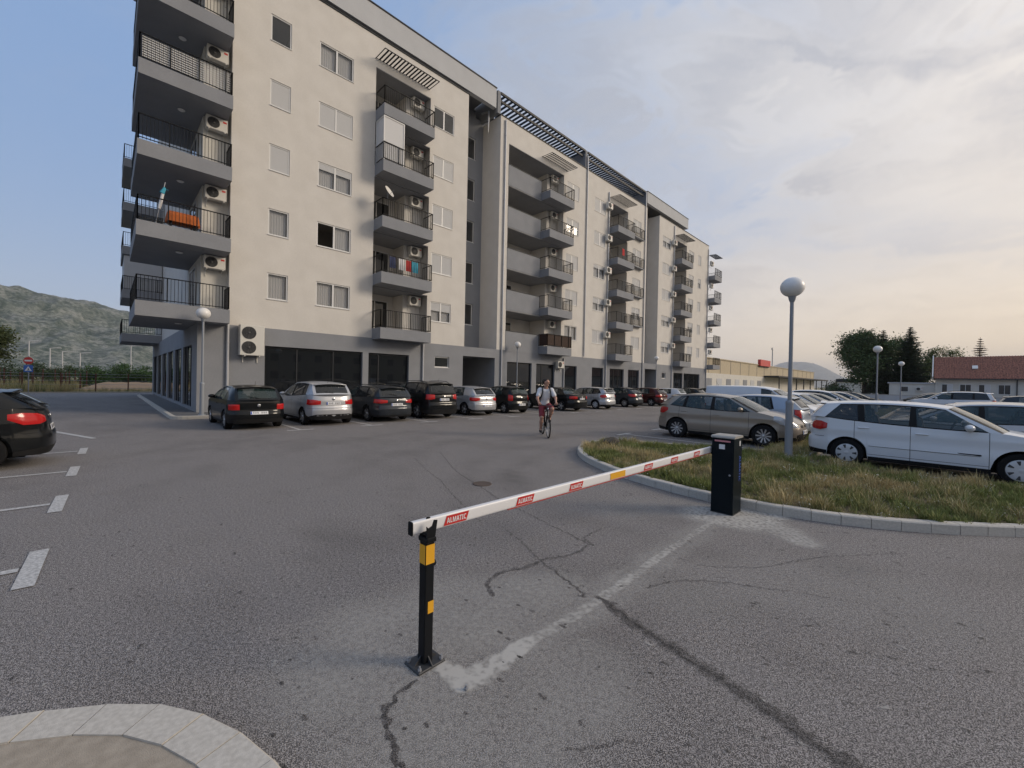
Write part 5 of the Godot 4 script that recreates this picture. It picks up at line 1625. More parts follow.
# ---------------------------------------------------------------- cars
# Local axes: front +x, up +y, right +z. A plan contour (superellipse ends) carries columns from the sill to the shoulder line.
class Car:
	var L := 4.2; var hw := 0.86; var a := 0.75
	var wf := 1.25; var wr := -1.30; var wrad := 0.31
	var sill := 0.22
	var top: PackedVector2Array                      # shoulder line (x, y), nose to tail
	var roof: PackedVector2Array                     # roof edge (x, y), front to rear
	var roof_hw := 0.60
	var ff: PackedVector2Array                       # front face: (y, recess)
	var rf: PackedVector2Array                       # rear face: (y, recess)
	const Q := 2.5
	const P := 3.4

	func lut(c: PackedVector2Array, x: float, down: bool) -> float:
		# piecewise smooth interpolation along the first coordinate; down: first coordinate falls along the list
		var n := c.size()
		if (x >= c[0].x) == down: return c[0].y
		if (x <= c[n - 1].x) == down: return c[n - 1].y
		for i in n - 1:
			if (x <= c[i].x and x >= c[i + 1].x) if down else (x >= c[i].x and x <= c[i + 1].x):
				var p0 := c[maxi(i - 1, 0)]; var p1 := c[i]; var p2 := c[i + 1]; var p3 := c[mini(i + 2, n - 1)]
				var d := p2.x - p1.x
				var t := (x - p1.x) / d
				var m1 := (p2.y - p0.y) / (p2.x - p0.x) * d if p2.x != p0.x else 0.0
				var m2 := (p3.y - p1.y) / (p3.x - p1.x) * d if p3.x != p1.x else 0.0
				var lim := absf(p2.y - p1.y) * 2.5 + 0.002
				m1 = clampf(m1, -lim, lim); m2 = clampf(m2, -lim, lim)
				var t2 := t * t; var t3 := t2 * t
				return (2 * t3 - 3 * t2 + 1) * p1.y + (t3 - 2 * t2 + t) * m1 + (-2 * t3 + 3 * t2) * p2.y + (t3 - t2) * m2
		return c[n - 1].y

	func ytop(x: float) -> float: return lut(top, x, true)
	func yroof(x: float) -> float: return lut(roof, x, true)
	func plan_z(x: float) -> float:
		var u := (absf(x) - (L / 2 - a)) / a
		if u <= 0: return hw
		return hw * pow(maxf(1.0 - pow(minf(u, 1.0), Q), 0.0), 1.0 / P)
	func vprof(y: float) -> float:
		# width against height: tucks in at the sill, fullest below the waist line
		var scallop := 0.016 * exp(-pow((y - 0.66) / 0.10, 2.0)) - 0.006 * exp(-pow((y - 0.82) / 0.035, 2.0))
		if y < 0.55: return 1.0 - 0.055 * pow((0.55 - y) / 0.35, 2.0) - scallop
		return 1.0 - 0.045 * pow((y - 0.55) / 0.45, 1.6) - scallop
	func ends(x: float, y: float) -> float:
		var u := clampf((absf(x) - (L / 2 - a)) / a, 0, 1)
		var r := lut(ff if x > 0 else rf, y, false)
		return -signf(x) * r * u * u
	func at(px: float, pz: float, y: float) -> Vector3:
		return Vector3(px + ends(px, y), y, pz * vprof(y))
	func ybot(x: float) -> float:
		var b := sill
		var u := clampf((absf(x) - (L / 2 - a)) / a, 0, 1)
		b += 0.05 * u * u
		for w in [wf, wr]:
			var ra := wrad + 0.055
			if absf(x - w) < ra: b = maxf(b, wrad + sqrt(ra * ra - (x - w) * (x - w)))
		return b
	# distance s along the contour from the middle of an end (end = +1 front, -1 rear) -> plan point on the right (+z) side
	var tab := []
	func build_tab() -> void:
		tab = []
		var s := 0.0
		var last := Vector2(L / 2, 0)
		for k in 91:
			var phi := PI / 2 * (1.0 - k / 90.0)
			var u := pow(sin(phi), 2.0 / Q); var z := hw * pow(cos(phi), 2.0 / P)
			var p := Vector2(L / 2 - a + a * u, z)
			s += p.distance_to(last); last = p
			tab.append(Vector3(s, p.x, p.y))
	func contour(s: float) -> Vector2:
		var n := tab.size()
		if s >= tab[n - 1].x: return Vector2(tab[n - 1].y - (s - tab[n - 1].x), hw)
		for i in n - 1:
			if s <= tab[i + 1].x:
				var t: float = (s - tab[i].x) / maxf(tab[i + 1].x - tab[i].x, 1e-6)
				return Vector2(lerpf(tab[i].y, tab[i + 1].y, t), lerpf(tab[i].z, tab[i + 1].z, t))
		return Vector2(L / 2, 0)
	func s_of_x(x: float) -> float:                  # contour distance from the front centre to a point on the side
		for t in tab:
			if t.y <= x: return t.x
		return tab[90].x + tab[90].y - x
	func surf(end: float, s: float, y: float, side: float, off: float) -> Vector3:
		var p := contour(s); var q := contour(s + 0.01); var o := contour(maxf(s - 0.01, 0.0))
		var tn := (q - o).normalized()
		var nn := Vector2(tn.y, -tn.x)
		if nn.x < 0 and nn.y < 0: nn = -nn
		var v := at(p.x * end, p.y, y)
		return Vector3(v.x + nn.x * off * end, v.y, (v.z + nn.y * off) * side)
	# patch between lower and upper curves given as (s, ylo, yhi)
	func patch(mb: MB, end: float, side: float, c: Array, off: float, rows := 5, sub := 4) -> void:
		var g := []
		for j in rows + 1:
			var row := PackedVector3Array()
			for i in c.size() - 1:
				for k in sub + (1 if i == c.size() - 2 else 0):
					var t := float(k) / sub
					var s := lerpf(c[i].x, c[i + 1].x, t)
					var v := float(j) / rows
					var e := 0.0 if (v > 0.02 and v < 0.98) and not (i == 0 and k == 0) and not (i == c.size() - 2 and k == sub) else 0.75
					row.append(surf(end, s, lerpf(lerpf(c[i].y, c[i + 1].y, t), lerpf(c[i].z, c[i + 1].z, t), v), side, off * (1.0 - e)))
			g.append(row)
		mb.grid(g, side * end > 0)
	func side_z(x: float, y: float) -> float: return plan_z(x) * vprof(y)
	func house(x: float, y: float) -> float:         # greenhouse half width
		var yb := ytop(x); var yr := yroof(x)
		var t := clampf((y - yb) / maxf(yr - yb, 0.05), 0, 1)
		return lerpf(side_z(x, yb) - 0.012, roof_hw, t) + 0.022 * sin(PI * t)

var wheel_meshes := {}
func wheel(style: String, rad: float) -> Array:
	var key := style + str(rad)
	if wheel_meshes.has(key): return wheel_meshes[key]
	var xf := Transform3D(Basis(Vector3.RIGHT, PI / 2), Vector3.ZERO)   # axis along +z, outside at +z
	var ty := MB.new(); var ri := rad * 0.66
	ty.lathe([Vector2(ri, -0.10), Vector2(rad * 0.94, -0.10), Vector2(rad, -0.075), Vector2(rad, 0.075), Vector2(rad * 0.94, 0.10), Vector2(ri + 0.02, 0.104), Vector2(ri, 0.09)], 32, xf)
	var rm := MB.new()
	rm.lathe([Vector2(0.001, 0.02), Vector2(ri * 0.9, 0.02), Vector2(ri * 0.93, 0.085), Vector2(ri * 1.01, 0.10), Vector2(ri * 1.03, 0.085)], 32, xf)
	var sp := MB.new()
	var n := 5
	if style == "multi": n = 10
	elif style == "cap": n = 7
	for k in n:
		var d := Vector3(cos(TAU * k / n), sin(TAU * k / n), 0); var t := Vector3(-d.y, d.x, 0)
		if style == "cap":                               # dark slots near the edge of a plastic cover
			var z1 := Vector3(0, 0, 0.1075)
			rm.quad(d * ri * 0.50 - t * 0.010 + z1, d * ri * 0.88 - t * 0.030 + z1, d * ri * 0.88 + t * 0.030 + z1, d * ri * 0.50 + t * 0.010 + z1)
			continue
		var w0 := 0.030; var w1 := 0.045
		if style == "multi": w0 = 0.014; w1 = 0.02
		elif style == "cap": w0 = 0.040; w1 = 0.056
		var r0 := 0.03; var r1 := ri * 0.95
		var za := 0.085; var zb := 0.10
		if style == "cap": za = 0.102; zb = 0.098
		var p := [d * r0 - t * w0, d * r0 + t * w0, d * r1 + t * w1, d * r1 - t * w1]
		for i in 4: p[i] = p[i] + Vector3(0, 0, za if i < 2 else zb)
		sp.quad(p[0], p[3], p[2], p[1])
		var back := Vector3(0, 0, -0.035)
		sp.quad(p[1], p[2], p[2] + back, p[1] + back); sp.quad(p[3], p[0], p[0] + back, p[3] + back)
	if style == "cap": sp.lathe([Vector2(ri * 0.98, 0.085), Vector2(ri * 0.95, 0.1015), Vector2(ri * 0.6, 0.1055), Vector2(ri * 0.3, 0.1065), Vector2(0.001, 0.107)], 28, xf)
	sp.lathe([Vector2(0.055, 0.07), Vector2(0.052, 0.104), Vector2(0.03, 0.110), Vector2(0.001, 0.111)], 16, xf)
	wheel_meshes[key] = [ty.mesh(), rm.mesh(), sp.mesh()]
	return wheel_meshes[key]

func paint(key: String, c: Color, metal := 0.0) -> StandardMaterial3D:
	if M.has(key): return M[key]
	var m := mat(key, c, 0.32, metal)
	m.clearcoat_enabled = true; m.clearcoat = 0.55; m.clearcoat_roughness = 0.04
	m.metallic_specular = 0.2
	return m

# st: the style dictionary, see below
func make_car(st: Dictionary, pm: Material, label: String, at: Vector3, turn: float, group: String) -> Node3D:
	var o := thing("parked_car", label, "car", at, turn, group)
	var c := Car.new()
	c.L = st.L; c.hw = st.W / 2.0; c.wf = st.wf; c.wr = st.wr; c.wrad = st.get("wrad", 0.31); c.sill = st.get("sill", 0.22)
	c.top = PackedVector2Array(st.top); c.roof = PackedVector2Array(st.roof); c.roof_hw = st.roof_hw
	c.ff = PackedVector2Array(st.ff); c.rf = PackedVector2Array(st.rf); c.a = st.get("a", 0.75)
	c.build_tab()
	var L2 := c.L / 2
	# --- columns of the half contour, front centre -> rear centre
	var xs := []
	for k in 15: xs.append(lerpf(-(L2 - c.a * 0.22), L2 - c.a * 0.22, k / 14.0))
	for w in [c.wf, c.wr]:
		for k in 17: xs.append(w + (c.wrad + 0.055) * cos(PI * k / 16.0) * (1.0 if k > 0 and k < 16 else 1.004))
	for d in st.doors: xs.append(d)
	xs.append(st.cowl); xs.append(st.tail)
	xs.sort(); xs.reverse()
	var cols := []                                   # (plan x, plan z)
	for k in 12:
		var phi := PI / 2 * (1.0 - k / 12.0)
		var u := pow(sin(phi), 2.0 / c.Q)
		var x := L2 - c.a + c.a * u
		if x > xs[0] + 0.02: cols.append(Vector2(x, c.hw * pow(cos(phi), 2.0 / c.P)))
	var prev := 99.0
	for x in xs:
		var keep: bool = absf(x - st.cowl) < 1e-5 or absf(x - st.tail) < 1e-5 or st.doors.has(x)
		if prev - x > 0.018 or (keep and prev - x > 0.001):
			cols.append(Vector2(x, c.plan_z(x))); prev = x
	for k in range(11, -1, -1):
		var phi := PI / 2 * (1.0 - k / 12.0)
		var u := pow(sin(phi), 2.0 / c.Q)
		var x := -(L2 - c.a + c.a * u)
		if x < xs[-1] - 0.02: cols.append(Vector2(x, c.hw * pow(cos(phi), 2.0 / c.P)))
	var nr := 15
	var nc := cols.size()
	var grids := []                                  # rows for right side
	for j in nr + 1:
		var row := PackedVector3Array()
		for i in nc:
			var p: Vector2 = cols[i]
			var yb := c.ybot(p.x); var yt := c.ytop(p.x)
			var t := float(j) / nr
			row.append(c.at(p.x, p.y, lerpf(yb, yt, t)))
		grids.append(row)
	var i_cowl := 0; var i_tail := nc - 1
	for i in nc:
		if cols[i].x >= st.cowl - 1e-5: i_cowl = i
		if cols[nc - 1 - i].x <= st.tail + 1e-5: i_tail = nc - 1 - i
	var cut := func(rows: Array, i0: int, i1: int, side: float) -> Array:
		var out := []
		for r in rows:
			var q := PackedVector3Array()
			for i in range(i0, i1 + 1): q.append(Vector3(r[i].x, r[i].y, r[i].z * side))
			out.append(q)
		return out
	var idx := []
	for d in st.doors:
		var best := 0
		for i in nc:
			if absf(cols[i].x - d) < absf(cols[best].x - d): best = i
		idx.append(best)
	var body := MB.new(); var nose := MB.new()
	for side in [1.0, -1.0]:
		nose.grid(cut.call(grids, 0, idx[0], side), side < 0)
		body.grid(cut.call(grids, idx[-1], nc - 1, side), side < 0)
	# bonnet and tail deck between the shoulder lines
	var deck := func(i0: int, i1: int, crown: float) -> Array:
		var rows := []
		for i in range(i0, i1 + 1):
			var p: Vector3 = grids[nr][i]
			var row := PackedVector3Array()
			for k in 13:
				var u := k / 6.0 - 1.0
				var cr := crown * (1.0 - u * u) * clampf(p.z / c.hw * 1.2, 0, 1)
				row.append(Vector3(p.x, p.y + cr, -p.z * u))
			rows.append(row)
		return rows
	var bonnet := MB.new(); bonnet.grid(deck.call(0, i_cowl, 0.045))
	var td := deck.call(i_tail, nc - 1, 0.03)
	body.grid(td)
	part("rear_body", body, pm, o)
	part("front_body", nose, pm, o)
	part("bonnet", bonnet, pm, o)
	# doors
	for side in [1.0, -1.0]:
		for k in idx.size() - 1:
			var d := MB.new(); d.grid(cut.call(grids, idx[k], idx[k + 1], side), side < 0)
			var dn := part("door", d, pm, o)
			if st.get("near", true):
				var hx: float = cols[idx[k + 1]].x + 0.16
				if k == 0: hx = cols[idx[k + 1]].x + 0.17
				var hy: float = c.ytop(hx) - 0.13
				var hb := MB.new(); hb.cbox(Vector3(hx, hy, side * (c.side_z(hx, hy) + 0.022)), Vector3(0.20, 0.028, 0.022), 0.009)
				part("door_handle", hb, pm, dn)
	# gaps round the doors and bonnet
	if st.get("near", true):
		var gap := MB.new()
		for side in [1.0, -1.0]:
			for i in idx:
				var rows := [PackedVector3Array(), PackedVector3Array()]
				for j in nr + 1:
					var p: Vector3 = grids[j][i]
					p.z = (p.z + 0.0018) * side
					rows[0].append(p + Vector3(0.004, 0, 0)); rows[1].append(p - Vector3(0.004, 0, 0))
				gap.grid(rows)
			var rw := [PackedVector3Array(), PackedVector3Array()]
			for i in range(idx[0], idx[-1] + 1):
				var p: Vector3 = c.at(cols[i].x, cols[i].y, maxf(c.sill + 0.10, c.ybot(cols[i].x) + 0.005))
				p.z = (p.z + 0.0018) * side
				rw[0].append(p); rw[1].append(p + Vector3(0, 0.007, 0))
			gap.grid(rw)
		part("door_gap", gap, M.plastic_black, o)
	# wheel housings and underside
	var und := MB.new()
	und.bx(-L2 + 0.35, L2 - 0.35, c.sill - 0.03, c.sill + 0.22, -c.hw + 0.28, c.hw - 0.28)
	for w in [c.wf, c.wr]:
		for side in [1.0, -1.0]:
			var rows := [PackedVector3Array(), PackedVector3Array()]
			var fan := PackedVector3Array()
			var ra := c.wrad + 0.056
			for k in 17:
				var an := PI * k / 16.0
				var x: float = w + ra * cos(an); var y := c.wrad + ra * sin(an)
				var zo := c.plan_z(x) * c.vprof(y) - 0.004
				rows[0].append(Vector3(x, y, zo * side)); rows[1].append(Vector3(x, y, (c.hw - 0.34) * side))
			und.grid(rows)
			for k in 16: und.tri(Vector3(w, c.wrad, (c.hw - 0.34) * side), rows[1][k], rows[1][k + 1])
			und.quad(Vector3(w - ra, 0.18, (c.hw - 0.34) * side), Vector3(w + ra, 0.18, (c.hw - 0.34) * side), Vector3(w + ra, c.wrad, (c.hw - 0.34) * side), Vector3(w - ra, c.wrad, (c.hw - 0.34) * side))
	part("underbody", und, M.rubber, o)
	# sill and bumper skirts
	var sk := MB.new()
	for side in [1.0, -1.0]:
		var s0 := c.s_of_x(c.wf - c.wrad - 0.06); var s1 := c.s_of_x(c.wr + c.wrad + 0.06)
		c.patch(sk, 1.0, side, [Vector3(s0, c.sill - 0.035, c.sill + 0.055), Vector3(s1, c.sill - 0.035, c.sill + 0.055)], 0.004, 2, 8)
		for end in [1.0, -1.0]:
			var sw: float = c.s_of_x(c.wf + c.wrad + 0.06) if end > 0 else c.tab[90].x + (L2 - c.a) - (absf(c.wr) + c.wrad + 0.06)
			if end < 0: 
				sw = 0.0
				for t in c.tab:
					if t.y <= absf(c.wr) + c.wrad + 0.07:
						sw = t.x; break
			c.patch(sk, end, side, [Vector3(0, 0.22, 0.33 if end > 0 else st.get("rear_skirt", 0.36)), Vector3(sw * 0.6, 0.22, 0.33 if end > 0 else st.get("rear_skirt", 0.36)), Vector3(sw, c.sill + 0.02, c.sill + 0.10)], 0.005, 2, 6)
	part("skirt", sk, M.plastic_black, o)
	# shut lines of the bumpers and the tailgate
	if st.get("near", true):
		var sl := MB.new()
		for side in [1.0, -1.0]:
			c.patch(sl, -1.0, side, [Vector3(0.0, 0.632, 0.640), Vector3(0.60, 0.632, 0.640), Vector3(0.98, 0.640, 0.648)], 0.003, 1, 8)
			c.patch(sl, 1.0, side, [Vector3(0.0, 0.695, 0.702), Vector3(0.50, 0.695, 0.702)], 0.003, 1, 8)
		part("bumper_gap", sl, M.plastic_black, o)
	# --- greenhouse
	var div: Array = st.div                           # [belt x, roof x, kind of the panel that follows]
	var g_paint := MB.new(); var g_black := MB.new()
	for side in [1.0, -1.0]:
		for i in div.size() - 1:
			var A: Array = div[i]; var B: Array = div[i + 1]
			var kind: String = A[2]
			var band := func(v0: float, v1: float, mb: MB, off: float):
				var rows := []
				for j in 7:
					var v := lerpf(v0, v1, j / 6.0)
					var row := PackedVector3Array()
					for k in 9:
						var u := k / 8.0
						var x := lerpf(lerpf(A[0], B[0], u), lerpf(A[1], B[1], u), v)
						var yb := c.ytop(lerpf(A[0], B[0], u)); var yr := c.yroof(lerpf(A[1], B[1], u))
						var y := lerpf(yb, yr, v)
						var zb := c.side_z(lerpf(A[0], B[0], u), yb) - 0.012
						var z := lerpf(zb, c.roof_hw, v) + 0.022 * sin(PI * v) + off
						row.append(Vector3(x, y, z * side))
					rows.append(row)
				mb.grid(rows, side < 0)
			if kind == "paint": band.call(0.0, 1.0, g_paint, 0.0)
			elif kind == "black": band.call(0.0, 0.93, g_black, 0.002); band.call(0.93, 1.0, g_paint, 0.0)
			else:
				band.call(0.0, 0.05, g_black, 0.001); band.call(0.88, 0.93, g_black, 0.001); band.call(0.93, 1.0, g_paint, 0.0)
				var gl := MB.new(); band.call(0.05, 0.88, gl, -0.004)
				part("side_window", gl, M.car_glass if kind == "glass" else M.car_glass_dark, o)
	# screens
	var fa: Array = div[0]; var ra_: Array = div[-1]
	var screen := func(e: Array, fwd: float, bow: float, rise: float) -> Array:
		var rows := []
		for j in 9:
			var v := j / 8.0
			var x := lerpf(e[0], e[1], v); var yb := c.ytop(e[0]); var yr := c.yroof(e[1])
			var y := lerpf(yb, yr, v)
			var zb := c.side_z(e[0], yb) - 0.012
			var z := lerpf(zb, c.roof_hw, v) + 0.022 * sin(PI * v) 
			var row := PackedVector3Array()
			for k in 15:
				var u := k / 7.0 - 1.0
				row.append(Vector3(x + fwd * bow * (1 - u * u) * (1.0 - 0.35 * v), y + rise * (1 - u * u) * (0.4 + 0.6 * v) + 0.012 * sin(PI * v), -z * u * fwd))
			rows.append(row)
		return rows
	var ws: Array = screen.call(fa, 1.0, 0.16, 0.045)
	var rs: Array = screen.call(ra_, -1.0, 0.09, 0.045)
	var trim := func(rows: Array, r0: int, r1: int, c0: int, c1: int) -> Array:
		var out := []
		for j in range(r0, r1 + 1): out.append(rows[j].slice(c0, c1 + 1))
		return out
	var wmb := MB.new(); wmb.grid(trim.call(ws, 0, 8, 1, 13)); part("windscreen", wmb, M.car_glass, o)
	g_black.grid(trim.call(ws, 0, 8, 0, 1)); g_black.grid(trim.call(ws, 0, 8, 13, 14))
	var rwin := MB.new(); rwin.grid(trim.call(rs, st.get("rw0", 1), 7, 1, 13)); part("rear_window", rwin, M[st.get("rear_glass", "car_glass_dark")], o)
	g_paint.grid(trim.call(rs, 0, st.get("rw0", 1), 0, 14)); g_paint.grid(trim.call(rs, 7, 8, 0, 14)); g_paint.grid(trim.call(rs, st.get("rw0", 1), 7, 0, 1)); g_paint.grid(trim.call(rs, st.get("rw0", 1), 7, 13, 14))
	# roof skin
	var rrows := []
	for i in 17:
		var x := lerpf(fa[1], ra_[1], i / 16.0)
		var row := PackedVector3Array()
		for k in 15:
			var u := k / 7.0 - 1.0
			var bow := 0.0
			if i == 0: bow = 0.104 * (1 - u * u)
			elif i == 1: bow = 0.05 * (1 - u * u)
			elif i == 16: bow = -0.0585 * (1 - u * u)
			var y := c.yroof(x) + 0.045 * (1 - u * u)
			row.append(Vector3(x + bow, y, -c.roof_hw * u))
		rrows.append(row)
	rrows[0] = ws[8]
	var last: PackedVector3Array = rs[8].duplicate(); last.reverse(); rrows[16] = last
	var rmb := MB.new(); rmb.grid(rrows)
	part("roof", rmb, M.black_gloss if st.get("glass_roof", false) else pm, o)
	part("pillars", g_paint, pm, o)
	part("window_seals", g_black, M.plastic_black, o)
	if st.get("spoiler", true):
		var sp := MB.new()
		var rows := []
		for e in [[0.02, 0.012], [-0.10, 0.012], [-0.13, -0.005], [-0.10, -0.02], [0.0, -0.012]]:
			var row := PackedVector3Array()
			for k in 11:
				var u := k / 5.0 - 1.0
				row.append(Vector3(ra_[1] + e[0] - 0.058 * (1 - u * u), c.yroof(ra_[1]) + 0.045 * (1 - u * u) + e[1], -c.roof_hw * 0.94 * u))
			rows.append(row)
		sp.grid(rows)
		part("spoiler", sp, pm, o)
	# interior
	var inn := MB.new()
	inn.bx(div[0][0] - 0.1, div[-1][0] + 0.15, 0.30, 0.62, -c.hw + 0.16, c.hw - 0.16)
	inn.bx(div[0][0] - 0.45, div[0][0] + 0.02, 0.60, c.ytop(div[0][0]) - 0.06, -c.hw + 0.17, c.hw - 0.17)
	part("interior", inn, M.dark_interior, o)
	if st.get("near", true):
		var mid: float = st.doors[1]
		for q in [[mid + 0.12, 0.36], [mid + 0.12, -0.36], [st.doors[-1] + 0.28, 0.36], [st.doors[-1] + 0.28, -0.36]]:
			var se := MB.new()
			se.cbox(Vector3(q[0], 0.86, q[1]), Vector3(0.16, 0.62, 0.46), 0.05, Basis(Vector3(0, 0, 1), 0.18))
			se.cbox(Vector3(q[0] - 0.075, 1.22, q[1]), Vector3(0.09, 0.17, 0.25), 0.035, Basis(Vector3(0, 0, 1), 0.15))
			part("seat", se, M.seat_cloth, o)
		var sw := MB.new()
		var pts := []
		for k in 17: pts.append(Vector3(mid + 0.62, 0.95, -0.36) + Vector3(-0.35 * sin(TAU * k / 16), cos(TAU * k / 16), 0).normalized() * 0.0 + Vector3(0.07 * sin(TAU * k / 16), 0.17 * sin(TAU * k / 16), 0.18 * cos(TAU * k / 16)))
		sw.tube(pts, 0.014, 5, -1, false)
		part("steering_wheel", sw, M.dark_interior, o)
	# mirrors
	for side in [1.0, -1.0]:
		var mx: float = div[0][0] - 0.42
		var my: float = c.ytop(mx) + 0.075
		var mz := c.side_z(mx, c.ytop(mx)) + 0.075
		var mm := MB.new(); mm.ball(Vector3(mx, my, mz * side), Vector3(0.075, 0.068, 0.115), 12, 8)
		mm.box(Vector3(mx, my - 0.05, (mz - 0.09) * side), Vector3(0.07, 0.035, 0.09))
		part("mirror", mm, pm if st.get("painted_mirror", true) else M.plastic_black, o)
	# wheels
	var wm := wheel(st.get("wheel", "alloy5"), c.wrad)
	for w in [c.wf, c.wr]:
		for side in [1.0, -1.0]:
			var wn := group_node("wheel", o, Vector3(w, c.wrad, side * (c.hw - 0.125)), 0.0 if side > 0 else PI)
			part("tyre", wm[0], M.rubber, wn)
			part("rim", wm[1], M.steel_dark, wn)
			part("spokes", wm[2], M.hubcap if st.get("wheel", "") == "cap" else M.alloy, wn)
	# lamps, plates, grille
	for side in [1.0, -1.0]:
		var hl := MB.new(); c.patch(hl, 1.0, side, st.head, 0.008)
		part("headlight", hl, M.head_lamp, o)
		var tl := MB.new(); c.patch(tl, -1.0, side, st.tail_lamp, 0.010)
		var tn := part("taillight", tl, M.tail_red, o)
		if st.has("tail_clear"):
			var tc := MB.new(); c.patch(tc, -1.0, side, st.tail_clear, 0.013, 3, 3)
			part("reversing_lens", tc, M.tail_white, tn)
	var gr := MB.new()
	for side in [1.0, -1.0]:
		c.patch(gr, 1.0, side, [Vector3(0, 0.30, 0.44), Vector3(0.45, 0.31, 0.43), Vector3(0.6, 0.33, 0.40)], 0.006, 2, 4)
		c.patch(gr, 1.0, side, [Vector3(0.06, 0.60, 0.68), Vector3(0.34, 0.60, 0.675)], 0.006, 2, 4)
	part("grille", gr, M.plastic_black, o)
	for end in [1.0, -1.0]:
		var py: float = 0.47 if end > 0 else st.get("plate_y", 0.52)
		var p0 := c.surf(end, 0.0, py, 1.0, 0.012)
		var tilt := (c.surf(end, 0.0, py + 0.05, 1.0, 0.012).x - c.surf(end, 0.0, py - 0.05, 1.0, 0.012).x) / 0.1
		var pl := group_node("number_plate", o, Vector3(p0.x, py, 0), PI / 2 if end > 0 else -PI / 2)
		pl.rotation.x = -atan(tilt) * -1.0 if end > 0 else atan(tilt) * -1.0
		var pb := MB.new(); pb.cbox(Vector3(0, 0, 0), Vector3(0.52, 0.112, 0.012), 0.003); part("plate", pb, M.plate, pl)
		var be := MB.new(); be.bx(-0.255, -0.215, -0.05, 0.05, 0.0062, 0.0075); part("blue_band", be, M.plate_blue, pl)
		var ink := MB.new()
		for k in 7:
			if k == 3: continue
			var bx0 := -0.18 + k * 0.06
			ink.bx(bx0, bx0 + 0.012, -0.032, 0.034, 0.0062, 0.0072); ink.bx(bx0 + 0.024, bx0 + 0.034, -0.032, 0.034, 0.0062, 0.0072); ink.bx(bx0 + 0.012, bx0 + 0.024, -0.004 if k % 2 else 0.022, 0.006 if k % 2 else 0.032, 0.0062, 0.0072)
		part("characters", ink, M.plate_ink, pl)
	# extras
	if st.get("badge", true):
		var bp := c.surf(-1.0, 0.0, st.get("badge_y", 0.80), 1.0, 0.008)
		var bd := MB.new(); bd.lathe([Vector2(0.05, 0.0), Vector2(0.048, 0.012), Vector2(0.001, 0.014)], 18, Transform3D(Basis(Vector3(0, 0, 1), PI / 2), bp))
		part("badge", bd, M.chrome, o)
	if st.get("rails", false):
		for side in [1.0, -1.0]:
			var rl := MB.new()
			var pts := []
			for k in 9:
				var x := lerpf(fa[1] - 0.25, ra_[1] + 0.2, k / 8.0)
				pts.append(Vector3(x, c.yroof(x) + 0.02 + (0.045 if k > 0 and k < 8 else 0.0), side * (c.roof_hw - 0.045)))
			rl.tube(pts, 0.016, 6)
			part("roof_rail", rl, M[st.get("rail_mat", "steel_dark")], o)
	if st.get("moulding", false):
		for side in [1.0, -1.0]:
			var mo := MB.new()
			c.patch(mo, 1.0, side, [Vector3(c.s_of_x(st.doors[0] - 0.12), 0.505, 0.535), Vector3(c.s_of_x(st.doors[1] + 0.01), 0.505, 0.535)], 0.012, 2, 8)
			c.patch(mo, 1.0, side, [Vector3(c.s_of_x(st.doors[1] - 0.01), 0.505, 0.535), Vector3(c.s_of_x(st.doors[-1] + 0.25), 0.51, 0.528)], 0.012, 2, 8)
			part("side_moulding", mo, pm, o)
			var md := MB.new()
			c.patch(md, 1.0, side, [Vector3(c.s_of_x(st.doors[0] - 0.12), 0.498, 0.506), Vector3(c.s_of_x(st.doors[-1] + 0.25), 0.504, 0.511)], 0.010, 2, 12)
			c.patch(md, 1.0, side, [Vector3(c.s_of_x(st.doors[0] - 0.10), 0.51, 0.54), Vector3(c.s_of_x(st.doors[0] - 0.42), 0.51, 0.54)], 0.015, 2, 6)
			part("moulding_shade", md, M.plastic_black, o)  # dark strip painting the shade under the moulding, with a dark front piece
	if st.get("antenna", true):
		var an := MB.new(); var ax: float = lerpf(fa[1], ra_[1], 0.9)
		an.tube([Vector3(ax, c.yroof(ax) + 0.04, 0), Vector3(ax - 0.10, c.yroof(ax) + 0.22, 0)], 0.006, 5, 0.003)
		part("antenna", an, M.plastic_black, o)
	var wp := MB.new()
	var w0: Vector3 = rs[1][7] + Vector3(-0.02, 0.0, 0)
	wp.tube([w0, rs[2][4] + Vector3(-0.018, 0, 0)], 0.008, 5)
	part("rear_wiper", wp, M.plastic_black, o)
	return o

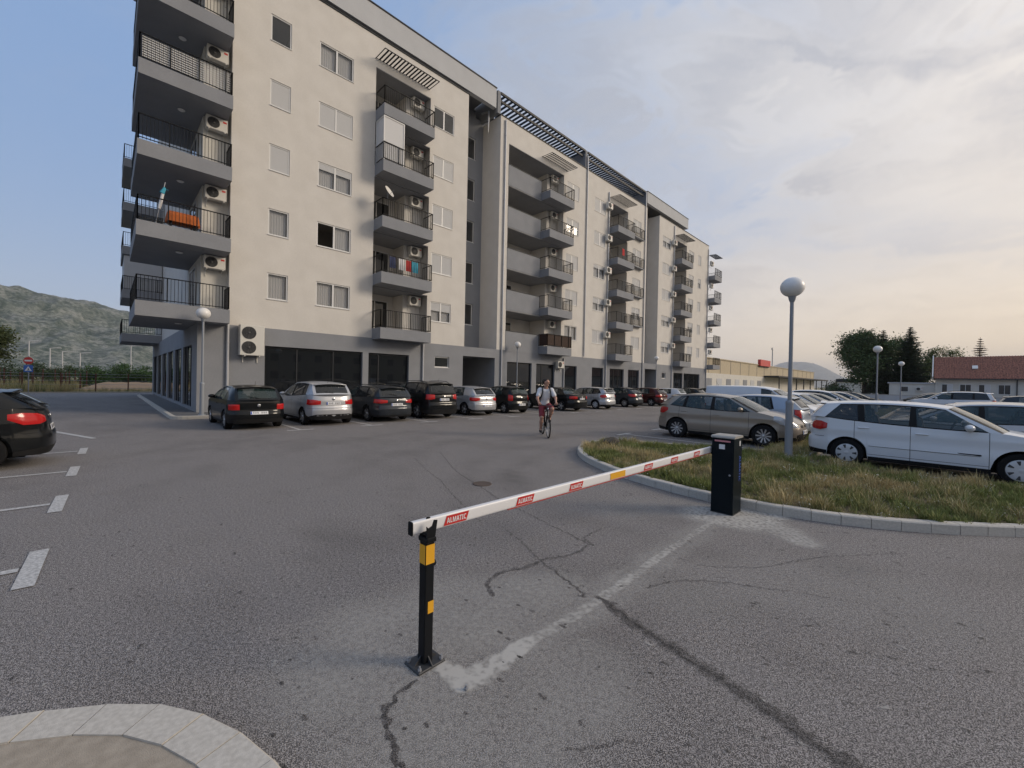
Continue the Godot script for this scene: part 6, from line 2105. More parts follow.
func style(kind: String) -> Dictionary:
	var V := func(a: Array) -> Array:
		var out := []
		for k in range(0, a.size(), 2): out.append(Vector2(a[k], a[k + 1]))
		return out
	var V3 := func(a: Array) -> Array:
		var out := []
		for k in range(0, a.size(), 3): out.append(Vector3(a[k], a[k + 1], a[k + 2]))
		return out
	var front := [0.2, 0.06, 0.35, 0.0, 0.55, 0.01, 0.68, 0.05, 0.80, 0.12, 1.0, 0.2]
	match kind:
		"estate_small":       # rounded white estate
			return {"L": 4.22, "W": 1.72, "wf": 1.26, "wr": -1.29, "wrad": 0.31, "roof_hw": 0.60, "cowl": 1.02, "tail": -2.0,
				"top": V.call([2.11, 0.66, 1.95, 0.74, 1.6, 0.86, 1.02, 0.97, 0.4, 0.97, -0.5, 1.0, -1.3, 1.05, -1.9, 1.10, -2.11, 1.08]),
				"roof": V.call([0.35, 1.385, 0.0, 1.44, -0.6, 1.465, -1.2, 1.45, -1.75, 1.40]),
				"ff": V.call(front), "rf": V.call([0.2, 0.05, 0.38, 0.0, 0.58, 0.0, 0.64, 0.05, 0.85, 0.06, 1.05, 0.14, 1.2, 0.2]), "rear_skirt": 0.34,
				"doors": [0.86, -0.24, -1.16], "div": [[1.02, 0.30, "paint"], [0.86, 0.22, "glass"], [-0.14, -0.18, "black"], [-0.27, -0.25, "glass"], [-0.98, -1.02, "black"], [-1.10, -1.14, "dark"], [-1.72, -1.42, "paint"], [-2.0, -1.72, ""]],
				"head": V3.call([0.42, 0.62, 0.70, 0.70, 0.62, 0.80, 0.98, 0.68, 0.86, 1.08, 0.78, 0.86]), "tail_lamp": V3.call([0.50, 0.86, 0.96, 0.66, 0.80, 1.00, 0.88, 0.79, 0.995, 1.04, 0.84, 0.95]), "wheel": "cap", "moulding": true, "badge_y": 0.86, "plate_y": 0.72, "spoiler": true}
		"hatch_big":          # beige compact hatchback with a fast tail
			return {"L": 4.30, "W": 1.78, "wf": 1.30, "wr": -1.29, "wrad": 0.325, "roof_hw": 0.60, "cowl": 1.10, "tail": -1.98,
				"top": V.call([2.15, 0.66, 2.0, 0.76, 1.6, 0.90, 1.10, 1.0, 0.4, 0.98, -0.6, 1.01, -1.3, 1.06, -1.85, 1.10, -2.15, 1.02]),
				"roof": V.call([0.36, 1.38, 0.0, 1.445, -0.5, 1.47, -1.0, 1.455, -1.55, 1.38]),
				"ff": V.call(front), "rf": V.call([0.2, 0.06, 0.38, 0.0, 0.60, 0.0, 0.66, 0.05, 0.9, 0.08, 1.1, 0.16]),
				"doors": [0.90, -0.20, -1.22], "div": [[1.10, 0.30, "paint"], [0.94, 0.22, "glass"], [-0.10, -0.14, "black"], [-0.23, -0.22, "glass"], [-1.02, -0.98, "black"], [-1.12, -1.06, "glass"], [-1.55, -1.22, "paint"], [-1.98, -1.52, ""]],
				"head": V3.call([0.45, 0.60, 0.68, 0.75, 0.62, 0.82, 1.05, 0.70, 0.92, 1.22, 0.80, 0.93]), "tail_lamp": V3.call([0.48, 0.84, 0.94, 0.68, 0.80, 1.0, 0.95, 0.80, 1.02, 1.16, 0.90, 1.0]), "wheel": "multi", "badge_y": 0.92, "plate_y": 0.70}
		"hatch_golf":         # boxy hatchback
			return {"L": 4.15, "W": 1.74, "wf": 1.25, "wr": -1.27, "wrad": 0.305, "roof_hw": 0.61, "cowl": 0.95, "tail": -1.95, "a": 0.55,
				"top": V.call([2.07, 0.68, 1.9, 0.78, 1.5, 0.90, 0.95, 0.97, 0.3, 0.95, -0.6, 0.96, -1.5, 0.98, -1.95, 0.97, -2.07, 0.93]),
				"roof": V.call([0.25, 1.36, -0.1, 1.41, -0.7, 1.425, -1.2, 1.41, -1.62, 1.36]),
				"ff": V.call(front), "rf": V.call([0.2, 0.05, 0.40, 0.0, 0.55, 0.0, 0.60, 0.05, 0.9, 0.07, 1.0, 0.09]),
				"doors": [0.78, -0.25, -1.10], "div": [[0.95, 0.22, "paint"], [0.80, 0.14, "glass"], [-0.20, -0.22, "black"], [-0.31, -0.30, "glass"], [-1.10, -1.04, "black"], [-1.16, -1.08, "paint"], [-1.95, -1.60, ""]],
				"head": V3.call([0.45, 0.62, 0.74, 0.9, 0.64, 0.82, 1.02, 0.66, 0.82]), "tail_lamp": V3.call([0.56, 0.66, 0.84, 0.8, 0.655, 0.845, 0.95, 0.66, 0.84]), "badge_y": 0.80, "plate_y": 0.56, "rear_glass": "car_glass", "wheel": "alloy5"}
		"hatch_new":
			return {"L": 4.25, "W": 1.80, "wf": 1.30, "wr": -1.32, "wrad": 0.32, "roof_hw": 0.62, "cowl": 1.0, "tail": -1.97, "a": 0.62,
				"top": V.call([2.12, 0.66, 1.95, 0.77, 1.5, 0.90, 1.0, 0.98, 0.3, 0.96, -0.6, 0.98, -1.5, 1.02, -1.97, 1.02, -2.12, 0.96]),
				"roof": V.call([0.25, 1.37, -0.1, 1.43, -0.7, 1.455, -1.2, 1.43, -1.62, 1.37]),
				"ff": V.call(front), "rf": V.call([0.2, 0.05, 0.40, 0.0, 0.60, 0.0, 0.65, 0.05, 0.9, 0.08, 1.0, 0.12]), "rear_skirt": 0.30,
				"doors": [0.80, -0.25, -1.12], "div": [[1.0, 0.22, "paint"], [0.85, 0.14, "glass"], [-0.18, -0.20, "black"], [-0.30, -0.29, "glass"], [-1.12, -1.0, "black"], [-1.20, -1.06, "paint"], [-1.97, -1.60, ""]],
				"head": V3.call([0.45, 0.62, 0.72, 0.9, 0.64, 0.82, 1.1, 0.68, 0.83]), "tail_lamp": V3.call([0.45, 0.78, 0.90, 0.7, 0.74, 0.92, 0.98, 0.76, 0.94, 1.06, 0.80, 0.92]), "badge_y": 0.86, "plate_y": 0.50}
		"mpv":                # tall rounded family car
			return {"L": 4.30, "W": 1.80, "wf": 1.36, "wr": -1.38, "wrad": 0.32, "roof_hw": 0.63, "cowl": 1.25, "tail": -1.98, "a": 0.68,
				"top": V.call([2.15, 0.70, 2.0, 0.82, 1.7, 0.94, 1.25, 1.04, 0.5, 1.02, -0.5, 1.06, -1.4, 1.12, -1.95, 1.14, -2.15, 1.06]),
				"roof": V.call([0.45, 1.47, 0.0, 1.56, -0.6, 1.59, -1.2, 1.57, -1.70, 1.50]),
				"ff": V.call(front), "rf": V.call([0.2, 0.05, 0.40, 0.0, 0.62, 0.0, 0.68, 0.05, 0.95, 0.07, 1.15, 0.14]), "rear_skirt": 0.42,
				"doors": [1.0, -0.15, -1.20], "div": [[1.25, 0.42, "paint"], [1.05, 0.33, "glass"], [-0.05, -0.10, "black"], [-0.18, -0.19, "dark"], [-1.20, -1.12, "black"], [-1.28, -1.18, "dark"], [-1.62, -1.42, "paint"], [-1.98, -1.68, ""]],
				"head": V3.call([0.45, 0.64, 0.76, 0.9, 0.66, 0.88, 1.1, 0.74, 0.9]), "tail_lamp": V3.call([0.46, 0.78, 0.92, 0.75, 0.76, 0.96, 1.02, 0.78, 0.97]), "badge_y": 0.98, "plate_y": 0.82}
		"estate_big":
			return {"L": 4.70, "W": 1.82, "wf": 1.42, "wr": -1.36, "wrad": 0.325, "roof_hw": 0.62, "cowl": 1.10, "tail": -2.18, "a": 0.66,
				"top": V.call([2.35, 0.66, 2.15, 0.76, 1.7, 0.90, 1.10, 0.98, 0.3, 0.96, -0.6, 0.98, -1.6, 1.02, -2.15, 1.03, -2.35, 0.98]),
				"roof": V.call([0.32, 1.37, 0.0, 1.43, -0.7, 1.455, -1.4, 1.43, -1.90, 1.37]),
				"ff": V.call(front), "rf": V.call([0.2, 0.05, 0.40, 0.0, 0.58, 0.0, 0.64, 0.05, 0.9, 0.08, 1.05, 0.14]), "rear_skirt": 0.30,
				"doors": [0.88, -0.18, -1.14], "div": [[1.10, 0.30, "paint"], [0.93, 0.22, "glass"], [-0.10, -0.14, "black"], [-0.22, -0.23, "dark"], [-1.10, -1.08, "black"], [-1.22, -1.18, "dark"], [-1.90, -1.62, "paint"], [-2.18, -1.88, ""]],
				"head": V3.call([0.45, 0.62, 0.72, 0.9, 0.64, 0.82, 1.15, 0.68, 0.84]), "tail_lamp": V3.call([0.42, 0.80, 0.90, 0.7, 0.77, 0.93, 1.05, 0.79, 0.95]), "badge_y": 0.88, "plate_y": 0.72, "rails": true}
		"suv":
			return {"L": 4.75, "W": 1.84, "wf": 1.45, "wr": -1.42, "wrad": 0.355, "sill": 0.28, "roof_hw": 0.66, "cowl": 1.10, "tail": -2.2, "a": 0.55,
				"top": V.call([2.37, 0.80, 2.2, 0.92, 1.7, 1.04, 1.10, 1.10, 0.3, 1.09, -0.6, 1.11, -1.6, 1.14, -2.15, 1.15, -2.37, 1.08]),
				"roof": V.call([0.38, 1.56, 0.0, 1.63, -0.7, 1.66, -1.4, 1.65, -2.0, 1.58]),
				"ff": V.call([0.2, 0.06, 0.4, 0.0, 0.7, 0.01, 0.85, 0.05, 1.1, 0.15]), "rf": V.call([0.2, 0.05, 0.45, 0.0, 0.66, 0.0, 0.72, 0.05, 1.0, 0.07, 1.2, 0.12]), "rear_skirt": 0.44,
				"doors": [0.92, -0.16, -1.18], "div": [[1.10, 0.36, "paint"], [0.95, 0.28, "glass"], [-0.06, -0.10, "black"], [-0.18, -0.20, "dark"], [-1.14, -1.14, "black"], [-1.24, -1.24, "dark"], [-1.98, -1.78, "paint"], [-2.2, -1.98, ""]],
				"head": V3.call([0.5, 0.74, 0.90, 0.9, 0.76, 0.94, 1.05, 0.78, 0.95]), "tail_lamp": V3.call([0.52, 0.92, 1.10, 0.75, 0.88, 1.12, 0.98, 0.90, 1.12]), "badge_y": 1.0, "plate_y": 0.88, "rails": true}
		"city":               # small upright hatchback
			return {"L": 3.60, "W": 1.66, "wf": 1.15, "wr": -1.15, "wrad": 0.295, "roof_hw": 0.58, "cowl": 0.90, "tail": -1.66, "a": 0.65,
				"top": V.call([1.80, 0.68, 1.65, 0.80, 1.3, 0.92, 0.90, 0.99, 0.3, 0.97, -0.5, 1.0, -1.2, 1.04, -1.62, 1.05, -1.80, 0.98]),
				"roof": V.call([0.22, 1.40, -0.1, 1.46, -0.6, 1.48, -1.0, 1.46, -1.40, 1.39]),
				"ff": V.call(front), "rf": V.call([0.2, 0.05, 0.38, 0.0, 0.58, 0.0, 0.64, 0.04, 0.9, 0.06, 1.05, 0.12]), "rear_skirt": 0.38,
				"doors": [0.72, -0.30, -0.98], "div": [[0.90, 0.20, "paint"], [0.76, 0.12, "glass"], [-0.24, -0.26, "black"], [-0.34, -0.34, "glass"], [-0.95, -0.88, "paint"], [-1.66, -1.38, ""]],
				"head": V3.call([0.45, 0.64, 0.80, 0.85, 0.68, 0.88, 1.0, 0.72, 0.88]), "tail_lamp": V3.call([0.62, 0.72, 1.00, 0.78, 0.70, 1.04, 0.92, 0.74, 1.04]), "badge_y": 0.86, "plate_y": 0.50, "rear_glass": "car_glass"}
		"sedan":
			return {"L": 4.70, "W": 1.80, "wf": 1.42, "wr": -1.32, "wrad": 0.32, "roof_hw": 0.60, "cowl": 1.08, "tail": -1.55, "a": 0.70,
				"top": V.call([2.35, 0.66, 2.15, 0.77, 1.7, 0.90, 1.08, 0.98, 0.3, 0.96, -0.6, 0.98, -1.5, 1.03, -2.1, 1.05, -2.35, 0.98]),
				"roof": V.call([0.30, 1.36, 0.0, 1.41, -0.5, 1.425, -0.9, 1.40, -1.15, 1.35]),
				"ff": V.call(front), "rf": V.call([0.2, 0.05, 0.40, 0.0, 0.60, 0.0, 0.66, 0.04, 0.9, 0.05, 1.05, 0.08]), "rear_skirt": 0.30,
				"doors": [0.88, -0.18, -1.08], "div": [[1.08, 0.28, "paint"], [0.92, 0.20, "glass"], [-0.10, -0.14, "black"], [-0.22, -0.22, "glass"], [-1.08, -0.86, "black"], [-1.14, -0.92, "paint"], [-1.62, -1.12, ""]],
				"head": V3.call([0.45, 0.62, 0.74, 0.9, 0.64, 0.84, 1.15, 0.70, 0.84]), "tail_lamp": V3.call([0.45, 0.78, 0.92, 0.75, 0.76, 0.95, 1.02, 0.78, 0.95]), "badge_y": 0.88, "plate_y": 0.78, "spoiler": false, "rear_glass": "car_glass"}
		"tall_tail":          # hatchback with tall lamps beside the rear window
			var d: Dictionary = style("hatch_new")
			d.tail_lamp = V3.call([0.70, 0.72, 1.00, 0.80, 0.70, 1.04, 0.96, 0.74, 1.02])
			return d
	return {}

func build_cars() -> void:
	mat("black_gloss", lin(0.008, 0.008, 0.009), 0.06)
	var black := paint("paint_black", lin(0.006, 0.007, 0.008))
	var silver := paint("paint_silver", lin(0.42, 0.43, 0.45), 0.45)
	var white := paint("paint_white", lin(0.62, 0.65, 0.69))
	var beige := paint("paint_beige", lin(0.28, 0.245, 0.205), 0.45)
	var slate := paint("paint_slate", lin(0.030, 0.035, 0.042), 0.3)
	var bluegrey := paint("paint_bluegrey", lin(0.30, 0.35, 0.42), 0.4)
	var maroon := paint("paint_maroon", lin(0.05, 0.012, 0.012), 0.2)
	var N := PI / 2; var S := -PI / 2                 # facing the facade / facing away from it
	# row in front of the shops, noses to the wall
	var g1 := "cars parked along the shop fronts"
	var row := [["hatch_golf", black, 3.68, -15.72, "old black hatchback parked by the pavement corner below the big air conditioner"],
		["mpv", silver, 6.12, -15.70, "silver rounded family car with dark windows parked next to the old black hatchback"],
		["estate_big", slate, 8.66, -15.55, "dark grey estate car parked between the silver family car and the black off-roader"],
		["suv", black, 11.12, -15.68, "tall black off-roader with roof rails parked before the grey ground floor wall"],
		["hatch_new", silver, 13.95, -15.98, "silver hatchback parked between the black off-roader and the small black car"],
		["city", black, 16.55, -16.05, "small upright black car parked before the open passage"],
		["sedan", black, 21.15, -15.30, "black saloon parked right behind the cyclist"],
		["estate_small", silver, 24.75, -15.45, "silver estate car parked next to the black saloon"],
		["hatch_big", slate, 28.9, -15.6, "dark grey hatchback parked beyond the silver estate car"],
		["hatch_new", maroon, 32.6, -15.4, "dark red hatchback parked beside a white hatchback along the shops"],
		["hatch_golf", white, 36.2, -15.3, "white hatchback parked beside the dark red one along the shops"],
		["hatch_new", black, 40.6, -15.3, "black hatchback parked beyond the white one along the shops"],
		["city", black, 45.0, -15.3, "small black car last in the row along the shops"]]
	for q in row:
		var st := style(q[0])
		if q[2] > 30: st.near = false
		make_car(st, q[1], q[4], Vector3(q[2], 0, q[3] - st.L / 2), N, g1)
	# row on the near side of the lamp strip
	var g2 := "cars parked nose to the lamp strip"
	var c4 := style("hatch_big")
	make_car(c4, beige, "beige hatchback parked behind the grassy traffic island", Vector3(14.68, 0, -4.82), S, g2)
	make_car(style("tall_tail"), bluegrey, "blue grey hatchback with tall red tail lamps behind the beige hatchback", Vector3(17.35, 0, -5.1), N, g2)
	build_van(Vector3(19.85, 0, -5.1), S)
	var far2 := [["hatch_big", silver, 22.4, S, "silver hatchback parked beyond the white van"], ["estate_small", white, 24.9, S, "white estate car parked beyond the silver hatchback by the strip"], ["hatch_new", bluegrey, 27.4, S, "blue grey hatchback with its nose at the lamp strip"], ["sedan", slate, 30.0, S, "dark saloon with its nose at the lamp strip"], ["mpv", white, 32.6, S, "white family car parked well along the lamp strip"], ["hatch_golf", slate, 35.2, S, "dark hatchback near the second lamp of the strip"], ["hatch_new", silver, 40.5, S, "silver hatchback past the second lamp of the strip"], ["estate_big", black, 45.5, S, "black estate car far along the lamp strip"]]
	for q in far2:
		var st := style(q[0]); st.near = false
		make_car(st, q[1], q[4], Vector3(q[2], 0, -5.0), q[3], g2)
	# row on the far side of the strip
	var g3 := "cars parked tail to the lamp strip"
	make_car(style("estate_small"), white, "white estate car with side mouldings standing at the grass edge", Vector3(12.98, 0, -0.12), S, g3)
	var far3 := [["hatch_new", silver, 16.1, 0.55, N, "silver hatchback parked close behind the white estate car"], ["hatch_golf", bluegrey, 18.7, 0.75, N, "pale hatchback second behind the white estate car"], ["suv", white, 45.0, 0.7, N, "white off-roader parked before the tiled house"], ["sedan", black, 52.0, -0.2, N, "black saloon parked before the annexe"], ["hatch_big", slate, 56.0, -0.4, N, "slate hatchback parked before the annexe"], ["city", slate, 42.0, 4.6, S, "small slate car parked near the white off-roader"]]
	for q in far3:
		var st := style(q[0]); st.near = q[2] < 20
		make_car(st, q[1], q[5], Vector3(q[2], 0, q[3]), q[4], g3)
	# left lot
	var g4 := "cars parked in the marked bays"
	make_car(style("hatch_big"), black, "glossy black hatchback with its tail over the white bay markings", Vector3(-2.85, 0, -12.45), PI, g4)
	var lf := style("sedan")
	make_car(lf, slate, "dark grey saloon parked behind the glossy black hatchback", Vector3(-4.9, 0, -21.2), 0.0, g4)

func build_van(at: Vector3, turn: float) -> void:
	var st := {"L": 4.5, "W": 1.8, "wf": 1.40, "wr": -1.35, "wrad": 0.31, "roof_hw": 0.70, "cowl": 1.35, "tail": -2.12, "a": 0.5,
		"top": [Vector2(2.25, 0.74), Vector2(2.1, 0.86), Vector2(1.8, 0.98), Vector2(1.35, 1.06), Vector2(0.5, 1.04), Vector2(-2.1, 1.04), Vector2(-2.25, 1.0)],
		"roof": [Vector2(0.55, 1.62), Vector2(0.2, 1.72), Vector2(-0.6, 1.76), Vector2(-2.05, 1.74)],
		"ff": [Vector2(0.2, 0.06), Vector2(0.4, 0.0), Vector2(0.7, 0.04), Vector2(1.0, 0.15)], "rf": [Vector2(0.2, 0.03), Vector2(0.4, 0.0), Vector2(1.1, 0.03)],
		"doors": [1.15, 0.05, -1.0], "div": [[1.35, 0.52, "paint"], [1.15, 0.43, "glass"], [0.15, 0.10, "paint"], [-1.0, -1.0, "paint"], [-2.12, -2.05, ""]],
		"head": [Vector3(0.5, 0.66, 0.84), Vector3(0.95, 0.7, 0.92)], "tail_lamp": [Vector3(0.74, 0.7, 1.0), Vector3(0.9, 0.7, 1.0)], "spoiler": false, "badge": false, "wheel": "cap", "near": true}
	var o := make_car(st, M.paint_white, "white panel van with red lettering parked beyond the blue grey hatchback", at, turn, "cars parked nose to the lamp strip")
	# orange-red lettering strokes on the cargo side
	for q in [[-1.55, 0.36], [-1.1, 0.28], [-0.75, 0.34]]:
		var mb := MB.new()
		var z := 0.872
		mb.box(Vector3(q[0], 0.98, z), Vector3(q[1], 0.10, 0.006), Basis(Vector3(0, 0, 1), 0.12)); mb.box(Vector3(q[0] + 0.06, 0.88, z), Vector3(q[1] * 0.7, 0.05, 0.006), Basis(Vector3(0, 0, 1), 0.12))
		part("lettering", mb, M.red_rubber, o)

# ---------------------------------------------------------------- figure from tapered bones, meshed as surface nets
func nets(mb: MB, bones: Array, cell: float, k: float, clip = null) -> void:
	var lo := Vector3(1e9, 1e9, 1e9); var hi := -lo
	for b in bones:
		for e in 2:
			var r: Vector3 = Vector3.ONE * (b[2 + e] + cell * 3.0)
			lo = lo.min(b[e] - r); hi = hi.max(b[e] + r)
	var nx := int((hi.x - lo.x) / cell) + 2; var ny := int((hi.y - lo.y) / cell) + 2; var nz := int((hi.z - lo.z) / cell) + 2
	var f := PackedFloat32Array(); f.resize(nx * ny * nz); f.fill(1.0)
	for b in bones:
		var a: Vector3 = b[0]; var c: Vector3 = b[1]; var ra: float = b[2]; var rb: float = b[3]
		var mg := maxf(ra, rb) + k + cell * 2.0
		var p0: Vector3 = ((a.min(c) - Vector3.ONE * mg - lo) / cell).floor(); var p1: Vector3 = ((a.max(c) + Vector3.ONE * mg - lo) / cell).ceil()
		var ac := c - a; var l2 := maxf(ac.length_squared(), 1e-9)
		for z in range(maxi(int(p0.z), 0), mini(int(p1.z) + 1, nz)):
			for y in range(maxi(int(p0.y), 0), mini(int(p1.y) + 1, ny)):
				for x in range(maxi(int(p0.x), 0), mini(int(p1.x) + 1, nx)):
					var p := lo + Vector3(x, y, z) * cell
					var t := clampf((p - a).dot(ac) / l2, 0, 1)
					var d := (p - a - ac * t).length() - lerpf(ra, rb, t)
					var id := (z * ny + y) * nx + x
					var q := f[id]
					var h := clampf(0.5 + 0.5 * (q - d) / k, 0, 1)
					f[id] = lerpf(q, d, h) - k * h * (1.0 - h)
	if clip != null:
		for z in nz:
			for y in ny:
				for x in nx:
					var id := (z * ny + y) * nx + x
					if f[id] < 0.1: f[id] = maxf(f[id], clip.call(lo + Vector3(x, y, z) * cell))
	var at := {}
	var offs := [0, 1, nx, nx + 1, nx * ny, nx * ny + 1, nx * ny + nx, nx * ny + nx + 1]
	var cor := [Vector3(0, 0, 0), Vector3(1, 0, 0), Vector3(0, 1, 0), Vector3(1, 1, 0), Vector3(0, 0, 1), Vector3(1, 0, 1), Vector3(0, 1, 1), Vector3(1, 1, 1)]
	var ed := [[0, 1], [2, 3], [4, 5], [6, 7], [0, 2], [1, 3], [4, 6], [5, 7], [0, 4], [1, 5], [2, 6], [3, 7]]
	for z in nz - 1:
		for y in ny - 1:
			for x in nx - 1:
				var id := (z * ny + y) * nx + x
				var neg := 0
				for o in offs:
					if f[id + o] < 0: neg += 1
				if neg == 0 or neg == 8: continue
				var s := Vector3.ZERO; var n := 0
				var g := Vector3.ZERO
				for e in ed:
					var v0 := f[id + offs[e[0]]]; var v1 := f[id + offs[e[1]]]
					if (v0 < 0) != (v1 < 0):
						s += cor[e[0]].lerp(cor[e[1]], v0 / (v0 - v1)); n += 1
				for q in 8: g += (cor[q] - Vector3(0.5, 0.5, 0.5)) * f[id + offs[q]]
				at[id] = mb.vert(lo + (Vector3(x, y, z) + s / n) * cell, g.normalized(), Vector2(0, 0))
	for id in at:
		var x: int = id % nx; var y: int = (id / nx) % ny; var z: int = id / (nx * ny)
		if x == 0 or y == 0 or z == 0: continue
		for ax in 3:
			var st: int = [1, nx, nx * ny][ax]; var u: int = [nx, nx * ny, 1][ax]; var w: int = [nx * ny, 1, nx][ax]
			var v0 := f[id]; var v1 := f[id + st]
			if (v0 < 0) == (v1 < 0): continue
			if not (at.has(id - u) and at.has(id - w) and at.has(id - u - w)): continue
			var a: int = at[id]; var b: int = at[id - u]; var c: int = at[id - u - w]; var d: int = at[id - w]
			if v0 < 0: mb.ix.append_array([a, c, b, a, d, c])
			else: mb.ix.append_array([a, b, c, a, c, d])

func build_cyclist() -> void:
	var turn := deg_to_rad(-39.0)
	var pos := Vector3(10.40, 0, -9.0)
	mat("skin", lin(0.42, 0.235, 0.17), 0.55)
	mat("hair", lin(0.025, 0.018, 0.013), 0.8)
	mat("tshirt", lin(0.66, 0.67, 0.70), 0.9)
	mat("shorts", lin(0.20, 0.028, 0.040), 0.9)
	mat("black_fabric", lin(0.012, 0.012, 0.014), 0.85)
	mat("lips", lin(0.30, 0.12, 0.10), 0.5)
	# bicycle
	var b := thing("bicycle", "black bicycle ridden across the asphalt", "bicycle", pos, turn)
	var R := 0.335
	for z in [-0.50, 0.55]:
		var w := group_node("wheel", b, Vector3(0, R, z))
		var ty := MB.new(); var rim := MB.new(); var sp := MB.new()
		var pts := []; var pr := []
		for k in 37:
			var a := TAU * k / 36
			pts.append(Vector3(0, sin(a), cos(a)) * (R - 0.02)); pr.append(Vector3(0, sin(a), cos(a)) * (R - 0.045))
		ty.tube(pts, 0.022, 8, -1, false); rim.tube(pr, 0.012, 6, -1, false)
		for k in 20:
			var a := TAU * k / 20
			sp.tube([Vector3(0.02 if k % 2 else -0.02, 0, 0), Vector3(0, sin(a), cos(a)) * (R - 0.05)], 0.0015, 3, -1, false)
		sp.tube([Vector3(-0.05, 0, 0), Vector3(0.05, 0, 0)], 0.018, 8)
		part("tyre", ty, M.rubber, w); part("rim", rim, M.alloy, w); part("spokes", sp, M.galvanised, w)
	var fr := MB.new()
	var bb := Vector3(0, 0.28, -0.05); var st := Vector3(0, 0.80, -0.20); var ht := Vector3(0, 0.88, 0.33); var hb := Vector3(0, 0.74, 0.37)
	fr.tube([bb, st], 0.017, 8); fr.tube([st + Vector3(0, -0.03, 0), ht], 0.016, 8); fr.tube([bb, hb], 0.020, 8); fr.tube([hb + Vector3(0, -0.05, 0.01), ht + Vector3(0, 0.02, -0.005)], 0.02, 8)
	for s in [-0.055, 0.055]:
		fr.tube([bb, Vector3(s, R, -0.50)], 0.009, 6); fr.tube([st + Vector3(0, -0.04, 0), Vector3(s, R, -0.50)], 0.008, 6)
		fr.tube([hb + Vector3(s * 0.9, -0.06, 0.015), Vector3(s, R, 0.55)], 0.012, 6)
	fr.tube([hb + Vector3(-0.055, -0.06, 0.015), hb + Vector3(0.055, -0.06, 0.015)], 0.014, 6)
	part("frame", fr, M.black_paint, b)
	var se := MB.new(); se.tube([st, Vector3(0, 0.90, -0.235)], 0.013, 8)
	part("seat_post", se, M.galvanised, b)
	var sad := MB.new(); nets(sad, [[Vector3(0, 0.925, -0.08), Vector3(0, 0.925, -0.22), 0.02, 0.035], [Vector3(-0.05, 0.93, -0.30), Vector3(0.05, 0.93, -0.30), 0.03, 0.03]], 0.012, 0.04)
	part("saddle", sad, M.black_fabric, b)
	var hbm := MB.new(); hbm.tube([ht, Vector3(0, 1.0, 0.34)], 0.015, 8); hbm.tube([Vector3(-0.31, 1.04, 0.36), Vector3(-0.15, 1.035, 0.40), Vector3(0, 1.0, 0.37), Vector3(0.15, 1.035, 0.40), Vector3(0.31, 1.04, 0.36)], 0.013, 8)
	part("handlebar", hbm, M.steel_dark, b)
	var lampm := MB.new(); lampm.ball(Vector3(0, 0.93, 0.42), Vector3(0.03, 0.03, 0.035), 10, 6)
	part("front_lamp", lampm, M.head_lamp, b)
	var ck := MB.new(); ck.lathe([Vector2(0.09, -0.003), Vector2(0.09, 0.003), Vector2(0.001, 0.003)], 24, Transform3D(Basis(Vector3.FORWARD, PI / 2), bb + Vector3(-0.05, 0, 0)))
	var lp := Vector3(0.13, 0.45, -0.04); var rp := Vector3(-0.13, 0.11, -0.06)
	ck.tube([bb + Vector3(0.07, 0, 0), lp + Vector3(-0.05, 0, 0)], 0.010, 6); ck.tube([bb + Vector3(-0.07, 0, 0), rp + Vector3(0.05, 0, 0)], 0.010, 6)
	part("crank", ck, M.galvanised, b)
	for q in [lp, rp]:
		var pd := MB.new(); pd.cbox(q, Vector3(0.09, 0.02, 0.07), 0.005); part("pedal", pd, M.plastic_black, b)
	# rider
	var o := thing("person", "cyclist in a white t-shirt and dark red shorts looking aside", "person", pos, turn)
	var hipL := Vector3(0.09, 0.985, -0.23); var hipR := Vector3(-0.09, 0.975, -0.23)
	var kneeL := Vector3(0.17, 0.88, 0.20); var ankL := Vector3(0.135, 0.545, -0.06)
	var kneeR := Vector3(-0.135, 0.60, 0.06); var ankR := Vector3(-0.135, 0.20, -0.12)
	var shL := Vector3(0.185, 1.46, -0.06); var shR := Vector3(-0.185, 1.46, -0.06)
	var elL := Vector3(0.30, 1.22, 0.06); var elR := Vector3(-0.29, 1.21, 0.07)
	var wrL := Vector3(0.27, 1.075, 0.29); var wrR := Vector3(-0.27, 1.075, 0.29)
	var body := MB.new()
	var bones := [[Vector3(0, 1.02, -0.22), Vector3(0, 1.20, -0.16), 0.125, 0.12], [Vector3(-0.05, 1.28, -0.12), Vector3(-0.06, 1.42, -0.07), 0.12, 0.10], [Vector3(0.05, 1.28, -0.12), Vector3(0.06, 1.42, -0.07), 0.12, 0.10], [shL, shR, 0.065, 0.065],
		[Vector3(0, 1.45, -0.05), Vector3(0, 1.60, -0.02), 0.062, 0.055],
		[hipL, kneeL, 0.092, 0.058], [hipR, kneeR, 0.092, 0.058], [kneeL, kneeL.lerp(ankL, 0.35), 0.056, 0.058], [kneeL.lerp(ankL, 0.35), ankL, 0.056, 0.036], [kneeR, kneeR.lerp(ankR, 0.35), 0.056, 0.058], [kneeR.lerp(ankR, 0.35), ankR, 0.056, 0.036],
		[shL, elL, 0.056, 0.042], [elL, wrL, 0.042, 0.028], [shR, elR, 0.056, 0.042], [elR, wrR, 0.042, 0.028],
		[ankL, ankL + Vector3(0, -0.06, 0.10), 0.036, 0.035], [ankR, ankR + Vector3(0, -0.06, 0.10), 0.036, 0.035]]
	nets(body, bones, 0.016, 0.035)
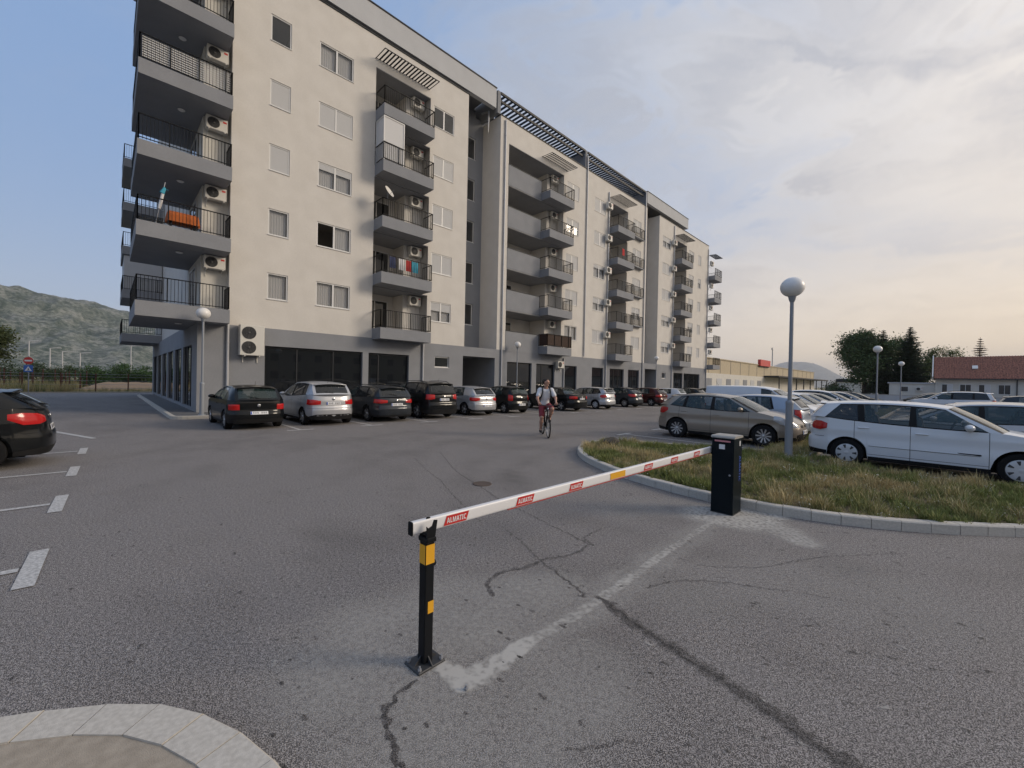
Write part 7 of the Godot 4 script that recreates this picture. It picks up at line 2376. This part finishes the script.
	# hands with fingers closed round the grips
	for s in [1.0, -1.0]:
		var g := Vector3(0.27 * s, 1.04, 0.375)
		var hbones := [[Vector3(0.27 * s, 1.075, 0.29), Vector3(0.27 * s, 1.072, 0.34), 0.028, 0.030], [Vector3(0.245 * s, 1.07, 0.345), Vector3(0.295 * s, 1.07, 0.345), 0.022, 0.020]]
		nets(body, hbones, 0.006, 0.015)
		for q in 4:
			var x := g.x + (q - 1.5) * 0.021
			var ln: float = [0.9, 1.0, 0.97, 0.8][q]
			nets(body, [[Vector3(x, 1.072, 0.36), Vector3(x, 1.066, 0.36 + 0.045 * ln), 0.0095, 0.009], [Vector3(x, 1.066, 0.36 + 0.045 * ln), Vector3(x, 1.036, 0.372 + 0.03 * ln), 0.009, 0.0085], [Vector3(x, 1.036, 0.372 + 0.03 * ln), Vector3(x, 1.018, 0.375), 0.0085, 0.008]], 0.005, 0.006)
		nets(body, [[Vector3(g.x - 0.03 * s, 1.06, 0.335), Vector3(g.x - 0.05 * s, 1.045, 0.355), 0.012, 0.011], [Vector3(g.x - 0.05 * s, 1.045, 0.355), Vector3(g.x - 0.052 * s, 1.022, 0.372), 0.011, 0.009]], 0.005, 0.006)
	# head, turned to his left
	var hb_ := Basis(Vector3.UP, deg_to_rad(52.0))
	var H := Vector3(0, 1.70, 0.0)
	var hp := func(x: float, y: float, z: float) -> Vector3: return H + hb_ * Vector3(x, y, z)
	nets(body, [[hp.call(0, 0.035, -0.035), hp.call(0, 0.035, 0.025), 0.076, 0.074], [hp.call(0, -0.03, 0.02), hp.call(0, -0.075, 0.055), 0.060, 0.036], [hp.call(0, -0.10, -0.02), hp.call(0, -0.02, -0.03), 0.05, 0.06],
		[hp.call(0, 0.02, 0.092), hp.call(0, -0.022, 0.112), 0.010, 0.015], [hp.call(0.03, 0.03, 0.085), hp.call(-0.03, 0.03, 0.085), 0.014, 0.014],
		[hp.call(0.078, 0.02, -0.01), hp.call(0.080, -0.025, -0.004), 0.014, 0.010], [hp.call(-0.078, 0.02, -0.01), hp.call(-0.080, -0.025, -0.004), 0.014, 0.010]], 0.008, 0.022)
	o.scale = Vector3.ONE * 1.03
	part("body", body, M.skin, o)
	for s in [-1.0, 1.0]:
		var ey := MB.new(); ey.ball(hp.call(0.031 * s, 0.008, 0.083), Vector3(0.012, 0.008, 0.010), 8, 6); part("eye", ey, M.hair, o)
	var mo := MB.new(); mo.ball(hp.call(0, -0.058, 0.083), Vector3(0.018, 0.006, 0.018), 8, 5); part("mouth", mo, M.lips, o)
	var hair := MB.new()
	nets(hair, [[hp.call(0, 0.045, -0.045), hp.call(0, 0.048, 0.015), 0.085, 0.080], [hp.call(0, -0.02, -0.05), hp.call(0, 0.03, -0.05), 0.07, 0.08]], 0.010, 0.02, func(p: Vector3) -> float:
		var q: Vector3 = hb_.inverse() * (p - H)
		return 0.045 - q.y + q.z * 0.85 if q.z > -0.02 else -0.028 - q.y)
	part("hair", hair, M.hair, o)
	var sh := MB.new()
	var off := 0.014
	nets(sh, [[Vector3(0, 1.00, -0.22), Vector3(0, 1.20, -0.16), 0.132 + off, 0.125 + off], [Vector3(-0.05, 1.28, -0.12), Vector3(-0.06, 1.42, -0.07), 0.12 + off, 0.10 + off], [Vector3(0.05, 1.28, -0.12), Vector3(0.06, 1.42, -0.07), 0.12 + off, 0.10 + off], [shL, shR, 0.066 + off, 0.066 + off], [shL, shL.lerp(elL, 0.62), 0.062 + off, 0.062 + off], [shR, shR.lerp(elR, 0.62), 0.062 + off, 0.062 + off]], 0.015, 0.035, func(p: Vector3) -> float: return maxf(0.985 - p.y, 0.085 - Vector2(p.x, (p.z + 0.02) * 1.2).length() if p.y > 1.50 else -1.0))
	part("tshirt", sh, M.tshirt, o)
	var so := MB.new()
	nets(so, [[Vector3(0, 0.99, -0.23), Vector3(0, 1.04, -0.21), 0.138, 0.135], [hipL, hipL.lerp(kneeL, 0.85), 0.108, 0.088], [hipR, hipR.lerp(kneeR, 0.85), 0.108, 0.088]], 0.015, 0.03, func(p: Vector3) -> float: return p.y - 1.055)
	part("shorts", so, M.shorts, o)
	for q in [ankL, ankR]:
		var sm := MB.new()
		nets(sm, [[q + Vector3(0, -0.045, -0.035), q + Vector3(0, -0.055, 0.05), 0.045, 0.045], [q + Vector3(0, -0.055, 0.05), q + Vector3(0, -0.062, 0.155), 0.045, 0.032]], 0.011, 0.02)
		part("shoe", sm, M.black_fabric, o)
	var bag := thing("backpack", "black backpack worn by the cyclist in the white t-shirt", "backpack", pos, turn)
	bag.scale = Vector3.ONE * 1.03
	var bm := MB.new(); nets(bm, [[Vector3(-0.10, 1.15, -0.38), Vector3(-0.09, 1.42, -0.29), 0.08, 0.075], [Vector3(0.10, 1.15, -0.38), Vector3(0.09, 1.42, -0.29), 0.08, 0.075], [Vector3(0, 1.15, -0.39), Vector3(0, 1.43, -0.30), 0.08, 0.075]], 0.018, 0.04)
	part("bag", bm, M.black_fabric, bag)
	for s in [-1.0, 1.0]:
		var stp := MB.new()
		stp.tube([Vector3(0.10 * s, 1.48, -0.26), Vector3(0.115 * s, 1.565, -0.10), Vector3(0.12 * s, 1.53, 0.02), Vector3(0.125 * s, 1.42, 0.075), Vector3(0.15 * s, 1.28, 0.04), Vector3(0.19 * s, 1.18, -0.10), Vector3(0.15 * s, 1.12, -0.32)], 0.02, 6)
		part("strap", stp, M.black_fabric, bag)

# ---------------------------------------------------------------- beyond the left end of the block
func build_left_side() -> void:
	# sign post
	var s := thing("road_sign", "road sign post with a red disc above a blue crossing sign", "road sign", Vector3(-4.2, -0.05, -48.9), deg_to_rad(-20))
	var p := MB.new(); p.tube([Vector3.ZERO, Vector3(0, 3.0, 0)], 0.035, 8); part("pole", p, M.galvanised, s)
	var d := MB.new(); d.lathe([Vector2(0.28, 0.0), Vector2(0.28, 0.012), Vector2(0.001, 0.012)], 28, Transform3D(Basis(Vector3.RIGHT, PI / 2), Vector3(0, 2.66, 0.04)))
	var dn := part("red_disc", d, M.boom_red, s)
	part("white_bar", box_mb(-0.21, 0.21, 2.60, 2.72, 0.053, 0.056), M.plate, dn)
	var q := MB.new(); q.cbox(Vector3(0, 2.05, 0.045), Vector3(0.52, 0.52, 0.014), 0.003)
	mat("sign_blue", lin(0.03, 0.12, 0.42), 0.4)
	var qn := part("blue_panel", q, M.sign_blue, s)
	var t := MB.new(); t.prism(PackedVector2Array([Vector2(-0.2, 1.88), Vector2(0.2, 1.88), Vector2(0, 2.23)]), 0.003, Transform3D(Basis(), Vector3(0, 0, 0.053)))
	var tn := part("white_triangle", t, M.plate, qn)
	var fg := MB.new(); fg.tube([Vector3(0, 2.08, 0.058), Vector3(0.01, 2.0, 0.058)], 0.022, 5); fg.tube([Vector3(0.01, 2.0, 0.058), Vector3(-0.05, 1.90, 0.058)], 0.014, 4); fg.tube([Vector3(0.01, 2.0, 0.058), Vector3(0.06, 1.90, 0.058)], 0.014, 4)
	part("walking_figure", fg, M.plastic_black, qn)
	# verge kerb along the far side of the road
	struct("road_edge", box_mb(-60, 8, -0.05, 0.08, -53.0, -52.7), M.concrete)
	# fence of rusty posts and wire
	mat("rusty_post", lin(0.10, 0.045, 0.03), 0.9)
	var fe := thing("wire_fence", "low wire fence with thin rusty posts along the dry field", "fence", Vector3.ZERO)
	var post := MB.new(); post.bx(-0.045, 0.045, -0.1, 1.75, -0.045, 0.045); var pme := post.mesh()
	for k in 20: part("post", pme, M.rusty_post, fe, Vector3(-38.0 + k * 2.2, 0, -54.2 + 0.05 * (k % 3)))
	var wi := MB.new()
	for y in [0.35, 0.7, 1.05, 1.4, 1.65]: wi.tube([Vector3(-38, y, -54.2), Vector3(4.2, y, -54.2)], 0.012, 4)
	part("wire", wi, M.galvanised, fe)
	# vineyard stakes
	var r := RandomNumberGenerator.new(); r.seed = 9
	var stake := MB.new(); stake.tube([Vector3(0, -0.1, 0), Vector3(0.02, 2.0, 0)], 0.07, 6, 0.06)
	var sme := stake.mesh()
	for k in 22:
		var o := solo("field_stake", sme, M.rusty_post, "reddish wooden stake standing in the dry field behind the fence", "stake", "wooden stakes in the dry field", Vector3(-10.5 + (k % 11) * 0.85 + r.randf() * 0.4, -0.05, -62.0 - int(k / 11.0) * 9.0 - r.randf() * 5.0), r.randf() * TAU)
		o.scale.y = r.randf_range(0.8, 1.15)
	# bank of orange earth
	mat("orange_earth", lin(0.42, 0.26, 0.14), 1.0)
	var bank := MB.new()
	var f := FastNoiseLite.new(); f.seed = 12; f.frequency = 0.25
	var rows := []
	for j in 9:
		var row := PackedVector3Array()
		for i in 41:
			var x := -2.6 + i * 0.3; var z := -58.0 - j * 1.6
			var ex := smoothstep(0.0, 3.0, float(i) * 0.3)
			row.append(Vector3(x, -0.04 + (0.75 * sin(PI * clampf(j / 11.0, 0, 1)) + f.get_noise_2d(x * 2, z) * 0.2) * ex * (1.0 if j > 0 else 0.0), z))
		rows.append(row)
	bank.grid(rows)
	struct("terrain_bank", bank, M.orange_earth)
	# dry grass
	var gm := MB.new()
	for k in 12:
		var a := TAU * k / 12 + r.randf()
		var dd := Vector3(cos(a), 0, sin(a)); var sd := Vector3(-dd.z, 0, dd.x) * 0.012
		var h := r.randf_range(0.3, 0.7)
		gm.tri(dd * 0.05 - sd, dd * 0.05 + sd, dd * r.randf_range(0.1, 0.3) + Vector3(0, h, 0))
	var mm := MultiMesh.new(); mm.transform_format = MultiMesh.TRANSFORM_3D; mm.use_colors = true; mm.mesh = gm.mesh()
	mm.instance_count = 5200
	for k in 5200:
		var x := r.randf_range(-26.0, 4.0); var z := -53.2 - 30.0 * pow(r.randf(), 1.8)
		var sc := r.randf_range(0.6, 1.4) * (0.5 if x > -2.0 else 1.0)
		mm.set_instance_transform(k, Transform3D(Basis(Vector3.UP, r.randf() * TAU).scaled(Vector3(sc, sc * r.randf_range(0.7, 1.5), sc)), Vector3(x, -0.06, z)))
		var tt := r.randf_range(0.7, 1.3)
		mm.set_instance_color(k, Color(0.40 * tt, 0.33 * tt, 0.16 * tt) if r.randf() < 0.72 else Color(0.11 * tt, 0.15 * tt, 0.045 * tt))
	var mi := MultiMeshInstance3D.new(); mi.multimesh = mm; mi.material_override = M.grass_blade; mi.name = numbered("grass")
	add_child(mi); tag(mi, "tall dry grass in the field behind the wire fence", "grass"); mi.set_meta("kind", "stuff")
	# hedge of separate bushes, dark trees further left
	var hx := [[-14.0, -84.0, 2.9, 3.2], [-10.6, -86.0, 3.3, 3.0], [-7.0, -90.0, 3.4, 2.6], [-4.2, -92.0, 3.0, 2.4], [-0.9, -78.0, 2.9, 2.3], [1.6, -79.0, 3.2, 2.2], [3.9, -78.0, 3.0, 2.3], [6.4, -79.0, 3.1, 2.4]]
	var words := ["wide dark bush furthest along the field edge", "tall dark bush behind the stakes", "dark round bush behind the stakes", "low dark bush between the stakes and the hedge", "bright green hedge bush at the open end of the hedge", "second hedge bush, above the bank of orange earth", "third hedge bush, above the bank of orange earth", "hedge bush next to the apartment block"]
	for k in hx.size():
		broad_tree("hedge_bush", words[k], Vector3(hx[k][0], -0.3, hx[k][1]), hx[k][2], hx[k][3], 60 + k, Color(0.06, 0.115, 0.028) if k > 3 else Color(0.038, 0.062, 0.024), 5200, 0.12, "bushes along the field", 0.05)
	broad_tree("broadleaf_tree", "yellowish green tree reaching in at the edge of the field", Vector3(-9.3, 0, -70.0), 7.0, 2.2, 70, Color(0.10, 0.12, 0.035), 12000, 0.14, "", 0.3)
	# thin lamp poles along a far road
	var poles := [[-9.45, 7.05], [-7.0, 6.0], [-5.5, 5.5], [-3.3, 5.35], [3.57, 7.15]]
	for k in poles.size():
		var o := thing("light_pole", ["tall grey light pole right behind the road sign", "tall grey light pole beside the stakes", "tall grey light pole left of the hedge", "short looking light pole over the stakes", "grey light pole rising above the hedge"][k], "light pole", Vector3(poles[k][0], 0, -110.0), 0, "light poles along the far road")
		var mb := MB.new(); mb.tube([Vector3(0, -0.1, 0), Vector3(0, poles[k][1], 0)], 0.14, 8, 0.08); part("pole", mb, M.pipe_metal, o)
		var hd := MB.new(); hd.tube([Vector3(0, poles[k][1] - 0.05, 0), Vector3(0.9, poles[k][1] + 0.1, 0)], 0.07, 6); hd.cbox(Vector3(1.1, poles[k][1] + 0.1, 0), Vector3(0.6, 0.12, 0.3), 0.03); part("lamp_head", hd, M.pipe_metal, o)
